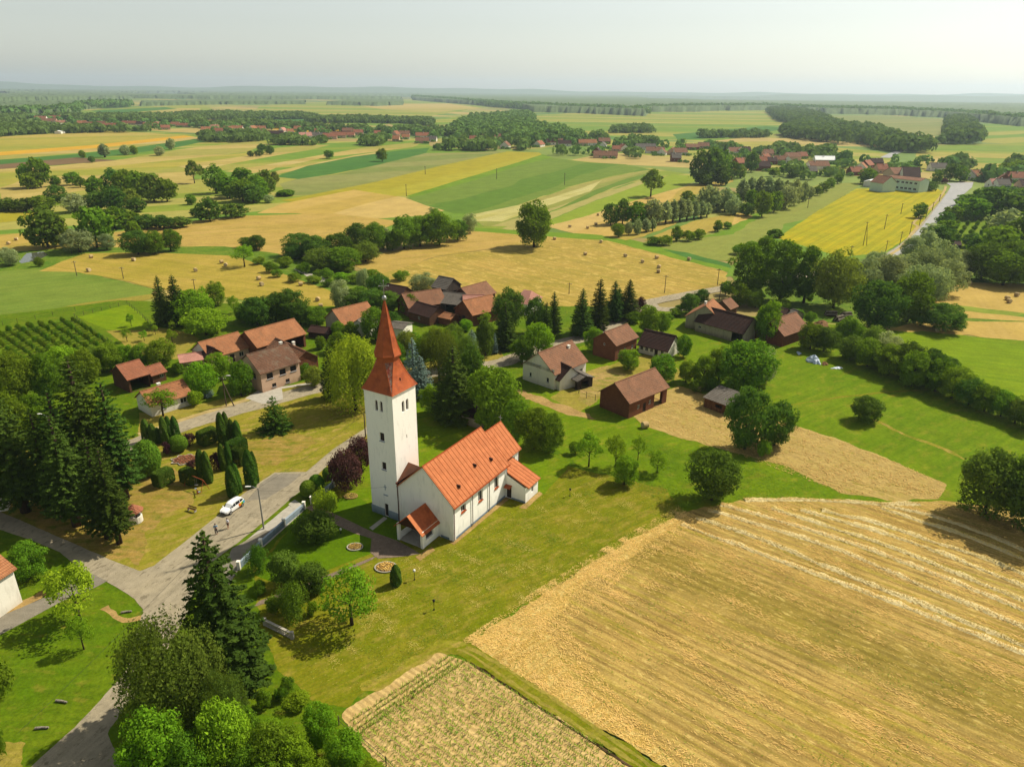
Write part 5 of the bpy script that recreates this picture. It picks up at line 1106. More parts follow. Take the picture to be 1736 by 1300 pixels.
def put_tree(key, x, yb, yt, wpx, label=None, group=None, cat=None, name=None, pos=None, dims=None):
    far = key.endswith('_far'); base = key[:-4] if far else key
    p = pos if pos is not None else G(x, yb)
    if dims: w, h = dims
    else: h = max(.6, hgt(x, yb, yt))*1.03; w = wpx/F_*(p.y*cos(P_)-(h*.5-H_)*sin(P_))*1.03*(1.14 if p.length > 190 and not base.startswith(('poplar', 'loose')) else 1.0)*(1.12 if base == 'spruce' else 1.3 if base in ('poplar', 'blue') else 1.0)
    if key not in TREES: key = {'bright_far': 'leafy_far'}.get(key, 'leafy_far')
    lst, W_, H2 = TREES[key]; tm, cm = lst[TRNG.randrange(len(lst))]
    cat = cat or NOUN.get(base, ('tree',))[0]; name = name or NAME.get(cat, 'leafy_tree')
    if cm is None: root = link(name, tm)
    else:
        root = empty(name); link('trunk', tm, root); link('crown', cm, root)
    root.location = (p.x, p.y, GZ if p.length < 400 else .1); root.rotation_euler = (0, 0, TRNG.uniform(0, 6.28) if base != 'block' else CA+radians(TRNG.choice((0, 90))))
    root.scale = (w/W_, w/W_*TRNG.uniform(.92, 1.05), h/H2)
    tag(root, label, cat, group); TOT['n'] += 1; TOT[cat] = TOT.get(cat, 0)+1
    return root
def trees(place, grp, rows):
    """rows: (kind, x, ybase, ytop, width px[, own label])"""
    tot = {}; cnt = {}
    for r in rows: tot[NOUN[r[0]][1]] = tot.get(NOUN[r[0]][1], 0) + (len(r) < 6)
    for r in sorted(rows, key=lambda r: r[1]):
        key = r[0]; nn = NOUN[key][1]; d = G(r[1], r[2]).length
        k = cnt.get(nn, 0)
        if len(r) > 5: lab = r[5]
        else:
            cnt[nn] = k+1
            lab = nn+' '+place if tot[nn] == 1 else '%s, %s from left, %s' % (nn, ORD[min(k, 19)], place)
        kk = key
        if d > 330:
            kk = {'leafy': 'leafy_far', 'bright': 'leafy_far', 'olive': 'olive_far', 'dark': 'dark_far', 'silver': 'silver_far', 'poplar': 'poplar_far', 'tall': 'tall_far', 'spruce': 'spruce_far', 'loose': 'loose_far', 'bush': 'bush_far'}.get(key, key)
        c, nm = NOUN[key][0], None
        put_tree(kk, *r[1:5], lab, grp, c, nm)

trees('in the left spruce stand', 'spruces of the left stand', [('spruce_bare', 45, 868, 662, 118), ('spruce_bare', 97, 872, 700, 86), ('spruce_bare', 131, 892, 706, 100), ('spruce_bare', 184, 912, 742, 92), ('spruce_bare', 203, 922, 760, 74), ('spruce_bare', 172, 850, 612, 122), ('spruce_bare', 214, 846, 648, 92),
    ('spruce_bare', 130, 862, 660, 100), ('spruce_bare', 4, 862, 690, 90), ('bush', 85, 855, 820, 40), ('leafy', 20, 770, 665, 80), ('leafy', 70, 748, 670, 60)])
trees('in the little park', 'thujas of the park', [('thuja', 251, 750, 713, 15), ('thuja', 262, 752, 720, 13), ('thuja', 270, 751, 727, 12), ('thuja', 282, 752, 709, 13), ('thuja', 290, 749, 708, 13), ('thuja', 300, 747, 708, 14), ('thuja', 379, 753, 702, 15), ('thuja', 387, 750, 701, 12), ('thuja', 395, 749, 713, 13), ('thuja', 404, 750, 715, 13),
    ('thuja', 346, 817, 765, 17), ('thuja', 355, 819, 768, 14), ('thuja', 380, 797, 755, 13), ('thuja', 390, 795, 752, 12), ('thuja', 396, 843, 792, 18), ('thuja', 404, 836, 789, 14), ('thuja', 427, 826, 765, 19), ('thuja', 434, 820, 768, 12)])
trees('in the little park', 'clipped shrubs of the park', [('block', 354, 752, 730, 32), ('block', 279, 822, 799, 32), ('block', 322, 820, 798, 30), ('block', 402, 768, 748, 34), ('block', 406, 788, 763, 24), ('ball', 255, 806, 751, 42, 'bright green round shrub beside the spruces in the little park'), ('ball', 304, 766, 741, 30), ('purple_bush', 284, 772, 750, 18), ('purple_bush', 322, 757, 735, 22),
    ('purple_bush', 367, 798, 769, 20), ('purple_bush', 327, 795, 781, 20), ('cone', 469, 730, 675, 62, 'broad dark evergreen cone alone on the grass by the main street')])
trees('left of the tower', 'trees in front of the church', [('purple', 590, 828, 762, 66), ('purple', 614, 800, 740, 46), ('ball', 524, 842, 818, 27), ('ball', 538, 834, 808, 25), ('ball', 556, 814, 795, 16)])
trees('in the church garden', 'shrubs of the church garden', [('juniper', 552, 864, 836, 50), ('dome', 531, 917, 868, 72, 'dark round evergreen shrub inside the church wall'), ('weeping', 440, 970, 925, 40), ('dome', 486, 990, 940, 50, 'round shrub tree, nearer the street, below the church garden wall'), ('dome', 532, 1005, 960, 54, 'round shrub tree, nearer the church path, below the garden wall'), ('weeping', 500, 1046, 986, 62),
    ('bush', 463, 1038, 1012, 28), ('bush', 443, 1009, 985, 24), ('loose', 597, 1060, 968, 104, 'feathery spreading tree alone on the lawn below the garden path'), ('thuja', 672, 992, 960, 18, 'small dark egg shaped evergreen beside the round flower bed'), ('bush_bright', 530, 1042, 1020, 22), ('bush_bright', 596, 800, 785, 14)])
trees('at the bottom left', 'trees of the bottom left garden', [('spruce', 392, 1170, 910, 158, 'big dark spruce standing at the street junction in the foreground'), ('birch', 300, 1238, 1034, 186, 'big drooping birch beside the road in the foreground'), ('birch', 388, 1262, 1135, 96, 'smaller drooping birch below the big foreground spruce'), ('bright', 275, 1335, 1212, 110), ('bright', 388, 1305, 1188, 96), ('leafy', 470, 1320, 1228, 84), ('bright', 546, 1268, 1194, 60), ('bright', 588, 1312, 1240, 68), ('bright', 505, 1322, 1256, 72), ('leafy', 416, 1262, 1196, 52),
    ('bright', 460, 1272, 1228, 58), ('bush', 489, 1176, 1150, 24), ('bush', 450, 1200, 1172, 26), ('bush_bright', 506, 1198, 1180, 46), ('leafy', 330, 1345, 1250, 90), ('leafy', 430, 1345, 1270, 80), ('bright', 635, 1345, 1290, 50), ('bright', 540, 1350, 1295, 60), ('bush', 478, 1188, 1168, 22)])
trees('on the left edge lawn', 'trees of the left lawn', [('loose', 137, 1054, 962, 96), ('loose', 143, 1102, 1048, 42), ('bush', 6, 1180, 1118, 48), ('bush', 0, 1292, 1215, 34), ('leafy', 52, 982, 922, 64), ('bush', 100, 1000, 975, 34)])
trees('behind the church tower', 'trees behind the church tower', [('willow', 603, 696, 564, 96), ('spruce', 563, 676, 584, 38), ('blue', 702, 660, 576, 40), ('blue', 714, 672, 606, 44), ('bright', 732, 702, 652, 38), ('spruce', 770, 716, 590, 78), ('dark', 801, 690, 587, 52), ('birch', 745, 650, 543, 74), ('birch', 788, 640, 560, 50), ('leafy', 838, 730, 624, 92), ('leafy', 906, 762, 694, 62),
    ('leafy', 932, 764, 700, 52), ('leafy', 874, 748, 678, 50), ('blue', 800, 594, 560, 24), ('blue', 838, 600, 566, 14), ('dark', 612, 640, 574, 40), ('leafy', 764, 624, 560, 44), ('leafy', 668, 622, 580, 40), ('olive', 690, 600, 560, 36), ('leafy', 718, 612, 572, 38), ('dark', 775, 660, 622, 34), ('bush', 700, 585, 562, 26), ('bush', 725, 590, 566, 26), ('bush', 755, 600, 575, 26)])
trees('right of the church', 'young trees right of the church', [('loose', 998, 792, 734, 50), ('loose', 1043, 792, 740, 40), ('bright', 1058, 822, 774, 46), ('sparse', 1081, 782, 738, 28), ('loose', 1114, 802, 767, 42), ('bush', 975, 770, 750, 22)])
trees('on the bright meadow', 'trees on the bright meadow', [('dark', 1206, 848, 762, 82), ('dark', 1262, 762, 656, 76), ('dark', 1312, 756, 680, 66), ('bush_bright', 1293, 774, 745, 28), ('dark', 1467, 714, 674, 58, 'small round tree alone on the bright green meadow'), ('dark', 1668, 872, 768, 112, 'big dark bush at the right edge, left part of the pair'), ('dark', 1745, 898, 768, 124, 'big dark bush at the right edge, right part of the pair')])
trees('beside the main street', 'spruces behind the street', [('spruce', 985, 570, 492, 44), ('spruce', 1014, 558, 474, 38), ('spruce', 1040, 545, 478, 32), ('spruce', 1064, 540, 476, 36), ('spruce', 1048, 530, 490, 26), ('purple', 1085, 528, 504, 16), ('spruce', 925, 578, 514, 28), ('spruce', 938, 570, 497, 32), ('dark', 906, 566, 502, 36), ('spruce', 857, 592, 514, 42), ('dark', 862, 562, 486, 52), ('dark', 823, 604, 544, 36), ('leafy', 884, 614, 569, 36),
    ('bright', 912, 608, 546, 54), ('bright', 1005, 596, 555, 32), ('leafy', 1098, 567, 519, 40), ('leafy', 1121, 565, 530, 28), ('dark', 1168, 533, 499, 32), ('dark', 1188, 516, 491, 24), ('bush', 1045, 532, 514, 30), ('bush', 1145, 536, 524, 22), ('bush', 1130, 545, 533, 22), ('bush', 1075, 548, 530, 24), ('bush', 1152, 528, 518, 16)])
trees('around the brick barn', 'trees around the brick barn', [('bright', 1065, 627, 593, 40), ('leafy', 1121, 648, 600, 54), ('leafy', 1162, 648, 612, 32), ('leafy', 1190, 656, 604, 42), ('leafy', 1258, 662, 578, 98), ('silver', 1290, 652, 590, 56), ('leafy', 1218, 648, 590, 46), ('leafy', 1158, 606, 568, 28), ('bush', 1240, 672, 645, 36), ('bush', 1180, 665, 645, 26), ('bush', 1205, 662, 640, 30)])
trees('by the right farmyard', 'tall trees beyond the right farmyard', [('tall', 1262, 508, 412, 58), ('tall', 1322, 512, 408, 62), ('tall', 1290, 484, 400, 38), ('tall', 1362, 514, 418, 44), ('olive', 1412, 522, 422, 70), ('dark', 1482, 558, 474, 80), ('leafy', 1537, 546, 460, 62), ('dark', 1598, 560, 514, 66), ('bright', 1297, 580, 510, 48), ('olive', 1308, 578, 536, 44), ('bush', 1560, 552, 530, 34), ('bush', 1622, 556, 540, 26),
    ('leafy', 1250, 520, 480, 34), ('leafy', 1280, 522, 490, 30), ('bush', 1325, 525, 508, 26), ('bush', 1230, 500, 478, 22), ('bush', 1350, 540, 525, 22), ('bush', 1372, 548, 530, 18)])
trees('in the long right hedge', 'trees of the long hedge on the right', [('leafy', 1373, 592, 548, 46), ('dark', 1396, 596, 553, 44), ('leafy', 1438, 582, 538, 38), ('dark', 1440, 610, 570, 50), ('olive', 1478, 604, 553, 44), ('leafy', 1470, 622, 575, 54), ('silver', 1500, 622, 565, 52), ('leafy', 1505, 636, 585, 56), ('dark', 1535, 640, 580, 60), ('leafy', 1545, 655, 595, 58), ('dark', 1575, 650, 594, 58),
    ('leafy', 1585, 664, 610, 58), ('leafy', 1612, 676, 624, 60), ('dark', 1640, 688, 640, 56), ('leafy', 1668, 698, 652, 50), ('leafy', 1696, 706, 664, 50), ('olive', 1720, 718, 674, 44), ('dark', 1745, 730, 684, 50), ('dark', 1600, 640, 605, 40)])
trees('in the right grove', 'grey willows on the right', [('silver', 1452, 500, 438, 62), ('silver', 1476, 480, 425, 46), ('silver', 1500, 494, 430, 58), ('silver', 1530, 486, 430, 52), ('silver', 1560, 484, 418, 50), ('silver', 1590, 478, 410, 54), ('silver', 1618, 472, 424, 42), ('silver', 1602, 500, 440, 52), ('silver', 1572, 512, 450, 52), ('silver', 1545, 508, 452, 48), ('silver', 1636, 470, 430, 32), ('silver', 1545, 440, 400, 34), ('silver', 1570, 430, 392, 34)])
trees('in the right edge grove', 'dark grove at the right edge', [('dark', 1662, 474, 408, 60), ('leafy', 1700, 484, 430, 66), ('dark', 1738, 484, 415, 66), ('leafy', 1690, 446, 384, 62), ('dark', 1728, 440, 360, 66), ('silver', 1700, 410, 355, 64), ('dark', 1655, 430, 400, 40), ('leafy', 1645, 372, 335, 50), ('dark', 1680, 368, 318, 60), ('leafy', 1715, 372, 330, 56), ('leafy', 1735, 340, 318, 44),
    ('leafy', 1602, 402, 374, 36), ('dark', 1612, 412, 394, 28), ('leafy', 1612, 374, 350, 30), ('dark', 1600, 385, 360, 26), ('dark', 1645, 420, 396, 30), ('leafy', 1740, 400, 360, 60), ('leafy', 1670, 350, 325, 44), ('dark', 1590, 420, 384, 40), ('silver', 1575, 412, 378, 34), ('leafy', 1640, 350, 330, 40), ('leafy', 1712, 460, 410, 56)])
trees('on the hay field', 'field trees', [('leafy', 905, 420, 341, 60, 'large round tree standing alone in the golden hay field'), ('loose', 1103, 334, 287, 40, 'loose tall tree alone on the green strip behind the poplars'), ('loose', 415, 453, 414, 38, 'round tree at the edge of the left hay field')])
trees('in the far left copse', 'left copse beyond the hay fields', [('leafy', 45, 318, 278, 22), ('leafy', 70, 318, 267, 32), ('leafy', 56, 320, 290, 30), ('leafy', 95, 316, 298, 18), ('leafy', 124, 314, 292, 26), ('leafy', 137, 318, 300, 18), ('leafy', 165, 338, 299, 32), ('dark', 196, 332, 286, 36), ('leafy', 214, 336, 288, 40), ('leafy', 240, 340, 290, 40), ('olive', 262, 342, 294, 40), ('leafy', 284, 342, 302, 32), ('dark', 197, 357, 317, 36), ('olive', 225, 352, 320, 30),
    ('dark', 165, 356, 325, 36), ('dark', 98, 344, 314, 32), ('silver', 128, 360, 328, 38), ('dark', 15, 358, 336, 36), ('dark', 45, 358, 336, 36), ('leafy', 75, 358, 332, 36), ('dark', 232, 360, 336, 28), ('dark', -10, 360, 336, 34)])
trees('right beside the left pond fields', 'trees by the left fields', [('dark', 82, 420, 352, 58), ('olive', 104, 418, 366, 36), ('leafy', 165, 420, 350, 58), ('silver', 135, 428, 388, 50), ('silver', 182, 424, 396, 26), ('leafy', 195, 388, 352, 46), ('leafy', 222, 384, 360, 34), ('dark', 250, 388, 364, 36), ('dark', 278, 388, 366, 36), ('dark', 304, 386, 368, 34), ('dark', 235, 432, 389, 44), ('leafy', 263, 430, 391, 38), ('leafy', 290, 426, 389, 32), ('bush', 226, 398, 376, 24), ('silver', 17, 450, 421, 36, 'round grey willow beside the small pond'), ('bush', 68, 452, 436, 14)])
trees('in the middle left copse', 'middle left copse', [('tall', 367, 328, 278, 34), ('leafy', 390, 336, 298, 40), ('tall', 416, 330, 282, 36), ('leafy', 412, 342, 304, 42), ('leafy', 438, 338, 298, 40), ('olive', 452, 332, 288, 34), ('dark', 430, 344, 312, 34), ('olive', 467, 312, 291, 14), ('silver', 455, 344, 330, 16), ('bush', 485, 332, 322, 28), ('loose', 330, 311, 272, 24), ('loose', 343, 304, 282, 13), ('leafy', 325, 347, 330, 18), ('dark', 356, 375, 336, 36), ('dark', 333, 369, 353, 18), ('dark', 397, 369, 346, 40)])
trees('on the far left strips', 'bushes on the far left strips', [('leafy', 141, 268, 255, 11), ('poplar', 178, 267, 243, 15), ('silver', 213, 263, 246, 17), ('leafy', 228, 262, 247, 14), ('silver', 271, 264, 248, 18), ('silver', 291, 254, 234, 14), ('dark', 156, 276, 265, 10), ('dark', 425, 266, 256, 10), ('dark', 440, 265, 254, 14), ('dark', 457, 262, 247, 14), ('dark', 444, 256, 244, 14), ('leafy', 558, 269, 255, 17), ('leafy', 648, 274, 252, 17)])
trees('in the middle hay field copse', 'middle hay field copse', [('dark', 510, 434, 394, 48), ('dark', 540, 440, 398, 50), ('dark', 574, 438, 394, 44), ('dark', 606, 432, 380, 42), ('leafy', 636, 426, 378, 38), ('olive', 548, 456, 420, 52), ('leafy', 584, 458, 420, 50), ('olive', 620, 444, 410, 44), ('silver', 650, 422, 385, 26), ('leafy', 685, 422, 366, 48), ('leafy', 712, 418, 366, 42), ('leafy', 745, 416, 356, 54), ('dark', 776, 408, 374, 34), ('silver', 797, 396, 362, 22), ('silver', 738, 400, 352, 30),
    ('leafy', 665, 424, 392, 30), ('dark', 435, 424, 400, 32), ('dark', 418, 420, 402, 20), ('dark', 500, 440, 414, 34)])
trees('in the poplar row', 'poplar row', [('dark', 1035, 382, 346, 26), ('dark', 1055, 380, 338, 30), ('leafy', 1079, 384, 343, 34), ('silver', 1107, 382, 337, 32), ('poplar', 1128, 380, 339, 16), ('poplar', 1140, 378, 338, 16), ('poplar', 1152, 376, 335, 16), ('poplar', 1164, 374, 336, 16), ('poplar', 1176, 372, 338, 16), ('poplar', 1188, 370, 341, 15), ('poplar', 1198, 368, 343, 13), ('leafy', 1048, 402, 380, 22), ('silver', 1065, 399, 376, 14), ('silver', 1080, 398, 372, 16), ('poplar', 1095, 394, 370, 14), ('poplar', 1106, 392, 370, 10),
    ('leafy', 1166, 348, 324, 26), ('silver', 1200, 356, 314, 36), ('silver', 1228, 358, 318, 34), ('poplar', 1256, 348, 302, 20), ('poplar', 1270, 346, 298, 20), ('poplar', 1285, 346, 297, 20), ('poplar', 1300, 346, 298, 20), ('poplar', 1315, 346, 300, 20), ('poplar', 1330, 344, 304, 20), ('leafy', 1274, 354, 322, 24), ('leafy', 1291, 368, 324, 28), ('leafy', 1312, 360, 325, 26), ('silver', 1331, 354, 313, 30), ('silver', 1346, 348, 304, 22), ('silver', 1361, 342, 308, 18), ('silver', 1372, 337, 316, 12),
    ('dark', 1265, 366, 344, 26), ('silver', 1244, 364, 336, 26), ('silver', 1214, 360, 330, 22), ('leafy', 1385, 332, 316, 16), ('leafy', 1396, 326, 308, 16), ('leafy', 1408, 318, 302, 16), ('leafy', 1420, 312, 296, 16), ('dark', 1240, 352, 326, 24)])
trees('below the poplar row', 'bushes below the poplar row', [('leafy', 1146, 409, 383, 17), ('bush', 1108, 415, 402, 28), ('bush', 1126, 416, 400, 26), ('bush', 1166, 409, 392, 22), ('bush', 1184, 406, 389, 22), ('leafy', 1216, 393, 374, 16), ('leafy', 1233, 388, 377, 15), ('bush', 1315, 402, 389, 22), ('leafy', 1557, 370, 344, 22, 'round tree standing alone beside the yellow field and track'), ('bush', 1258, 432, 415, 30), ('bush', 1275, 425, 410, 26)])
trees('in the left gardens', 'trees of the left gardens', [('spruce', 280, 552, 470, 32), ('spruce', 305, 552, 468, 36), ('bright', 330, 548, 490, 60), ('bright', 350, 568, 524, 64), ('leafy', 370, 518, 477, 30), ('loose', 398, 532, 503, 24), ('loose', 345, 510, 486, 16), ('dark', 436, 552, 505, 54), ('dark', 468, 545, 494, 46), ('dark', 495, 545, 490, 50), ('leafy', 415, 545, 515, 30), ('leafy', 537, 552, 522, 44), ('dark', 510, 550, 515, 36),
    ('loose', 223, 554, 532, 14), ('loose', 250, 561, 546, 14), ('loose', 264, 568, 552, 13), ('loose', 294, 562, 544, 13), ('sparse', 216, 580, 558, 16), ('loose', 245, 579, 561, 18), ('loose', 293, 584, 559, 22), ('loose', 318, 560, 535, 22)])
trees('below the orchard rows', 'leafy trees below the orchard rows', [('leafy', 28, 690, 600, 68), ('leafy', 86, 676, 600, 62), ('bright', 112, 646, 586, 58), ('leafy', 150, 650, 592, 50), ('leafy', 190, 630, 583, 44), ('bright', 216, 626, 585, 34), ('leafy', 242, 624, 584, 36), ('leafy', 275, 624, 576, 46), ('leafy', -5, 680, 612, 60), ('olive', 165, 628, 588, 36)])
trees('among the left farmhouses', 'trees among the left farmhouses', [('bright', 345, 672, 614, 54), ('bright', 374, 644, 600, 42), ('leafy', 410, 672, 614, 46), ('sparse', 277, 706, 660, 54), ('blue', 353, 674, 651, 18), ('bush_bright', 332, 688, 664, 26), ('bush', 307, 634, 615, 28), ('leafy', 545, 592, 570, 20), ('olive', 533, 656, 622, 34), ('bush', 508, 634, 622, 18), ('leafy', 572, 574, 546, 24), ('leafy', 597, 578, 546, 28), ('leafy', 577, 598, 564, 36),
    ('leafy', 637, 578, 522, 50), ('dark', 666, 562, 528, 26), ('leafy', 694, 532, 498, 28), ('bush', 520, 640, 618, 24)])
trees('around the farm cluster', 'trees around the farm cluster', [('silver', 578, 524, 474, 32), ('silver', 617, 492, 456, 26), ('dark', 642, 504, 462, 36), ('dark', 600, 522, 490, 42), ('dark', 630, 524, 490, 42), ('dark', 660, 526, 494, 38), ('silver', 718, 498, 464, 44), ('bush', 680, 476, 460, 26), ('bush', 813, 504, 488, 36), ('bush', 766, 500, 487, 22), ('bright', 790, 562, 542, 24), ('bright', 817, 548, 526, 26), ('bush', 720, 540, 530, 18), ('bush', 485, 453, 436, 24), ('bush', 460, 462, 445, 22), ('bush', 515, 464, 446, 22), ('bush', 555, 472, 456, 20), ('bush', 596, 453, 444, 12), ('bush', 630, 470, 458, 26), ('bush', 440, 448, 436, 20), ('bush', 470, 470, 457, 18), ('bush', 500, 478, 464, 22), ('bush', 532, 480, 468, 24), ('bush', 556, 486, 474, 20), ('bush_bright', 580, 476, 462, 28), ('bush', 604, 480, 466, 26), ('bush', 648, 484, 472, 24), ('bush', 590, 462, 452, 20), ('bush', 610, 500, 486, 26), ('bush_bright', 560, 458, 448, 22), ('bush', 540, 470, 458, 18), ('olive', 770, 590, 548, 34)])
trees('near the right village', 'grove at the near side of the far village', [('dark', 1186, 312, 254, 34), ('dark', 1206, 312, 250, 34), ('leafy', 1222, 306, 255, 30), ('dark', 1240, 304, 274, 26), ('dark', 1222, 314, 280, 28), ('leafy', 1255, 302, 280, 20), ('dark', 1273, 292, 256, 22), ('dark', 1195, 314, 288, 28), ('dark', 1342, 302, 285, 18), ('leafy', 1328, 296, 280, 16), ('leafy', 1312, 300, 284, 20), ('bright', 1470, 312, 286, 30), ('dark', 1575, 324, 308, 22), ('leafy', 1586, 312, 290, 18), ('purple', 1600, 312, 302, 14), ('dark', 1610, 306, 278, 22), ('leafy', 1628, 308, 282, 26), ('spruce', 1672, 308, 278, 22), ('leafy', 1720, 298, 272, 30), ('leafy', 1700, 300, 276, 22)])
# orchard rows on the left: every shrub its own thing
for k in range(9):
    for i in range(15):
        t = (i+TRNG.uniform(-.15, .15))/14.0
        x = -24+18.5*k+t*72; y = 565-2.9*k+t*50
        x += TRNG.uniform(-1, 1); y += TRNG.uniform(-.5, .5)
        put_tree('bush', x, y+3, y-4-TRNG.uniform(0, 6), TRNG.uniform(5, 8), 'low green shrub in the straight orchard rows at the left', 'shrubs of the orchard rows', 'orchard shrub', 'orchard_shrub')
# shrub rows in the small garden on the right
for k in range(4):
    for i in range(6):
        t = i/5.0; x = 1612+k*17+t*26-0; y = 396-t*38
        put_tree('bush', x, y+2, y-7, 8, 'low dark shrub in the garden rows right of the road', 'shrubs of the right garden rows', 'garden shrub', 'garden_shrub')

# ------------------------------------------------------------------ woods that read as one mass
def woods(name, label, polys, hh=(9, 15), sp=None, nq=60, mats=('lf_far',), seed=3, extra=None):
    rng = np.random.default_rng(seed); V = []; 
    def inside(px, py, poly):
        c = False; n = len(poly); j = n-1
        for i in range(n):
            xi, yi = poly[i]; xj, yj = poly[j]
            if (yi > py) != (yj > py) and px < (xj-xi)*(py-yi)/(yj-yi)+xi: c = not c
            j = i
        return c
    cc = []
    for poly in polys:
        W_ = [G(*p) for p in poly]; wp = [(p.x, p.y) for p in W_]
        x0, x1 = min(p[0] for p in wp), max(p[0] for p in wp); y0, y1 = min(p[1] for p in wp), max(p[1] for p in wp)
        y = y0
        while y < y1:
            s = sp or max(7.5, y*.0105); x = x0
            while x < x1:
                px, py = x+rng.uniform(-.5, .5)*s, y+rng.uniform(-.5, .5)*s
                if inside(px, py, wp): cc.append((px, py, s))
                x += s
            y += s
    cc = np.array(cc).reshape(-1, 3); fh = np.array(FH)
    dx = np.abs(cc[:, 0:1]-fh[None, :, 0]*cc[:, 1:2]/fh[None, :, 1]); dy = fh[None, :, 1]-cc[:, 1:2]; u_ = rng.random(len(cc))
    bad = ((dx < 17) & (dy > -14) & (dy < 130)).any(1) & (u_ < .93); cc = cc[~bad]; n = len(cc)
    if extra is not None: cc = np.vstack([cc, extra]); n = len(cc)
    h = rng.uniform(*hh, n); w = cc[:, 2]*rng.uniform(.55, .85, n)
    d = unit(rng.normal(size=(n, nq, 3))).reshape(n, nq, 3) if False else rng.normal(size=(n, nq, 3)); d /= np.linalg.norm(d, axis=2, keepdims=True)
    d[:, :, 2] = np.where(d[:, :, 2] < -.6, -d[:, :, 2], d[:, :, 2])
    lob = 1+.22*np.sin(d[:, :, 0]*4+rng.uniform(0, 6, (n, 1)))
    P = np.stack([cc[:, 0:1]+d[:, :, 0]*w[:, None]*lob, cc[:, 1:2]+d[:, :, 1]*w[:, None]*lob, h[:, None]*(.52+.48*d[:, :, 2]*lob*.95)], 2).reshape(-1, 3)
    Nn = unit(d.reshape(-1, 3)+rng.normal(size=(n*nq, 3))*.35)
    V = leaf_quads(P, Nn, np.repeat(w*.62, nq)*rng.uniform(.7, 1.3, n*nq), rng, .9)
    me = npmesh(name, V, np.arange(len(V), dtype=np.int32).reshape(-1, 4), [M[m_] for m_ in mats])
    o = link(name, me); tag(o, label, 'woodland', None, 'stuff'); print('woods', name, n)
    return o
woods('woodland', 'broad wood and tree belts between the villages and the striped fields', [
    [(765, 226), (800, 206), (850, 200), (895, 196), (905, 206), (890, 216), (930, 226), (990, 240), (1000, 252), (960, 244), (900, 248), (850, 244), (790, 240)],
    [(885, 240), (950, 232), (992, 246), (988, 250), (920, 250)]], (10, 17), 11, 70)
woods('woodland', 'dark wood curving down to the road right of the village', [
    [(1300, 190), (1345, 186), (1390, 200), (1420, 218), (1480, 226), (1520, 240), (1568, 252), (1566, 260), (1500, 258), (1470, 246), (1400, 234), (1340, 232), (1322, 228), (1360, 216), (1320, 206)],
    [(1606, 206), (1640, 204), (1652, 222), (1664, 244), (1640, 246), (1604, 246)], [(1325, 228), (1400, 234), (1440, 246), (1420, 244), (1330, 234)]], (11, 18), 12, 60, seed=5)
woods('woodland', 'tree belt in front of and behind the far left village', [
    [(-60, 198), (0, 200), (100, 200), (330, 198), (350, 214), (320, 210), (250, 208), (130, 206), (60, 200), (0, 212), (-60, 212)], [(-60, 222), (0, 216), (46, 214), (95, 218), (93, 226), (0, 232), (-60, 236)], [(105, 220), (200, 216), (280, 221), (250, 224), (104, 227)],
    [(345, 228), (400, 226), (450, 230), (470, 236), (450, 240), (350, 244)], [(440, 232), (500, 238), (530, 240), (560, 240), (540, 248), (470, 246)], [(340, 216), (420, 210), (470, 214), (520, 216), (560, 222), (620, 222), (640, 232), (620, 226), (540, 222), (430, 217), (345, 219)],
    [(300, 196), (380, 194), (450, 196), (520, 196), (540, 202), (400, 204), (320, 204)], [(520, 204), (600, 202), (700, 206), (735, 206), (730, 216), (690, 210), (600, 209), (530, 210)]], (6, 11), 12.5, 50, seed=6)
woods('woodland', 'tree belt behind the far village centre houses', [
    [(610, 238), (640, 236), (665, 240), (665, 248), (630, 250), (605, 244)], [(725, 246), (800, 244), (846, 246), (850, 256), (800, 258), (728, 254)], [(640, 224), (700, 224), (780, 226), (840, 232), (900, 240), (900, 244), (830, 238), (740, 230), (650, 229)],
    [(862, 250), (905, 246), (915, 252), (900, 257), (866, 256)], [(930, 252), (980, 252), (985, 262), (940, 264)], [(1040, 270), (1070, 262), (1110, 266), (1112, 280), (1070, 276)], [(1118, 280), (1160, 276), (1180, 284), (1178, 292), (1130, 288)],
    [(1000, 238), (1020, 234), (1026, 240)], [(1040, 222), (1100, 220), (1110, 226), (1040, 226)], [(1064, 244), (1106, 242), (1110, 248), (1070, 250)], [(1275, 262), (1340, 254), (1350, 262), (1300, 270)], [(1355, 264), (1410, 258), (1412, 270), (1380, 272)], [(1180, 252), (1260, 256), (1230, 262)],
    [(1330, 290), (1400, 296), (1440, 300), (1460, 306), (1430, 312), (1380, 320), (1360, 312)], [(1600, 282), (1640, 284), (1640, 292), (1600, 290)], [(1700, 284), (1780, 278), (1790, 300), (1730, 300)], [(1182, 232), (1300, 231), (1300, 234), (1184, 235)], [(1570, 244), (1600, 243), (1600, 246), (1572, 247)]], (6, 12), 10, 50, seed=8)
ex = []; erg = random.Random(12)
for fx, fy in FH:
    for _ in range(3):
        a = erg.uniform(0, 2*pi); r = erg.uniform(11, 24); px_, py_ = fx+r*cos(a), fy+r*sin(a)
        if all(abs(px_*qy/py_-qx) > 13 or qy < py_-6 or qy > py_+75 for qx, qy in FH): ex.append((px_, py_, erg.uniform(7, 10.5)))
ex2 = [(fx+erg.uniform(-9, 9), fy-erg.uniform(7, 11), erg.uniform(3.2, 4.6)) for fx, fy in FH for _ in range(2)]
woods('garden_trees', 'garden trees standing between the far village houses', [], (6, 12), 3, 70, seed=31, extra=np.array(ex))
woods('garden_bushes', 'low garden bushes along the far village houses', [], (1.6, 3.0), 3, 50, seed=32, extra=np.array(ex2))
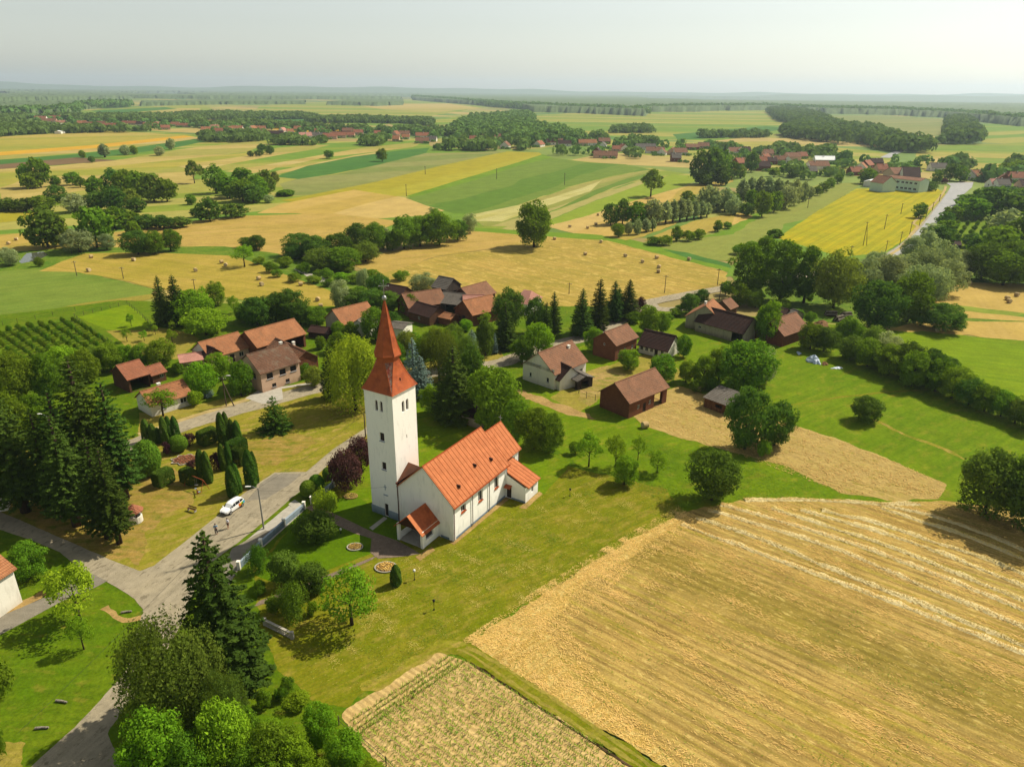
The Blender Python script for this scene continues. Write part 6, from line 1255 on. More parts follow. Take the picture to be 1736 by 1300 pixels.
woods('woodland', 'front trees of the distant forests behind the striped fields', [[(700, 168), (787, 176), (843, 183), (978, 191), (1093, 196), (1098, 190), (1236, 187), (1236, 184), (1098, 187), (1090, 192), (978, 187), (843, 179), (700, 165)],
    [(1236, 187), (1300, 186), (1400, 192), (1500, 194), (1603, 199), (1724, 213), (1900, 221), (1900, 215), (1724, 208), (1603, 196), (1500, 191), (1400, 189), (1300, 183), (1236, 184)], [(-80, 200), (0, 200), (120, 196), (140, 186), (222, 182), (222, 180), (135, 183), (115, 193), (0, 197), (-80, 197)]], (15, 23), 19, 36, seed=41)
def canopy(name, label, poly, h=15, seed=1):
    """distant closed forest: a bumpy canopy with real height over its ground polygon"""
    rng = np.random.default_rng(seed); xs = np.arange(min(p[0] for p in poly)-3, max(p[0] for p in poly)+4, 2.6)
    ymin, ymax = min(p[1] for p in poly), max(p[1] for p in poly)
    d0, d1 = 60/((ymax+1-150)/1204), 60/(max(1.2, ymin-1-152)/1204); ks = np.exp(np.arange(math.log(d0), math.log(min(d1, 14000)), .012)); 
    def inside(px, py):
        c = False; n = len(poly); j = n-1
        for i in range(n):
            xi, yi = poly[i]; xj, yj = poly[j]
            if (yi > py) != (yj > py) and px < (xj-xi)*(py-yi)/(yj-yi)+xi: c = not c
            j = i
        return c
    V = []; I = np.zeros((len(ks), len(xs)), bool)
    for a, D in enumerate(ks):
        for b, px in enumerate(xs):
            X = (px-868)/1204*D*1.02; qx, qy = proj(X, D, 0); ins = inside(qx, qy); I[a, b] = ins
            V.append((X+rng.normal()*D*.0008, D+rng.normal()*D*.002, h*(.95+.07*rng.random()) if ins else -.5))
    nb = len(xs); F = [(a*nb+b, a*nb+b+1, (a+1)*nb+b+1, (a+1)*nb+b) for a in range(len(ks)-1) for b in range(nb-1) if I[a, b] or I[a, b+1] or I[a+1, b] or I[a+1, b+1]]
    if not F: return
    me = npmesh(name, np.array(V), np.array(F), M['canopy'], smooth=True); o = link(name, me); tag(o, label, 'forest', None, 'stuff'); print('canopy', len(F))
m = N('far_canopy'); p = m.pos(); M['canopy'] = m.finish(m.mix(m.mr(m.noise(p, 1/14, 4, .7), .35, .65), (.055, .090, .028, 1), (.098, .140, .046, 1)), .95)
canopy('forest', 'continuous blue green forest band just below the horizon', [(-90, 151.5), (400, 155), (868, 160), (1300, 164.5), (1850, 170.5), (1850, 174), (1300, 168.2), (1000, 164), (868, 163.6), (400, 158.6), (-90, 155.2)], 24, 21)
canopy('forest', 'broken forest belt left below the horizon', [(-90, 163), (120, 162), (330, 164), (560, 165), (690, 168), (560, 169), (330, 168), (100, 166), (-90, 168)], 18, 22)
canopy('forest', 'large dark forest behind the striped fields in the centre', [(700, 168), (740, 161), (900, 159), (1060, 162), (1100, 170), (1180, 172), (1240, 180), (1236, 187), (1180, 190), (1098, 190), (1093, 197), (978, 192), (900, 190), (880, 184), (787, 177), (700, 170)], 18, 1)
canopy('forest', 'long dark forest behind the fields on the right', [(1100, 172), (1250, 166), (1440, 176), (1600, 172), (1900, 176), (1900, 222), (1724, 214), (1660, 207), (1603, 200), (1500, 195), (1400, 193), (1300, 187), (1236, 188)], 17, 2)
canopy('forest', 'dark forest strip at the far left', [(-80, 170), (60, 160), (150, 159), (270, 162), (272, 168), (150, 170), (60, 172), (-80, 176)], 18, 3)
canopy('forest', 'forest belt left of the far striped fields', [(-80, 180), (60, 178), (140, 176), (222, 176), (222, 182), (140, 186), (120, 196), (0, 200), (-80, 200)], 14, 4)
canopy('forest', 'low forest band near the horizon in the centre', [(300, 160), (500, 158), (700, 159), (900, 158), (900, 160), (700, 163), (500, 163), (330, 164)], 20, 5)
canopy('forest', 'low forest band near the horizon on the right', [(1050, 161), (1300, 162), (1736, 167), (1860, 169), (1860, 172), (1600, 170), (1300, 166), (1080, 164)], 22, 6)
canopy('forest', 'short tree belt behind the far middle fields', [(556, 178), (600, 172), (660, 170), (694, 174), (690, 178), (640, 180)], 14, 7)
canopy('forest', 'thin tree line crossing the far left fields', [(240, 176), (400, 172), (540, 174), (540, 177), (400, 177), (240, 180)], 12, 8)
canopy('forest', 'thin hazy tree line under the horizon at the left', [(-80, 158), (100, 156.5), (300, 157), (300, 159), (100, 159), (-80, 161)], 20, 9)
# hills on the horizon
def hills(name, d, x0, x1, base, amp, seed, mat):
    rng = random.Random(seed); ph = [rng.uniform(0, 6) for _ in range(6)]; n = 160; V = []; F = []
    for i in range(n+1):
        x = x0+(x1-x0)*i/n
        z = base+amp*(.5+.25*sin(x/1900+ph[0])+.15*sin(x/760+ph[1])+.1*sin(x/330+ph[2])); e = min(1, min(i, n-i)/12.0); z *= e
        for k, (dy, f) in enumerate(((-1500, 0), (-900, .45), (-300, .9), (0, 1.0), (500, .8), (1300, 0))): V.append((x, d+dy+120*sin(x/700+k), z*f*(1+.08*sin(x/210+k*2)) - (1 if f == 0 else 0)))
    for i in range(n):
        for k in range(5): a = i*6+k; F.append((a, a+6, a+7, a+1))
    me = npmesh(name, np.array(V), np.array(F), mat, smooth=True); o = link(name, me); o['kind'] = 'structure'
hills('hills', 13200, -13500, -500, 60, 80, 4, M['canopy']); hills('hills', 13700, -4500, 13000, 55, 55, 9, M['canopy'])
hills('hills', 10500, 3000, 12500, 50, 30, 12, M['canopy'])
# ------------------------------------------------------------------ crops, straw, bales
AR = radians(-38.3); AV = Vector((cos(AR), sin(AR), 0)); AN = Vector((-sin(AR), cos(AR), 0))
ZG = zlev(9)+.01
def pin(px, py, poly):
    c = False; n = len(poly); j = n-1
    for i in range(n):
        xi, yi = poly[i]; xj, yj = poly[j]
        if (yi > py) != (yj > py) and px < (xj-xi)*(py-yi)/(yj-yi)+xi: c = not c
        j = i
    return c
M['cornleaf'] = leaf_mat('corn_leaves', (.10, .20, .02), (.24, .36, .05), .35)
M['weed'] = leaf_mat('weed_leaves', (.05, .12, .01), (.16, .24, .02), .25)
M['strawbit'] = leaf_mat('straw_bits', L((206, 178, 84), .62)[:3], L((236, 214, 132), .66)[:3], .1)
M['flower_y'] = leaf_mat('flower_petals', (.45, .30, .04), (.60, .50, .16), .1)
M['flower_r'] = leaf_mat('flower_dark', (.20, .09, .05), (.30, .16, .06), .1)
rng = np.random.default_rng(21)
cw = [tuple(G(*p))[:2] for p in CORN]; V = []
head = [tuple(G(*p))[:2] for p in [(580, 1212), (742, 1108), (796, 1124), (800, 1140), (640, 1262)]]
P = []
HD = (G(742, 1108)-G(600, 1200)).normalized(); HN = Vector((-HD.y, HD.x, 0))
for r in range(-40, 90):
    for c in range(-160, 160):
        if rng.random() < .16: continue
        p = AV*(c*.24+rng.normal()*.02) + AN*(r*.72+rng.normal()*.015) + Vector((5, 50, 0))
        if pin(p.x, p.y, cw) and (Vector((p.x, p.y, 0))-G(600, 1200)).dot(HN) < -2.6: P.append((p.x, p.y))
for r in range(4):
    for c in range(0, 160):
        p = G(592, 1222)+HD*(c*.22)-HN*(.3+r*.62)
        if pin(p.x, p.y, cw) and rng.random() > .12: P.append((p.x+rng.normal()*.03, p.y+rng.normal()*.03))
P = np.array(P); n = len(P); k = 4
a = rng.uniform(0, 2*pi, (n, k)); hh = rng.uniform(.16, .40, (n, 1)); dx, dy = np.cos(a), np.sin(a); w = .032
x, y = P[:, 0:1], P[:, 1:2]; o = np.zeros((n, k)); l = hh*rng.uniform(.5, .9, (n, k))
V = np.stack([np.stack([x-dy*w, y+dx*w, o+ZG], 2), np.stack([x+dy*w, y-dx*w, o+ZG], 2), np.stack([x+dx*l+dy*w, y+dy*l-dx*w, o+ZG+hh], 2), np.stack([x+dx*l-dy*w, y+dy*l+dx*w, o+ZG+hh], 2)], 2).reshape(-1, 3)
o = link('corn_rows', npmesh('corn_rows', V, np.arange(len(V)).reshape(-1, 4), M['cornleaf'])); tag(o, 'rows of young corn in the pale soil field at the bottom', 'corn', None, 'stuff')
print('corn', n)
def bits(name, label, cat, poly, n, mat, ln=(.15, .45), wd=(.03, .08), up=.12, clump=None, seed=1, along=None):
    rng = np.random.default_rng(seed); wp = [tuple(G(*p))[:2] for p in poly]; x0, x1 = min(p[0] for p in wp), max(p[0] for p in wp); y0, y1 = min(p[1] for p in wp), max(p[1] for p in wp)
    pts = []; cs = [(rng.uniform(x0, x1), rng.uniform(y0, y1)) for _ in range(clump[0])] if clump else None
    while len(pts) < n:
        if cs and rng.random() < clump[2]:
            c = cs[rng.integers(len(cs))]; e = rng.normal()*clump[1]*2.2; f = rng.normal()*clump[1]; px, py = c[0]+AV.x*e+AN.x*f, c[1]+AV.y*e+AN.y*f
        else: px, py = rng.uniform(x0, x1), rng.uniform(y0, y1)
        if pin(px, py, wp): pts.append((px, py))
    P = np.array(pts); a = rng.uniform(0, 2*pi, n) if along is None else along+rng.normal(size=n)*.35; l = rng.uniform(*ln, n)/2; w = rng.uniform(*wd, n)/2
    z = ZG+rng.uniform(.01, up, n); t = rng.normal(size=n)*.12; c, s = np.cos(a), np.sin(a)
    V = np.stack([np.stack([P[:, 0]-c*l-s*w, P[:, 1]-s*l+c*w, z-t*l], 1), np.stack([P[:, 0]-c*l+s*w, P[:, 1]-s*l-c*w, z-t*l], 1), np.stack([P[:, 0]+c*l+s*w, P[:, 1]+s*l-c*w, z+t*l], 1), np.stack([P[:, 0]+c*l-s*w, P[:, 1]+s*l+c*w, z+t*l], 1)], 1).reshape(-1, 3)
    o = link(name, npmesh(name, V, np.arange(len(V)).reshape(-1, 4), M[mat])); tag(o, label, cat, None, 'stuff')
FLD = [(805, 1092), (1000, 962), (1160, 872), (1260, 852), (1590, 854), (1760, 890), (1800, 1330), (1180, 1330), (900, 1158)]
HDL = [(800, 1094), (1000, 956), (1160, 868), (1200, 880), (1080, 960), (960, 1060), (1060, 1200), (1230, 1320), (1130, 1300), (900, 1160)]
bits('loose_straw', 'loose pale straw scattered over the big stubble field', 'straw', FLD, 15000, 'strawbit', (.15, .5), (.02, .045), .03, clump=(200, .5, .7), along=AR, seed=3)
bits('loose_straw', 'thick pale straw along the headland edge of the stubble field', 'straw', HDL, 6500, 'strawbit', (.12, .4), (.02, .05), .04, clump=(60, 1.1, .5), seed=4)
bits('weeds', 'green weeds between the stubble rows', 'weeds', FLD, 2500, 'weed', (.08, .22), (.03, .07), .06, (120, .5, .6), 5)
bits('weeds', 'green weeds in the young corn field', 'weeds', [(600, 1200), (742, 1112), (796, 1128), (1080, 1312), (1060, 1330), (660, 1330)], 260, 'weed', (.1, .25), (.04, .1), .2, (16, .25, .9), 6)
DRY = [(1070, 696), (1200, 672), (1352, 724), (1520, 785), (1604, 822), (1592, 846), (1430, 838), (1240, 768), (1100, 722)]
bits('loose_straw', 'dry cut hay lying on the tan strip below the brick barn', 'hay', DRY, 3500, 'strawbit', (.2, .6), (.04, .1), .1, (120, 1.0, .6), 7)
LWN = [(560, 1040), (640, 960), (760, 930), (900, 850), (1000, 800), (1150, 866), (1000, 958), (830, 1062), (742, 1090), (600, 1180), (500, 1140)]
bits('grass_tufts', 'short mown grass tufts on the church lawn', 'grass', LWN, 9000, 'weed', (.06, .2), (.02, .05), .03, (220, .5, .75), 9, along=pixang((760, 960), (1000, 860)))
bits('grass_tufts', 'dry yellow grass bits on the church lawn', 'grass', LWN, 5000, 'strawbit', (.06, .22), (.015, .035), .02, (120, .35, .8), 10, along=pixang((760, 960), (1000, 860)))
bits('loose_straw', 'straw blown over the ragged edge between lawn and stubble', 'straw', [(780, 1090), (900, 1008), (1000, 944), (1150, 858), (1170, 872), (1010, 966), (905, 1030), (810, 1096)], 3500, 'strawbit', (.1, .4), (.02, .05), .05, (90, .45, .8), 11)
MEA = [(930, 830), (1100, 750), (1250, 780), (1430, 848), (1260, 850), (1150, 862), (1000, 800)]
bits('grass_tufts', 'uneven grass tufts on the meadow right of the church', 'grass', MEA, 6000, 'weed', (.1, .3), (.03, .07), .08, (160, .7, .7), 12)
GW = []
def windrow(label, pts, w=1.05, h=.17, seed=0):
    rng = np.random.default_rng(seed+50); Pp = [G(*p) for p in pts]; C = []
    for i in range(len(Pp)-1):
        p0, p1, p2, p3 = Pp[max(i-1, 0)], Pp[i], Pp[i+1], Pp[min(i+2, len(Pp)-1)]; n = max(3, int((p2-p1).length/.3))
        for k in range(n):
            t = k/n; C.append(.5*((2*p1)+(p2-p0)*t+(2*p0-5*p1+4*p2-p3)*t*t+(3*p1-p0-3*p2+p3)*t**3))
    C = np.array([(c.x, c.y) for c in C]); d = np.gradient(C, axis=0); d /= np.linalg.norm(d, axis=1, keepdims=True); nx = np.stack([-d[:, 1], d[:, 0]], 1)
    m_ = 7; n = len(C); off = np.linspace(-1, 1, m_); sm = np.convolve(rng.normal(size=n+8), np.ones(9)/9, 'valid')[:n]
    V = np.zeros((n, m_, 3))
    for j, o in enumerate(off):
        ww = w/2*(1+.5*sm+rng.normal(size=n)*.12); V[:, j, :2] = C+nx*(o*ww+sm*.25)[:, None]; V[:, j, 2] = ZG-.04+h*(1-o*o)*(.6+.5*rng.random(n)+.4*sm)
    V = V.reshape(-1, 3); F = np.array([(i*m_+j, i*m_+j+1, (i+1)*m_+j+1, (i+1)*m_+j) for i in range(n-1) for j in range(m_-1)])[:, ::-1]
    nq = n*26; i = rng.integers(0, n, nq); o = rng.normal(size=nq)*.5*(1+.4*sm[i]); p = C[i]+nx[i]*(o*w/2+sm[i]*.25)[:, None]+d[i]*rng.uniform(-.2, .2, (nq, 1))
    P3 = np.column_stack([p, ZG+h*np.clip(1-o*o, 0, 1)*.8+rng.uniform(.0, .1, nq)]); Nn = unit(rng.normal(size=(nq, 3))+[0, 0, .6])
    Q = leaf_quads(P3, Nn, rng.uniform(.07, .24, nq), rng, .3)
    Vall = np.vstack([V, Q]); Fall = np.vstack([F, np.arange(len(Q)).reshape(-1, 4)+len(V)])
    me = npmesh('windrow', Vall, Fall, [M['straw'], M['strawbit']], midx=np.r_[np.zeros(len(F)), np.ones(len(Q)//4)])
    o = link('windrow', me); tag(o, label, 'windrow', 'rows of cut straw on the stubble field')
WR = [[(1156, 889), (1236, 919), (1390, 976), (1544, 1033), (1716, 1101), (1800, 1135)],
      [(1180, 878), (1291, 915), (1408, 964), (1544, 1018), (1736, 1095), (1800, 1120)],
      [(1200, 866), (1236, 875), (1421, 933), (1544, 985), (1736, 1064), (1800, 1090)],
      [(1222, 856), (1330, 886), (1450, 924), (1600, 980), (1736, 1035), (1800, 1062)],
      [(1308, 862), (1400, 892), (1500, 924), (1620, 972), (1736, 1019), (1800, 1046)],
      [(1357, 865), (1440, 888), (1540, 918), (1640, 956), (1736, 995), (1800, 1020)],
      [(1393, 866), (1480, 886), (1580, 918), (1660, 944), (1736, 974), (1800, 998)],
      [(1494, 862), (1560, 884), (1620, 903), (1680, 926), (1736, 949), (1800, 976)],
      [(1490, 856), (1560, 870), (1620, 888), (1680, 910), (1736, 934), (1800, 960)],
      [(1262, 849), (1330, 848), (1400, 849), (1490, 855), (1560, 855)]]
names = ['lowest and longest straw windrow on the stubble field', 'second straw windrow above the lowest one', 'third straw windrow above the lowest one', 'fourth straw windrow above the lowest one', 'fifth straw windrow above the lowest one', 'sixth straw windrow above the lowest one',
         'seventh straw windrow above the lowest one', 'eighth straw windrow above the lowest one', 'uppermost slanting straw windrow running to the right edge', 'pale straw windrow along the top border of the stubble field']
for i, (w_, l_) in enumerate(zip(WR, names)): windrow(l_, w_, seed=i)
# dark furrow step beside the grass strip
b = MB(); P0, P1 = G(800, 1126), G(1130, 1340); n = 40
for i in range(n):
    a = P0.lerp(P1, i/n); c = P0.lerp(P1, (i+1)/n); r = RNG.uniform(.05, .16)
    b.add([a+AN*.1+Z_*(ZG-.03), c+AN*.1+Z_*(ZG-.03), c+Z_*(ZG+r), a+Z_*(ZG+r), a-AN*.16+Z_*(ZG-.03), c-AN*.16+Z_*(ZG-.03)], [(0, 3, 2, 1), (3, 4, 5, 2)])
o = b.build('soil_furrow', M['f_brown']); o['kind'] = 'structure'
# bales
m = N('bale_straw'); p = m.pos(False); q = m.n('ShaderNodeTexWave', {'Vector': p, 'Scale': 3.0, 'Distortion': 2.0, 'Detail': 3.0}, wave_type='BANDS', bands_direction='Y').outputs[1]
col = m.gain(m.mix(m.mr(m.noise(p, 6, 4, .7), .35, .65), L((222, 192, 136), .66), L((196, 164, 108), .64)), m.mr(q, 0, 1, .85, 1.1)); M['bale'] = m.finish(col, .9, q, .02)
M['bale_end'] = plain('bale_end', (226, 206, 160), .66, .9, .2, 5, c2=(180, 150, 100))
def bale_mesh(dark=False):
    b = MB(); n = 24; prof = [(.0, -.60), (.58, -.60), (.65, -.54), (.66, 0), (.65, .54), (.58, .60), (.0, .60)]
    vs = []; fs = []; mi = []
    for r, y in prof:
        for k in range(n): a = 2*pi*k/n; vs.append((r*cos(a)*1.03, y, .62+r*sin(a)*.97-(.05 if sin(a) < -.8 and r > .5 else 0)*0))
    for i in range(len(prof)-1):
        for k in range(n): fs.append((i*n+k, i*n+(k+1) % n, (i+1)*n+(k+1) % n, (i+1)*n+k)); mi.append(1 if i in (0, len(prof)-2) else 0)
    b.add(vs, fs); b.m = mi; return b.mesh('hay_bale', [M['bale'], M['bale_end']], False)
BM = bale_mesh()
def bales(place, grp, pts):
    for i, (x, y, *l) in enumerate(sorted(pts)):
        o = link('hay_bale', BM); p = G(x, y); o.location = (p.x, p.y, GZ-.04 if p.length < 300 else .12); a = RNG.uniform(0, pi); o.rotation_euler = (0, 0, a)
        s = 1.0; o.scale = (s, s, s)
        tag(o, l[0] if l else 'round hay bale, %s from the left %s' % (ORD[i], place), 'hay bale', grp)
bales('behind the big lone tree', 'bales behind the lone tree', [(966, 386), (996, 388), (1010, 382), (1014, 366), (1213, 315)])
bales('on the golden central hay field', 'bales on the central hay field', [(940, 407), (1019, 412), (992, 433), (1060, 436), (1089, 446), (1113, 439), (1117, 455), (1116, 463), (1168, 442)])
bales('on the left hay field', 'bales on the left hay field', [(155, 438), (227, 443), (151, 461), (332, 461), (376, 447), (383, 452), (439, 475), (444, 485), (15, 415), (28, 408), (510, 485), (539, 511), (544, 522)])
bales('on the right stubble strips', 'bales on the right strips', [(1643, 483), (1723, 503), (1707, 509), (1710, 514), (1590, 563)])
bales('', None, [(1093, 726, 'pale round bale alone on the grass below the brick barn')]); bales('', None, [(1183, 664, 'grey weathered round bale beside the wooden board shed')])

# ------------------------------------------------------------------ poles, lamps, wires
POLE_N = {}
def pole(name, label, x, yb, yt, mat='pole_wood', arm=True, r=.13, lamp=None, strut=False, group='field power poles'):
    p = G(x, yb); h = hgt(x, yb, yt); s = max(1.0, p.length/330)
    t = empty(name, (p.x, p.y, .1)); tag(t, label, 'pole' if lamp is None else 'lamp post', group)
    b = MB(); b.tube([(0, 0, -.2), (0, 0, h)], [r*s, r*.7*s], 8); b.build('post', M[mat], t)
    if arm:
        b = MB(); b.box(-.8, .8, -.05*s, .05*s, h-.5, h-.38); b.build('crossarm', M[mat], t)
        for q in (-.7, 0.25, .7):
            c = MB(); c.lathe([(.03, h-.375), (.06*s, h-.33), (.05*s, h-.24), (.02, h-.2)], 6, 0, (q, 0)); c.build('insulator', M['frame_white'], t)
    if strut: c = MB(); c.tube([(1.6, 0, -.1), (.05, 0, h-1.2)], [r*s, r*.7*s], 8); c.build('strut', M[mat], t)
    if lamp:
        dx, dy = lamp; c = MB(); c.tube([(0, 0, h-.1), (dx*.6, dy*.6, h+.25), (dx, dy, h+.28)], [.04, .035, .03], 6); ar = c.build('lamp_arm', M['metal'], t)
        c = MB(); u = Vector((dx, dy, 0)).normalized(); v = Vector((-u.y, u.x, 0)); q = Vector((dx, dy, h+.26))
        for (s0, w0, z0), (s1, w1, z1) in (((-.15, .07, 0), (.35, .14, .02)), ((.35, .14, .02), (.65, .08, 0))):
            vs = [q+u*s0-v*w0+Z_*(z0-.05), q+u*s1-v*w1+Z_*(z1-.05), q+u*s1+v*w1+Z_*(z1-.05), q+u*s0+v*w0+Z_*(z0-.05)]; c.add(vs+[a_+Z_*.12 for a_ in vs], [(0, 3, 2, 1), (4, 5, 6, 7), (0, 1, 5, 4), (1, 2, 6, 5), (2, 3, 7, 6), (3, 0, 4, 7)])
        c.build('lamp_head', M['frame_white'], ar)
    return Vector((p.x, p.y, h+.1))
w0 = pole('street_lamp_pole', 'concrete pole with white street lamp casting a long shadow over the church street', 447.5, 897.5, 828, 'pole_conc', False, .14, (-1.1, -.1), group=None)
w1 = pole('utility_pole', 'wooden pole standing left of the church tower by the street', 620, 742, 702, group=None, arm=False)
w2 = pole('street_lamp_pole', 'double wooden pole with lamp beside the main street near the pink house', 384, 689, 640, 'pole_wood', True, .13, (1.0, .1), True, group=None)
w3 = pole('street_lamp_pole', 'lamp pole half hidden by trees behind the church tower', 744, 634, 616, 'pole_wood', False, .12, (-.9, 0), group=None)
pole('street_lamp_pole', 'white lamp column rising among the left spruces', 104, 800, 706, 'frame_white', False, .12, (-.9, .1), group=None)
for lab, x, a, c in (('utility pole at the edge of the left hay field, nearest the pond', 130.5, 468, 443), ('utility pole in the middle of the left hay field border', 209.5, 473, 453), ('utility pole right of the two tall left conifers', 330.6, 493, 473), ('utility pole rising from the willows beside the pond', 122, 430, 411),
    ('lone utility pole low in the central hay field', 964.6, 499, 480), ('leaning utility pole beside the road bend', 1126.5, 497, 467), ('utility pole at the right tip of the central hay field', 1216, 484, 456), ('utility pole beside the tall trees right of the road', 1219.5, 508, 481),
    ('utility pole with a shrub at its foot in the yellow field', 689, 333, 313), ('utility pole in the ripening yellow strip below the village', 721, 296, 282), ('utility pole on the bright green strip', 842, 304, 286), ('utility pole on the mid green field near the village', 957, 314, 294),
    ('utility pole in the middle of the yellow crop, beyond the lattice pole', 1499, 389, 364), ('double legged pole in the yellow crop', 1463, 417, 377), ('utility pole far up in the yellow crop', 1527, 363, 345), ('utility pole at the near corner of the yellow crop', 1441, 437, 417),
    ('first roadside pole by the yellow crop from the bottom', 1500, 433, 408), ('second roadside pole by the yellow crop from the bottom', 1525, 416, 393), ('third roadside pole by the yellow crop from the bottom', 1542, 398, 376), ('fourth roadside pole by the yellow crop from the bottom', 1558, 384, 368),
    ('fifth roadside pole by the yellow crop from the bottom', 1569, 371, 353), ('sixth roadside pole by the yellow crop from the bottom', 1580, 358, 343), ('seventh roadside pole by the yellow crop from the bottom', 1592, 342, 330), ('utility pole on the olive strip below the poplar row', 1369, 353, 336)):
    pole('utility_pole', lab, x, a, c, strut='double legged' in lab)
def wire(label, a, c, sag=.6, r=.014):
    b = MB(); pts = []; rs = []
    for i in range(13):
        t = i/12; p = a.lerp(c, t); p.z -= sag*4*t*(1-t); pts.append(p); rs.append(r)
    b.tube(pts, rs, 4, 0, False); tag(b.build('overhead_wire', M['wire']), label, 'wire')
wire('overhead wire from the street lamp pole down to the lower left road', w0, Vector((G(60, 1330).x, G(60, 1330).y, 6.5)))
wire('overhead wire from the street lamp pole to the pole by the tower', w0, w1)
wire('overhead wire from the pole by the tower to the lamp pole behind it', w1, w3)
tv = CO + e1*0 + Vector((-e1.y, e1.x, 0))*(NW+2.6); wire('overhead wire from the street lamp pole to the church tower front', w0-Z_*.4, Vector((tv.x, tv.y, 5.2)), .3, .012)
wire('overhead wire along the main street beside the left cottages', w2, w2+Vector((-26, -14, -.3)))
def garden_lamp(label, x, yb, yt, kind):
    p = G(x, yb); h = hgt(x, yb, yt); t = empty('garden_lamp', (p.x, p.y, GZ)); tag(t, label, 'garden lamp')
    b = MB(); b.lathe([(.12, 0), (.10, .06), (.035, .1), (.03, h-.3)], 8); b.build('post', M['black'], t)
    b = MB()
    if kind == 'globe': b.lathe([(.03, h-.3), (.15, h-.22), (.19, h-.08), (.15, h+.06), (.03, h+.1)], 12)
    else: b.lathe([(.05, h-.3), (.12, h-.26), (.17, h-.02), (.2, h), (.03, h+.12)], 6)
    b.build('lamp_shade', M['frame_white' if kind == 'globe' else 'black'], t, kind == 'globe')
garden_lamp('white globe garden lamp on the lawn right of the small dark evergreen', 703, 984, 968, 'globe')
garden_lamp('black lantern lamp alone on the lawn in the foreground', 736, 1035, 1019, 'lantern')
garden_lamp('dark lantern lamp on the lawn right of the church sacristy', 966, 842, 830, 'lantern')
garden_lamp('white globe lamp low beside the dark round evergreen in the church garden', 578, 905, 898, 'globe')

# ------------------------------------------------------------------ walls and fences of the church garden
def wall_line(name, label, pts, h=.85, th=.22, posts=True, mat='plinth'):
    P = [G(*p) for p in pts]; t = empty(name, (P[0].x, P[0].y, GZ)); tag(t, label, 'wall')
    b = MB(); c = MB()
    for a, d in zip(P[:-1], P[1:]):
        u = (d-a).normalized(); n = Vector((-u.y, u.x, 0)); o = P[0]
        for mb, w_, z0, z1 in ((b, th/2, -.2, h), (c, th/2+.05, h+.003, h+.08)):
            vs = [a-o-n*w_, d-o-n*w_, d-o+n*w_, a-o+n*w_]; mb.add([v+Z_*z0 for v in vs]+[v+Z_*z1 for v in vs], [(4, 5, 6, 7), (0, 1, 5, 4), (1, 2, 6, 5), (2, 3, 7, 6), (3, 0, 4, 7)])
    b.build('wall_body', M[mat], t); c.build('wall_cap', M['plinth'], t)  # white wall's bluish shaded side is put into the body and cap colour
    if posts:
        for p in P:
            q = p-P[0]; d = MB(); d.box(q.x-.2, q.x+.2, q.y-.2, q.y+.2, -.2, h+.35); d.box(q.x-.24, q.x+.24, q.y-.24, q.y+.24, h+.353, h+.43); d.build('wall_post', M['white_wall'], t)
wall_line('garden_wall', 'long low white wall with posts between the street and the church garden', [(516, 864), (482, 893), (443, 928), (406, 966)])
wall_line('garden_wall', 'short low white wall above the gate opening by the box balls', [(529, 855), (566, 826)])
def balustrade():
    a, c = G(450, 1061), G(496, 1084); t = empty('balustrade', (a.x, a.y, GZ)); tag(t, 'white stone balustrade beside the big foreground spruce', 'balustrade')
    d = c-a; L_ = d.length; u = d.normalized(); R3 = Matrix.Rotation(atan2(u.y, u.x), 4, 'Z')
    b = MB(); b.box(0, L_, -.14, .14, 0, .12, M=R3); b.build('base_rail', M['concrete'], t)
    b = MB(); b.box(0, L_, -.15, .15, .72, .84, M=R3); b.build('top_rail', M['concrete'], t)
    n = int(L_/.28)
    for i in range(n):
        p = u*(.2+i*(L_-.4)/(n-1)); q = MB(); q.lathe([(.07, .121), (.09, .26), (.045, .42), (.08, .56), (.06, .719)], 8, 0, (p.x, p.y)); q.build('baluster', M['concrete'], t)
    for s in (0, L_): p = u*s; q = MB(); q.box(p.x-.18, p.x+.18, p.y-.18, p.y+.18, .0, 1.0); q.build('end_post', M['concrete'], t)
balustrade()
def post_fence(label, pts, sp=2.5, h=1.2, mat='pole_wood', rails=2):
    P = [G(*p) for p in pts]; t = empty('wire_fence', (P[0].x, P[0].y, GZ)); tag(t, label, 'fence'); k = 0; r = MB()
    for a, c in zip(P[:-1], P[1:]):
        L_ = (c-a).length; n = max(1, int(L_/sp))
        for i in range(n+1):
            p = a.lerp(c, i/n)-P[0]; b = MB(); b.tube([(p.x, p.y, -.1), (p.x, p.y, h)], [.06, .05], 6); b.build('fence_post', M[mat], t)
        for j in range(rails):
            z = h*(.45+.45*j); r.tube([a-P[0]+Z_*z, c-P[0]+Z_*z], [.02, .02], 4, 0, False)
    r.build('fence_wire', M['wire'], t)
post_fence('dark post and wire fence around the small green paddock on the left', [(127, 539), (216, 517), (238, 536), (266, 562)])
post_fence('fence between the orchard rows and the small green paddock', [(127, 539), (150, 560), (190, 585)])
post_fence('old wooden fence posts beside the ruined lean-to', [(981, 668), (994, 676), (1009, 680)], 1.5, 1.4)
post_fence('post and wire fence along the garden edge at the bottom beside the corn', [(575, 1230), (610, 1262), (655, 1300), (690, 1340)], 3.0)
post_fence('white fence posts below the left green field', [(-20, 556), (30, 548), (90, 536), (128, 528)], 3.0)
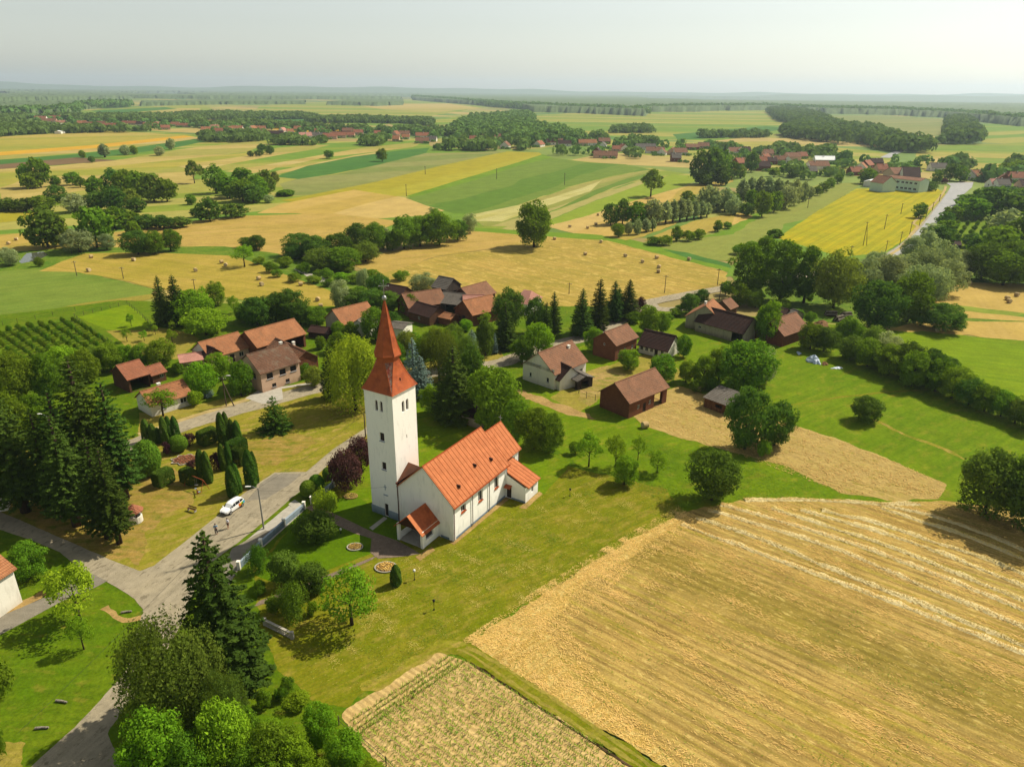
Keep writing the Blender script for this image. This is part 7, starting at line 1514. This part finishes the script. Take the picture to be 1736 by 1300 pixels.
# white gravel arc and flower beds
strip('path', [(178, 1030), (190, 1041), (205, 1050), (222, 1053), (244, 1046)], .9, M['soil'], 5, .2)
def bed(label, x, y, rx, ring='concrete', fl='flower_y', star=False, rows=6):
    c = G(x, y); t = empty('flower_bed', (c.x, c.y, GZ)); tag(t, label, 'flower bed'); n = 48; R = lambda k: rx*(1+(.16*cos(8*2*pi*k/n) if star else 0))
    b = MB(); vs = []
    for k in range(n):
        a = 2*pi*k/n
        for rr, z in ((R(k)+.16, 0), (R(k)+.16, .14), (R(k), .14), (R(k), 0)): vs.append((rr*cos(a), rr*sin(a)*.8, z))
    b.add(vs, [(k*4+j, ((k+1) % n)*4+j, ((k+1) % n)*4+j+1, k*4+j+1) for k in range(n) for j in range(3)]); b.build('border', M[ring], t)
    b = MB(); b.add([(0, 0, .12)]+[(R(k)*cos(2*pi*k/n), R(k)*sin(2*pi*k/n)*.8, .09) for k in range(n)], [(0, 1+k, 1+(k+1) % n) for k in range(n)]); b.build('soil', M['f_brown'], t)
    rg = np.random.default_rng(int(x)); m_ = int(420*rx*rx); a = rg.uniform(0, 2*pi, m_); r = np.sqrt(rg.random(m_))*rx*.93; X, Y = r*np.cos(a), r*np.sin(a)*.8
    ky = np.abs(((X+Y)*rows/(2*rx)) % 1-.5) < .30
    P = np.stack([X[ky], Y[ky], rg.uniform(.13, .3, ky.sum())], 1); Q = leaf_quads(P, unit(rg.normal(size=P.shape)+[0, 0, 1]), rg.uniform(.08, .2, len(P)), rg)
    link('flowers', npmesh('flowers', Q, np.arange(len(Q)).reshape(-1, 4), M[fl]), t)
bed('round flower bed with yellow rows below the porch, near the dark evergreen', 654, 963.5, 1.35)
bed('small round flower bed with pale rows between porch and garden path', 602, 929, 1.0)
bed('tan ringed round bed on the lawn under the purple trees', 595, 843, .95, 'soil', 'flower_y')
bed('star shaped flower bed with red and yellow flowers in the little park', 315, 781, 2.1, 'concrete', 'flower_r', True)
# well house
def well():
    c = G(231, 885); t = empty('well_house', (c.x, c.y, GZ)); tag(t, 'small round white well house with red roof under the left spruces', 'well')
    b = MB(); n = 16
    vs = [(1.0*cos(2*pi*k/n), 1.0*sin(2*pi*k/n), z) for z in (0, 1.0) for k in range(n)]+[(.8*cos(2*pi*k/n), .8*sin(2*pi*k/n), z) for z in (1.0, .3) for k in range(n)]
    b.add(vs, [(i*n+k, i*n+(k+1) % n, (i+1)*n+(k+1) % n, (i+1)*n+k) for i in range(3) for k in range(n)]+[tuple(3*n+k for k in range(n))]); b.build('well_ring', M['white_wall'], t)
    for k in range(4): a = pi/4+k*pi/2; b = MB(); b.tube([(.9*cos(a), .9*sin(a), .9), (.9*cos(a), .9*sin(a), 1.9)], [.07, .07], 6); b.build('post', M['frame_brown'], t)
    b = MB(); b.lathe([(1.35, 1.82), (1.38, 1.9), (.7, 2.45), (.06, 2.95)], 8); b.build('roof', M['tile_red'], t)
well()
def swing():
    a, c = G(320, 822), G(348, 834); t = empty('swing_frame', (a.x, a.y, GZ)); tag(t, 'rusty red tubular swing frame on the park lawn', 'swing'); u = (c-a); n = Vector((-u.y, u.x, 0)).normalized(); h = 2.0
    b = MB(); b.tube([Z_*h, u+Z_*h], [.05, .05], 6); b.build('beam', M['roof_spire'], t)
    for p in (Vector((0, 0, 0)), u):
        for s in (-1, 1): b = MB(); b.tube([p+n*s*.8, p+Z_*h], [.045, .045], 6); b.build('leg', M['roof_spire'], t)
    b = MB(); q = u*.5; b.tube([q-u.normalized()*.25+Z_*h, q-u.normalized()*.25+Z_*.5], [.012]*2, 4); b.tube([q+u.normalized()*.25+Z_*h, q+u.normalized()*.25+Z_*.5], [.012]*2, 4); b.box(q.x-.28, q.x+.28, q.y-.12, q.y+.12, .46, .5); b.build('seat', M['metal'], t)
swing()
def bench(label, x, y, ang, mat='wood_brown'):
    c = G(x, y); t = empty('park_bench', (c.x, c.y, GZ), ang); tag(t, label, 'bench')
    b = MB(); [b.box(-.8, .8, -.2+i*.14, -.09+i*.14, .42, .46) for i in range(3)]; b.build('seat', M[mat], t)
    b = MB(); [b.box(-.8, .8, .22, .25, .55+i*.14, .66+i*.14) for i in range(2)]; b.build('backrest', M[mat], t)
    for s in (-.65, .65): b = MB(); b.box(s-.04, s+.04, -.18, .26, 0, .415); b.build('leg', M['concrete'], t)
bench('low brown wooden bench on the open park lawn', 326, 868, -.4)
def seesaw():
    c = G(336, 826+12); t = empty('seesaw', (c.x, c.y, GZ), -.9); tag(t, 'small seesaw with pale blue seats beside the red swing frame', 'seesaw')
    b = MB(); b.box(-.12, .12, -.15, .15, 0, .5); b.build('stand', M['roof_spire'], t)
    b = MB(); b.add([(-1.2, -.06, .3), (1.2, -.06, .75), (1.2, .06, .75), (-1.2, .06, .3), (-1.2, -.06, .36), (1.2, -.06, .81), (1.2, .06, .81), (-1.2, .06, .36)], [(3, 2, 1, 0), (4, 5, 6, 7), (0, 1, 5, 4), (1, 2, 6, 5), (2, 3, 7, 6), (3, 0, 4, 7)]); b.build('plank', M['wood_brown'], t)
    for s, z in ((-1.05, .39), (1.05, .79)): b = MB(); b.box(s-.15, s+.15, -.16, .16, z, z+.05); b.build('seat', M['plinth'], t)
seesaw()
def log(label, x, y, l, ang, r=.13, mat='bark_pale'):
    c = G(x, y); b = MB(); b.tube([(-l/2, 0, r), (-l*.1, .04, r*1.05), (l/2, 0, r*.9)], [r, r, r*.8], 8); o = b.build('log', M[mat]); o.location = (c.x, c.y, GZ); o.rotation_euler = (0, 0, ang); tag(o, label, 'log')
log('pale fallen log on the lower left lawn, upper one', 105, 1192, 1.3, -.15); log('pale fallen log on the lower left lawn, lower one', 72, 1237, 1.3, .1); log('pale log lying beside the stone arc path', 215, 1040, 1.2, .25)
def manhole():
    c = G(596, 1000)
# tarp covered heap and piles
def heap(name, label, cat, x, y, sx, sy, h, mat, seed=1, wr=.12):
    c = G(x, y); rg = random.Random(seed); n = 22; m_ = 9; vs = []
    for j in range(m_):
        f = j/(m_-1)
        for k in range(n):
            a = 2*pi*k/n; r = (1-f)**.7*(1+.18*sin(3*a+seed)+.1*sin(7*a)+rg.uniform(-wr, wr)); vs.append((sx*r*cos(a), sy*r*sin(a), h*(f**.8)*(1+rg.uniform(-.12, .12))+(.02 if j else 0)))
    b = MB(); b.add(vs, [(j*n+k, j*n+(k+1) % n, (j+1)*n+(k+1) % n, (j+1)*n+k) for j in range(m_-1) for k in range(n)]); o = b.build(name, M[mat]); o.location = (c.x, c.y, GZ); o.rotation_euler = (0, 0, rg.uniform(0, 3)); tag(o, label, cat)
M['tarp'] = plain('silver_tarp', (196, 210, 226), .72, .4, .2, 2.5, .05, .4, c2=(150, 166, 190))
M['soilheap'] = plain('earth_heap', (150, 110, 70), .5, .95, .3, 3, .05)
heap('tarp_heap', 'big heap under a silver blue tarp on the meadow by the long hedge', 'tarp', 1379, 613, 2.2, 1.5, 1.5, 'tarp', 3)
heap('tarp_heap', 'flat white tarp scrap right of the big silver tarp heap', 'tarp', 1419, 625, 1.4, .6, .25, 'tarp', 5); heap('tarp_heap', 'small pale tarp scrap left of the big silver tarp heap', 'tarp', 1354, 600, 1.1, .5, .35, 'tarp', 6)
heap('earth_pile', 'brown earth heap beside the silver tarp heap', 'pile', 1398, 618, 1.2, .7, .5, 'soilheap', 7); heap('earth_pile', 'brown rubble heap in the farmyard by the hedge', 'pile', 1392, 552, 3.2, 2.0, 1.3, 'soilheap', 8)
for i, (x, y, lab) in enumerate(((1408, 536, 'stack of cut logs at the right end of the farmyard, left stack'), (1434, 538, 'stack of cut logs at the right end of the farmyard, right stack'), (1422, 544, 'low stack of cut logs at the right end of the farmyard, front stack'))):
    c = G(x, y); t = empty('log_stack', (c.x, c.y, GZ), .3*i); tag(t, lab, 'wood pile')
    for j in range(4):
        for k in range(5-j): q = MB(); yy = (k-(4-j)/2)*.42; q.tube([(-1.6, yy, .2+j*.36), (1.6, yy+.02, .2+j*.36)], [.2, .19], 7); q.build('cut_log', M['bark_pale' if (j+k) % 2 else 'bark'], t)
# parked tractor in the open bay of the brick barn
def tractor():
    c = G(1107, 668); t = empty('tractor', (c.x+1, c.y+2.2, GZ), radians(40)); tag(t, 'dark green tractor parked in the open bay of the brick barn', 'tractor')
    M['green_paint'] = plain('green_paint', (30, 92, 60), .5, .4, .05, 2, 0, .4)
    b = MB(); b.box(-.1, 1.6, -.35, .35, .8, 1.35); b.box(-1.0, -.102, -.55, .55, .9, 1.3); b.box(1.601, 1.75, -.28, .28, .75, 1.2); b.build('body', M['green_paint'], t)
    b = MB(); b.box(-1.0, .1, -.6, .6, 2.1, 2.2); b.build('cab_roof', M['green_paint'], t)
    for x, y in ((-.95, -.55), (-.95, .55), (.05, -.55), (.05, .55)): b = MB(); b.tube([(x, y, 1.302), (x, y, 2.098)], [.04, .04], 6); b.build('cab_post', M['black'], t)
    for x, r, w_ in ((-.75, .72, .35), (1.2, .42, .25)):
        for s in (-1, 1):
            b = MB(); y = s*.78; b.tube([(x, y-w_/2, r), (x, y+w_/2, r)], [r, r], 18); wh = b.build('wheel', M['black'], t); b = MB(); b.tube([(x, y-w_/2-.02, r), (x, y+w_/2+.02, r)], [r*.5, r*.5], 12); b.build('rim', M['metal'], wh)
tractor()

# ------------------------------------------------------------------ the car
def car():
    P0, P1 = G(410.6, 860.5), G(392.6, 873.0); d = (P1-P0).normalized(); n = Vector((-d.y, d.x, 0))
    if n.y < 0: n = -n
    c = (P0+P1)/2+n*.78; ang = atan2(d.y, d.x); t = empty('parked_car', (c.x, c.y, .175), ang); t.scale = (.93, .93, .93)
    tag(t, 'white estate car with rainbow rear side panel parked on the church street', 'car')
    M['car_white'] = plain('white_car_paint', (240, 240, 238), .85, .25, .02, 1, 0, .5)
    st = [(-2.12, .45, .62, .80, .78, .55), (-2.05, .30, .60, .98, 1.05, .70), (-1.85, .22, .66, 1.02, 1.38, .80), (-1.0, .20, .86, 1.0, 1.50, .86), (0, .20, .88, .97, 1.50, .88), (.55, .20, .88, .95, 1.38, .88), (1.05, .20, .87, .93, .96, .87), (1.6, .24, .84, .84, .86, .84), (2.0, .32, .74, .72, .74, .74), (2.14, .45, .60, .62, .62, .60)]
    vs = []; roofw = [.30, .58, .62, .64, .66, .66, .70, .66, .58, .45]
    for i, (x, zb, hw, zs, zt, _) in enumerate(st):
        rw = roofw[i]
        ring = [(-hw*.85, zb), (-hw, zb+.18), (-hw*1.0, zs-.12), (-hw*.97, zs), (-rw, zt-.05), (-rw*.6, zt), (rw*.6, zt), (rw, zt-.05), (hw*.97, zs), (hw, zs-.12), (hw, zb+.18), (hw*.85, zb)]
        vs += [(x, y, z) for y, z in ring]
    k = 12; fs = [(i*k+j, i*k+(j+1) % k, (i+1)*k+(j+1) % k, (i+1)*k+j) for i in range(len(st)-1) for j in range(k)]+[tuple(range(k-1, -1, -1))[::-1], tuple((len(st)-1)*k+j for j in range(k))[::-1]]
    b = MB(); b.add(vs, fs); body = b.build('body', M['car_white'], t)
    V3 = lambda i, j: Vector(vs[i*k+j])
    def pane(nm, q, mat='glass', off=.006, inset=.08):
        q = [Vector(x) for x in q]; cc = sum(q, Vector())/len(q); nn = (q[1]-q[0]).cross(q[2]-q[0]).normalized()
        if nn.dot(cc-Vector((0, 0, .8))) < 0: nn = -nn; q = q[::-1]
        q = [x.lerp(cc, inset)+nn*off for x in q]; m_ = MB(); m_.add(q, [tuple(range(len(q)))]); m_.build(nm, M[mat], t)
    pane('windscreen', [V3(5, 4), V3(5, 7), V3(6, 8), V3(6, 3)], inset=.06); pane('rear_window', [V3(1, 4), V3(1, 7), V3(2, 7), V3(2, 4)], inset=.08, off=.02)
    cols = (('stripe_orange', (240, 120, 20)), ('stripe_yellow', (250, 215, 20)), ('stripe_green', (120, 190, 40)), ('stripe_blue', (40, 170, 220)))
    for nm, c_ in cols: M[nm] = plain(nm, c_, .7, .3, .02, 1)
    for s, (j0, j1) in ((-1, (3, 4)), (1, (8, 7))):
        for a, c2 in ((2, 3), (3, 4), (4, 5)): pane('side_window', [V3(a, j0), V3(c2, j0), V3(c2, j1), V3(a, j1)], inset=.09, off=.012)
        pane('side_window', [V3(5, j0), V3(6, j0), V3(5, j1)], inset=.16, off=.012)
        for i, (nm, _) in enumerate(cols):
            x1 = -.75-i*.36; y = s*.905
            yy = [s*(.888 if xx > -1.3 else .80 if xx > -1.8 else .70) for xx in (x1, x1-.36, x1-.26, x1+.18)]
            m_ = MB(); q = [(x1+.12, yy[0], .42), (x1-.30, yy[1], .42), (x1-.18, yy[2], .96), (x1+.26, yy[3], .96)]; m_.add(q, [(0, 1, 2, 3) if s > 0 else (3, 2, 1, 0)]); m_.build('decal_stripe', M[nm], body)
        m_ = MB(); m_.box(1.0, 1.12, s*.90-.08, s*.90+.10, .92, 1.04); m_.build('mirror', M['car_white'], t)
        pane('headlight', [(1.98, s*.40, .70), (1.86, s*.72, .72), (1.98, s*.70, .56), (2.10, s*.42, .55)], 'metal', .03, 0)
        for x in (-1.32, 1.32):
            w_ = MB(); w_.tube([(x, s*.80-.11, .31), (x, s*.80+.11, .31)], [.32, .32], 20); wh = w_.build('wheel', M['black'], t)
            w_ = MB(); w_.tube([(x, s*.80-.125, .31), (x, s*.80+.125, .31)], [.2, .2], 12); w_.build('rim', M['metal'], wh)
    pane('grille', [(2.13, -.38, .62), (2.13, .38, .62), (2.15, .38, .46), (2.15, -.38, .46)], 'black', .02, 0)
    for s in (-1, 1): m_ = MB(); m_.tube([(-1.7, s*.60, 1.47), (.3, s*.62, 1.53)], [.025, .025], 6); m_.build('roof_rail', M['metal'], t)
car()
# ------------------------------------------------------------------ people
M['skin'] = plain('skin', (214, 160, 128), .6, .6, .03, 4); M['cloth_blue'] = plain('light_blue_cloth', (120, 170, 200), .65, .9, .08, 6); M['cloth_white'] = plain('white_cloth', (236, 236, 244), .85, .9, .04, 6); M['cloth_navy'] = plain('navy_cloth', (34, 38, 60), .6, .9, .06, 6); M['hair'] = plain('dark_hair', (44, 32, 26), .5, .8, .1, 8)
def skin_obj(name, verts, edges, rads, mat, parent=None, root=0, sub=1):
    me = bpy.data.meshes.new(name); me.from_pydata([tuple(v) for v in verts], edges, []); me.materials.append(M[mat]); o = link(name, me, parent)
    sm = o.modifiers.new('skin', 'SKIN'); sm.use_smooth_shade = True
    for i, v in enumerate(me.skin_vertices[0].data): r = rads[i]; v.radius = (r, r) if not isinstance(r, tuple) else r; v.use_root = (i == root)
    if sub: s = o.modifiers.new('sub', 'SUBSURF'); s.levels = sub; s.render_levels = sub
    return o
def person(label, x, y, heading, arms, top, bottom, shorts, hold=None):
    p = G(x, y); V = [(0, 0, .95), (0, .0, 1.12), (0, 0, 1.32), (0, 0, 1.44), (0, .01, 1.52), (0, .02, 1.60), (0, .02, 1.70)]; R = [(.15, .11), (.13, .10), (.16, .11), (.10, .08), .055, (.078, .092), (.066, .08)]
    E_ = [(i, i+1) for i in range(6)]
    def chain(frm, pts, rs):
        k = frm
        for q, r in zip(pts, rs): V.append(q); R.append(r); E_.append((k, len(V)-1)); k = len(V)-1
        return k
    for s in (-1, 1): chain(0, [(s*.10, 0, .86), (s*.11, .02, .50), (s*.12, -.01, .10), (s*.12, .02, .05), (s*.13, .18, .03)], [.095, .062, .042, .045, .035])
    hands = []
    for s, (el, wr) in zip((-1, 1), arms):
        sh = chain(2, [(s*.19, 0, 1.40), el, wr], [.058, .042, .030]); w_ = Vector(wr); dv = (w_-Vector(el)).normalized(); palm = w_+dv*.07; pk = chain(sh, [tuple(palm)], [(.034, .018)])
        sd = dv.cross(Vector((0, 1, .1))).normalized()
        for f in range(4): base = palm+sd*(f-1.5)*.02+dv*.02; ln = (.062, .075, .07, .055)[f]; chain(pk, [tuple(base), tuple(base+dv*ln*.6+Vector((0, .01, 0))), tuple(base+dv*ln+Vector((0, .025, 0)))], [.010, .009, .008])
        th = w_+dv*.03-sd*s*.03; chain(pk, [tuple(th), tuple(th+dv*.04-sd*s*.02)], [.011, .009])
    root = skin_obj('person', V, E_, R, 'skin'); root.location = (p.x, p.y, .175); root.rotation_euler = (0, 0, heading); tag(root, label, 'person')
    a0, a1 = arms[0], arms[1]
    TV = [(0, 0, .92), (0, 0, 1.12), (0, 0, 1.33), (0, 0, 1.45)]; TR = [(.175, .135), (.15, .12), (.185, .13), (.11, .09)]; TE = [(0, 1), (1, 2), (2, 3)]
    for s, (el, wr) in zip((-1, 1), arms): m_ = Vector(el); TV += [(s*.2, 0, 1.41), tuple(m_)]; TR += [.075, .06]; n_ = len(TV); TE += [(2, n_-2), (n_-2, n_-1)]
    skin_obj('shirt', TV, TE, TR, top, root)
    BV = [(0, 0, .96)]; BR = [(.175, .135)]; BE = []
    for s in (-1, 1):
        pts = [(s*.10, 0, .84), (s*.11, .02, .52)]+([] if shorts else [(s*.12, -.01, .12)]); rs = [.115, .085]+([] if shorts else [.07]); k = 0
        for q, r in zip(pts, rs): BV.append(q); BR.append(r); BE.append((k, len(BV)-1)); k = len(BV)-1
    skin_obj('shorts' if shorts else 'trousers', BV, BE, BR, bottom, root)
    b = MB(); b.lathe([(.088, 1.62), (.098, 1.68), (.085, 1.745), (.04, 1.785), (.01, 1.79)], 12, 0, (0, .0)); b.build('hair', M['hair'], root, True)
    for nm, q, r, mt in (('nose', (0, .105, 1.635), .013, 'skin'), ('eye', (-.03, .098, 1.66), .009, 'black'), ('eye', (.03, .098, 1.66), .009, 'black'), ('mouth', (0, .10, 1.60), .012, 'roof_seam')):
        c = MB(); c.lathe([(.001, q[2]-r), (r, q[2]), (.001, q[2]+r)], 6, 0, (q[0], q[1])); c.build(nm, M[mt], root)
    for s in (-1, 1): c = MB(); c.lathe([(.004, 1.62), (.016, 1.64), (.014, 1.665), (.004, 1.68)], 6, 0, (s*.088, .015)); c.build('ear', M['skin'], root)
    if hold:
        c = MB(); c.box(hold[0]-.07, hold[0]+.07, hold[1]-.02, hold[1]+.03, hold[2]-.03, hold[2]+.04); o = c.build('remote_control', M['black']); o.location = root.location; o.rotation_euler = root.rotation_euler; tag(o, 'small dark device held up by the person in the light blue shirt', 'device')
person('person in light blue shirt and dark trousers, hands raised, on the street', 367.5, 906.6, radians(200), (((-.27, .12, 1.16), (-.08, .30, 1.30)), ((.27, .12, 1.16), (.08, .30, 1.30))), 'cloth_blue', 'cloth_navy', False, (0, .40, 1.36))
person('person in white shirt and dark shorts standing on the street near the white car', 387.6, 897.0, radians(150), (((-.27, -.02, 1.14), (-.26, .10, .92)), ((.27, -.02, 1.14), (.26, .08, .92))), 'cloth_white', 'cloth_navy', True)
# ------------------------------------------------------------------ haze
hm = bpy.data.materials.new('haze'); hm.use_nodes = True; ht = hm.node_tree; ht.nodes.clear()
ho = ht.nodes.new('ShaderNodeOutputMaterial'); hv = ht.nodes.new('ShaderNodeVolumePrincipled')
hv.inputs['Color'].default_value = (.72, .87, 1.0, 1); hv.inputs['Density'].default_value = 7.8e-5; hv.inputs['Anisotropy'].default_value = .3
ht.links.new(hv.outputs[0], ho.inputs['Volume'])
b = MB(); b.box(-15800, 15800, -800, 15800, -1.5, 260); hz = b.build('haze', hm); tag(hz, 'thin pale haze lying over the whole plain', 'haze', None, 'stuff')
print('TREES', TOT)
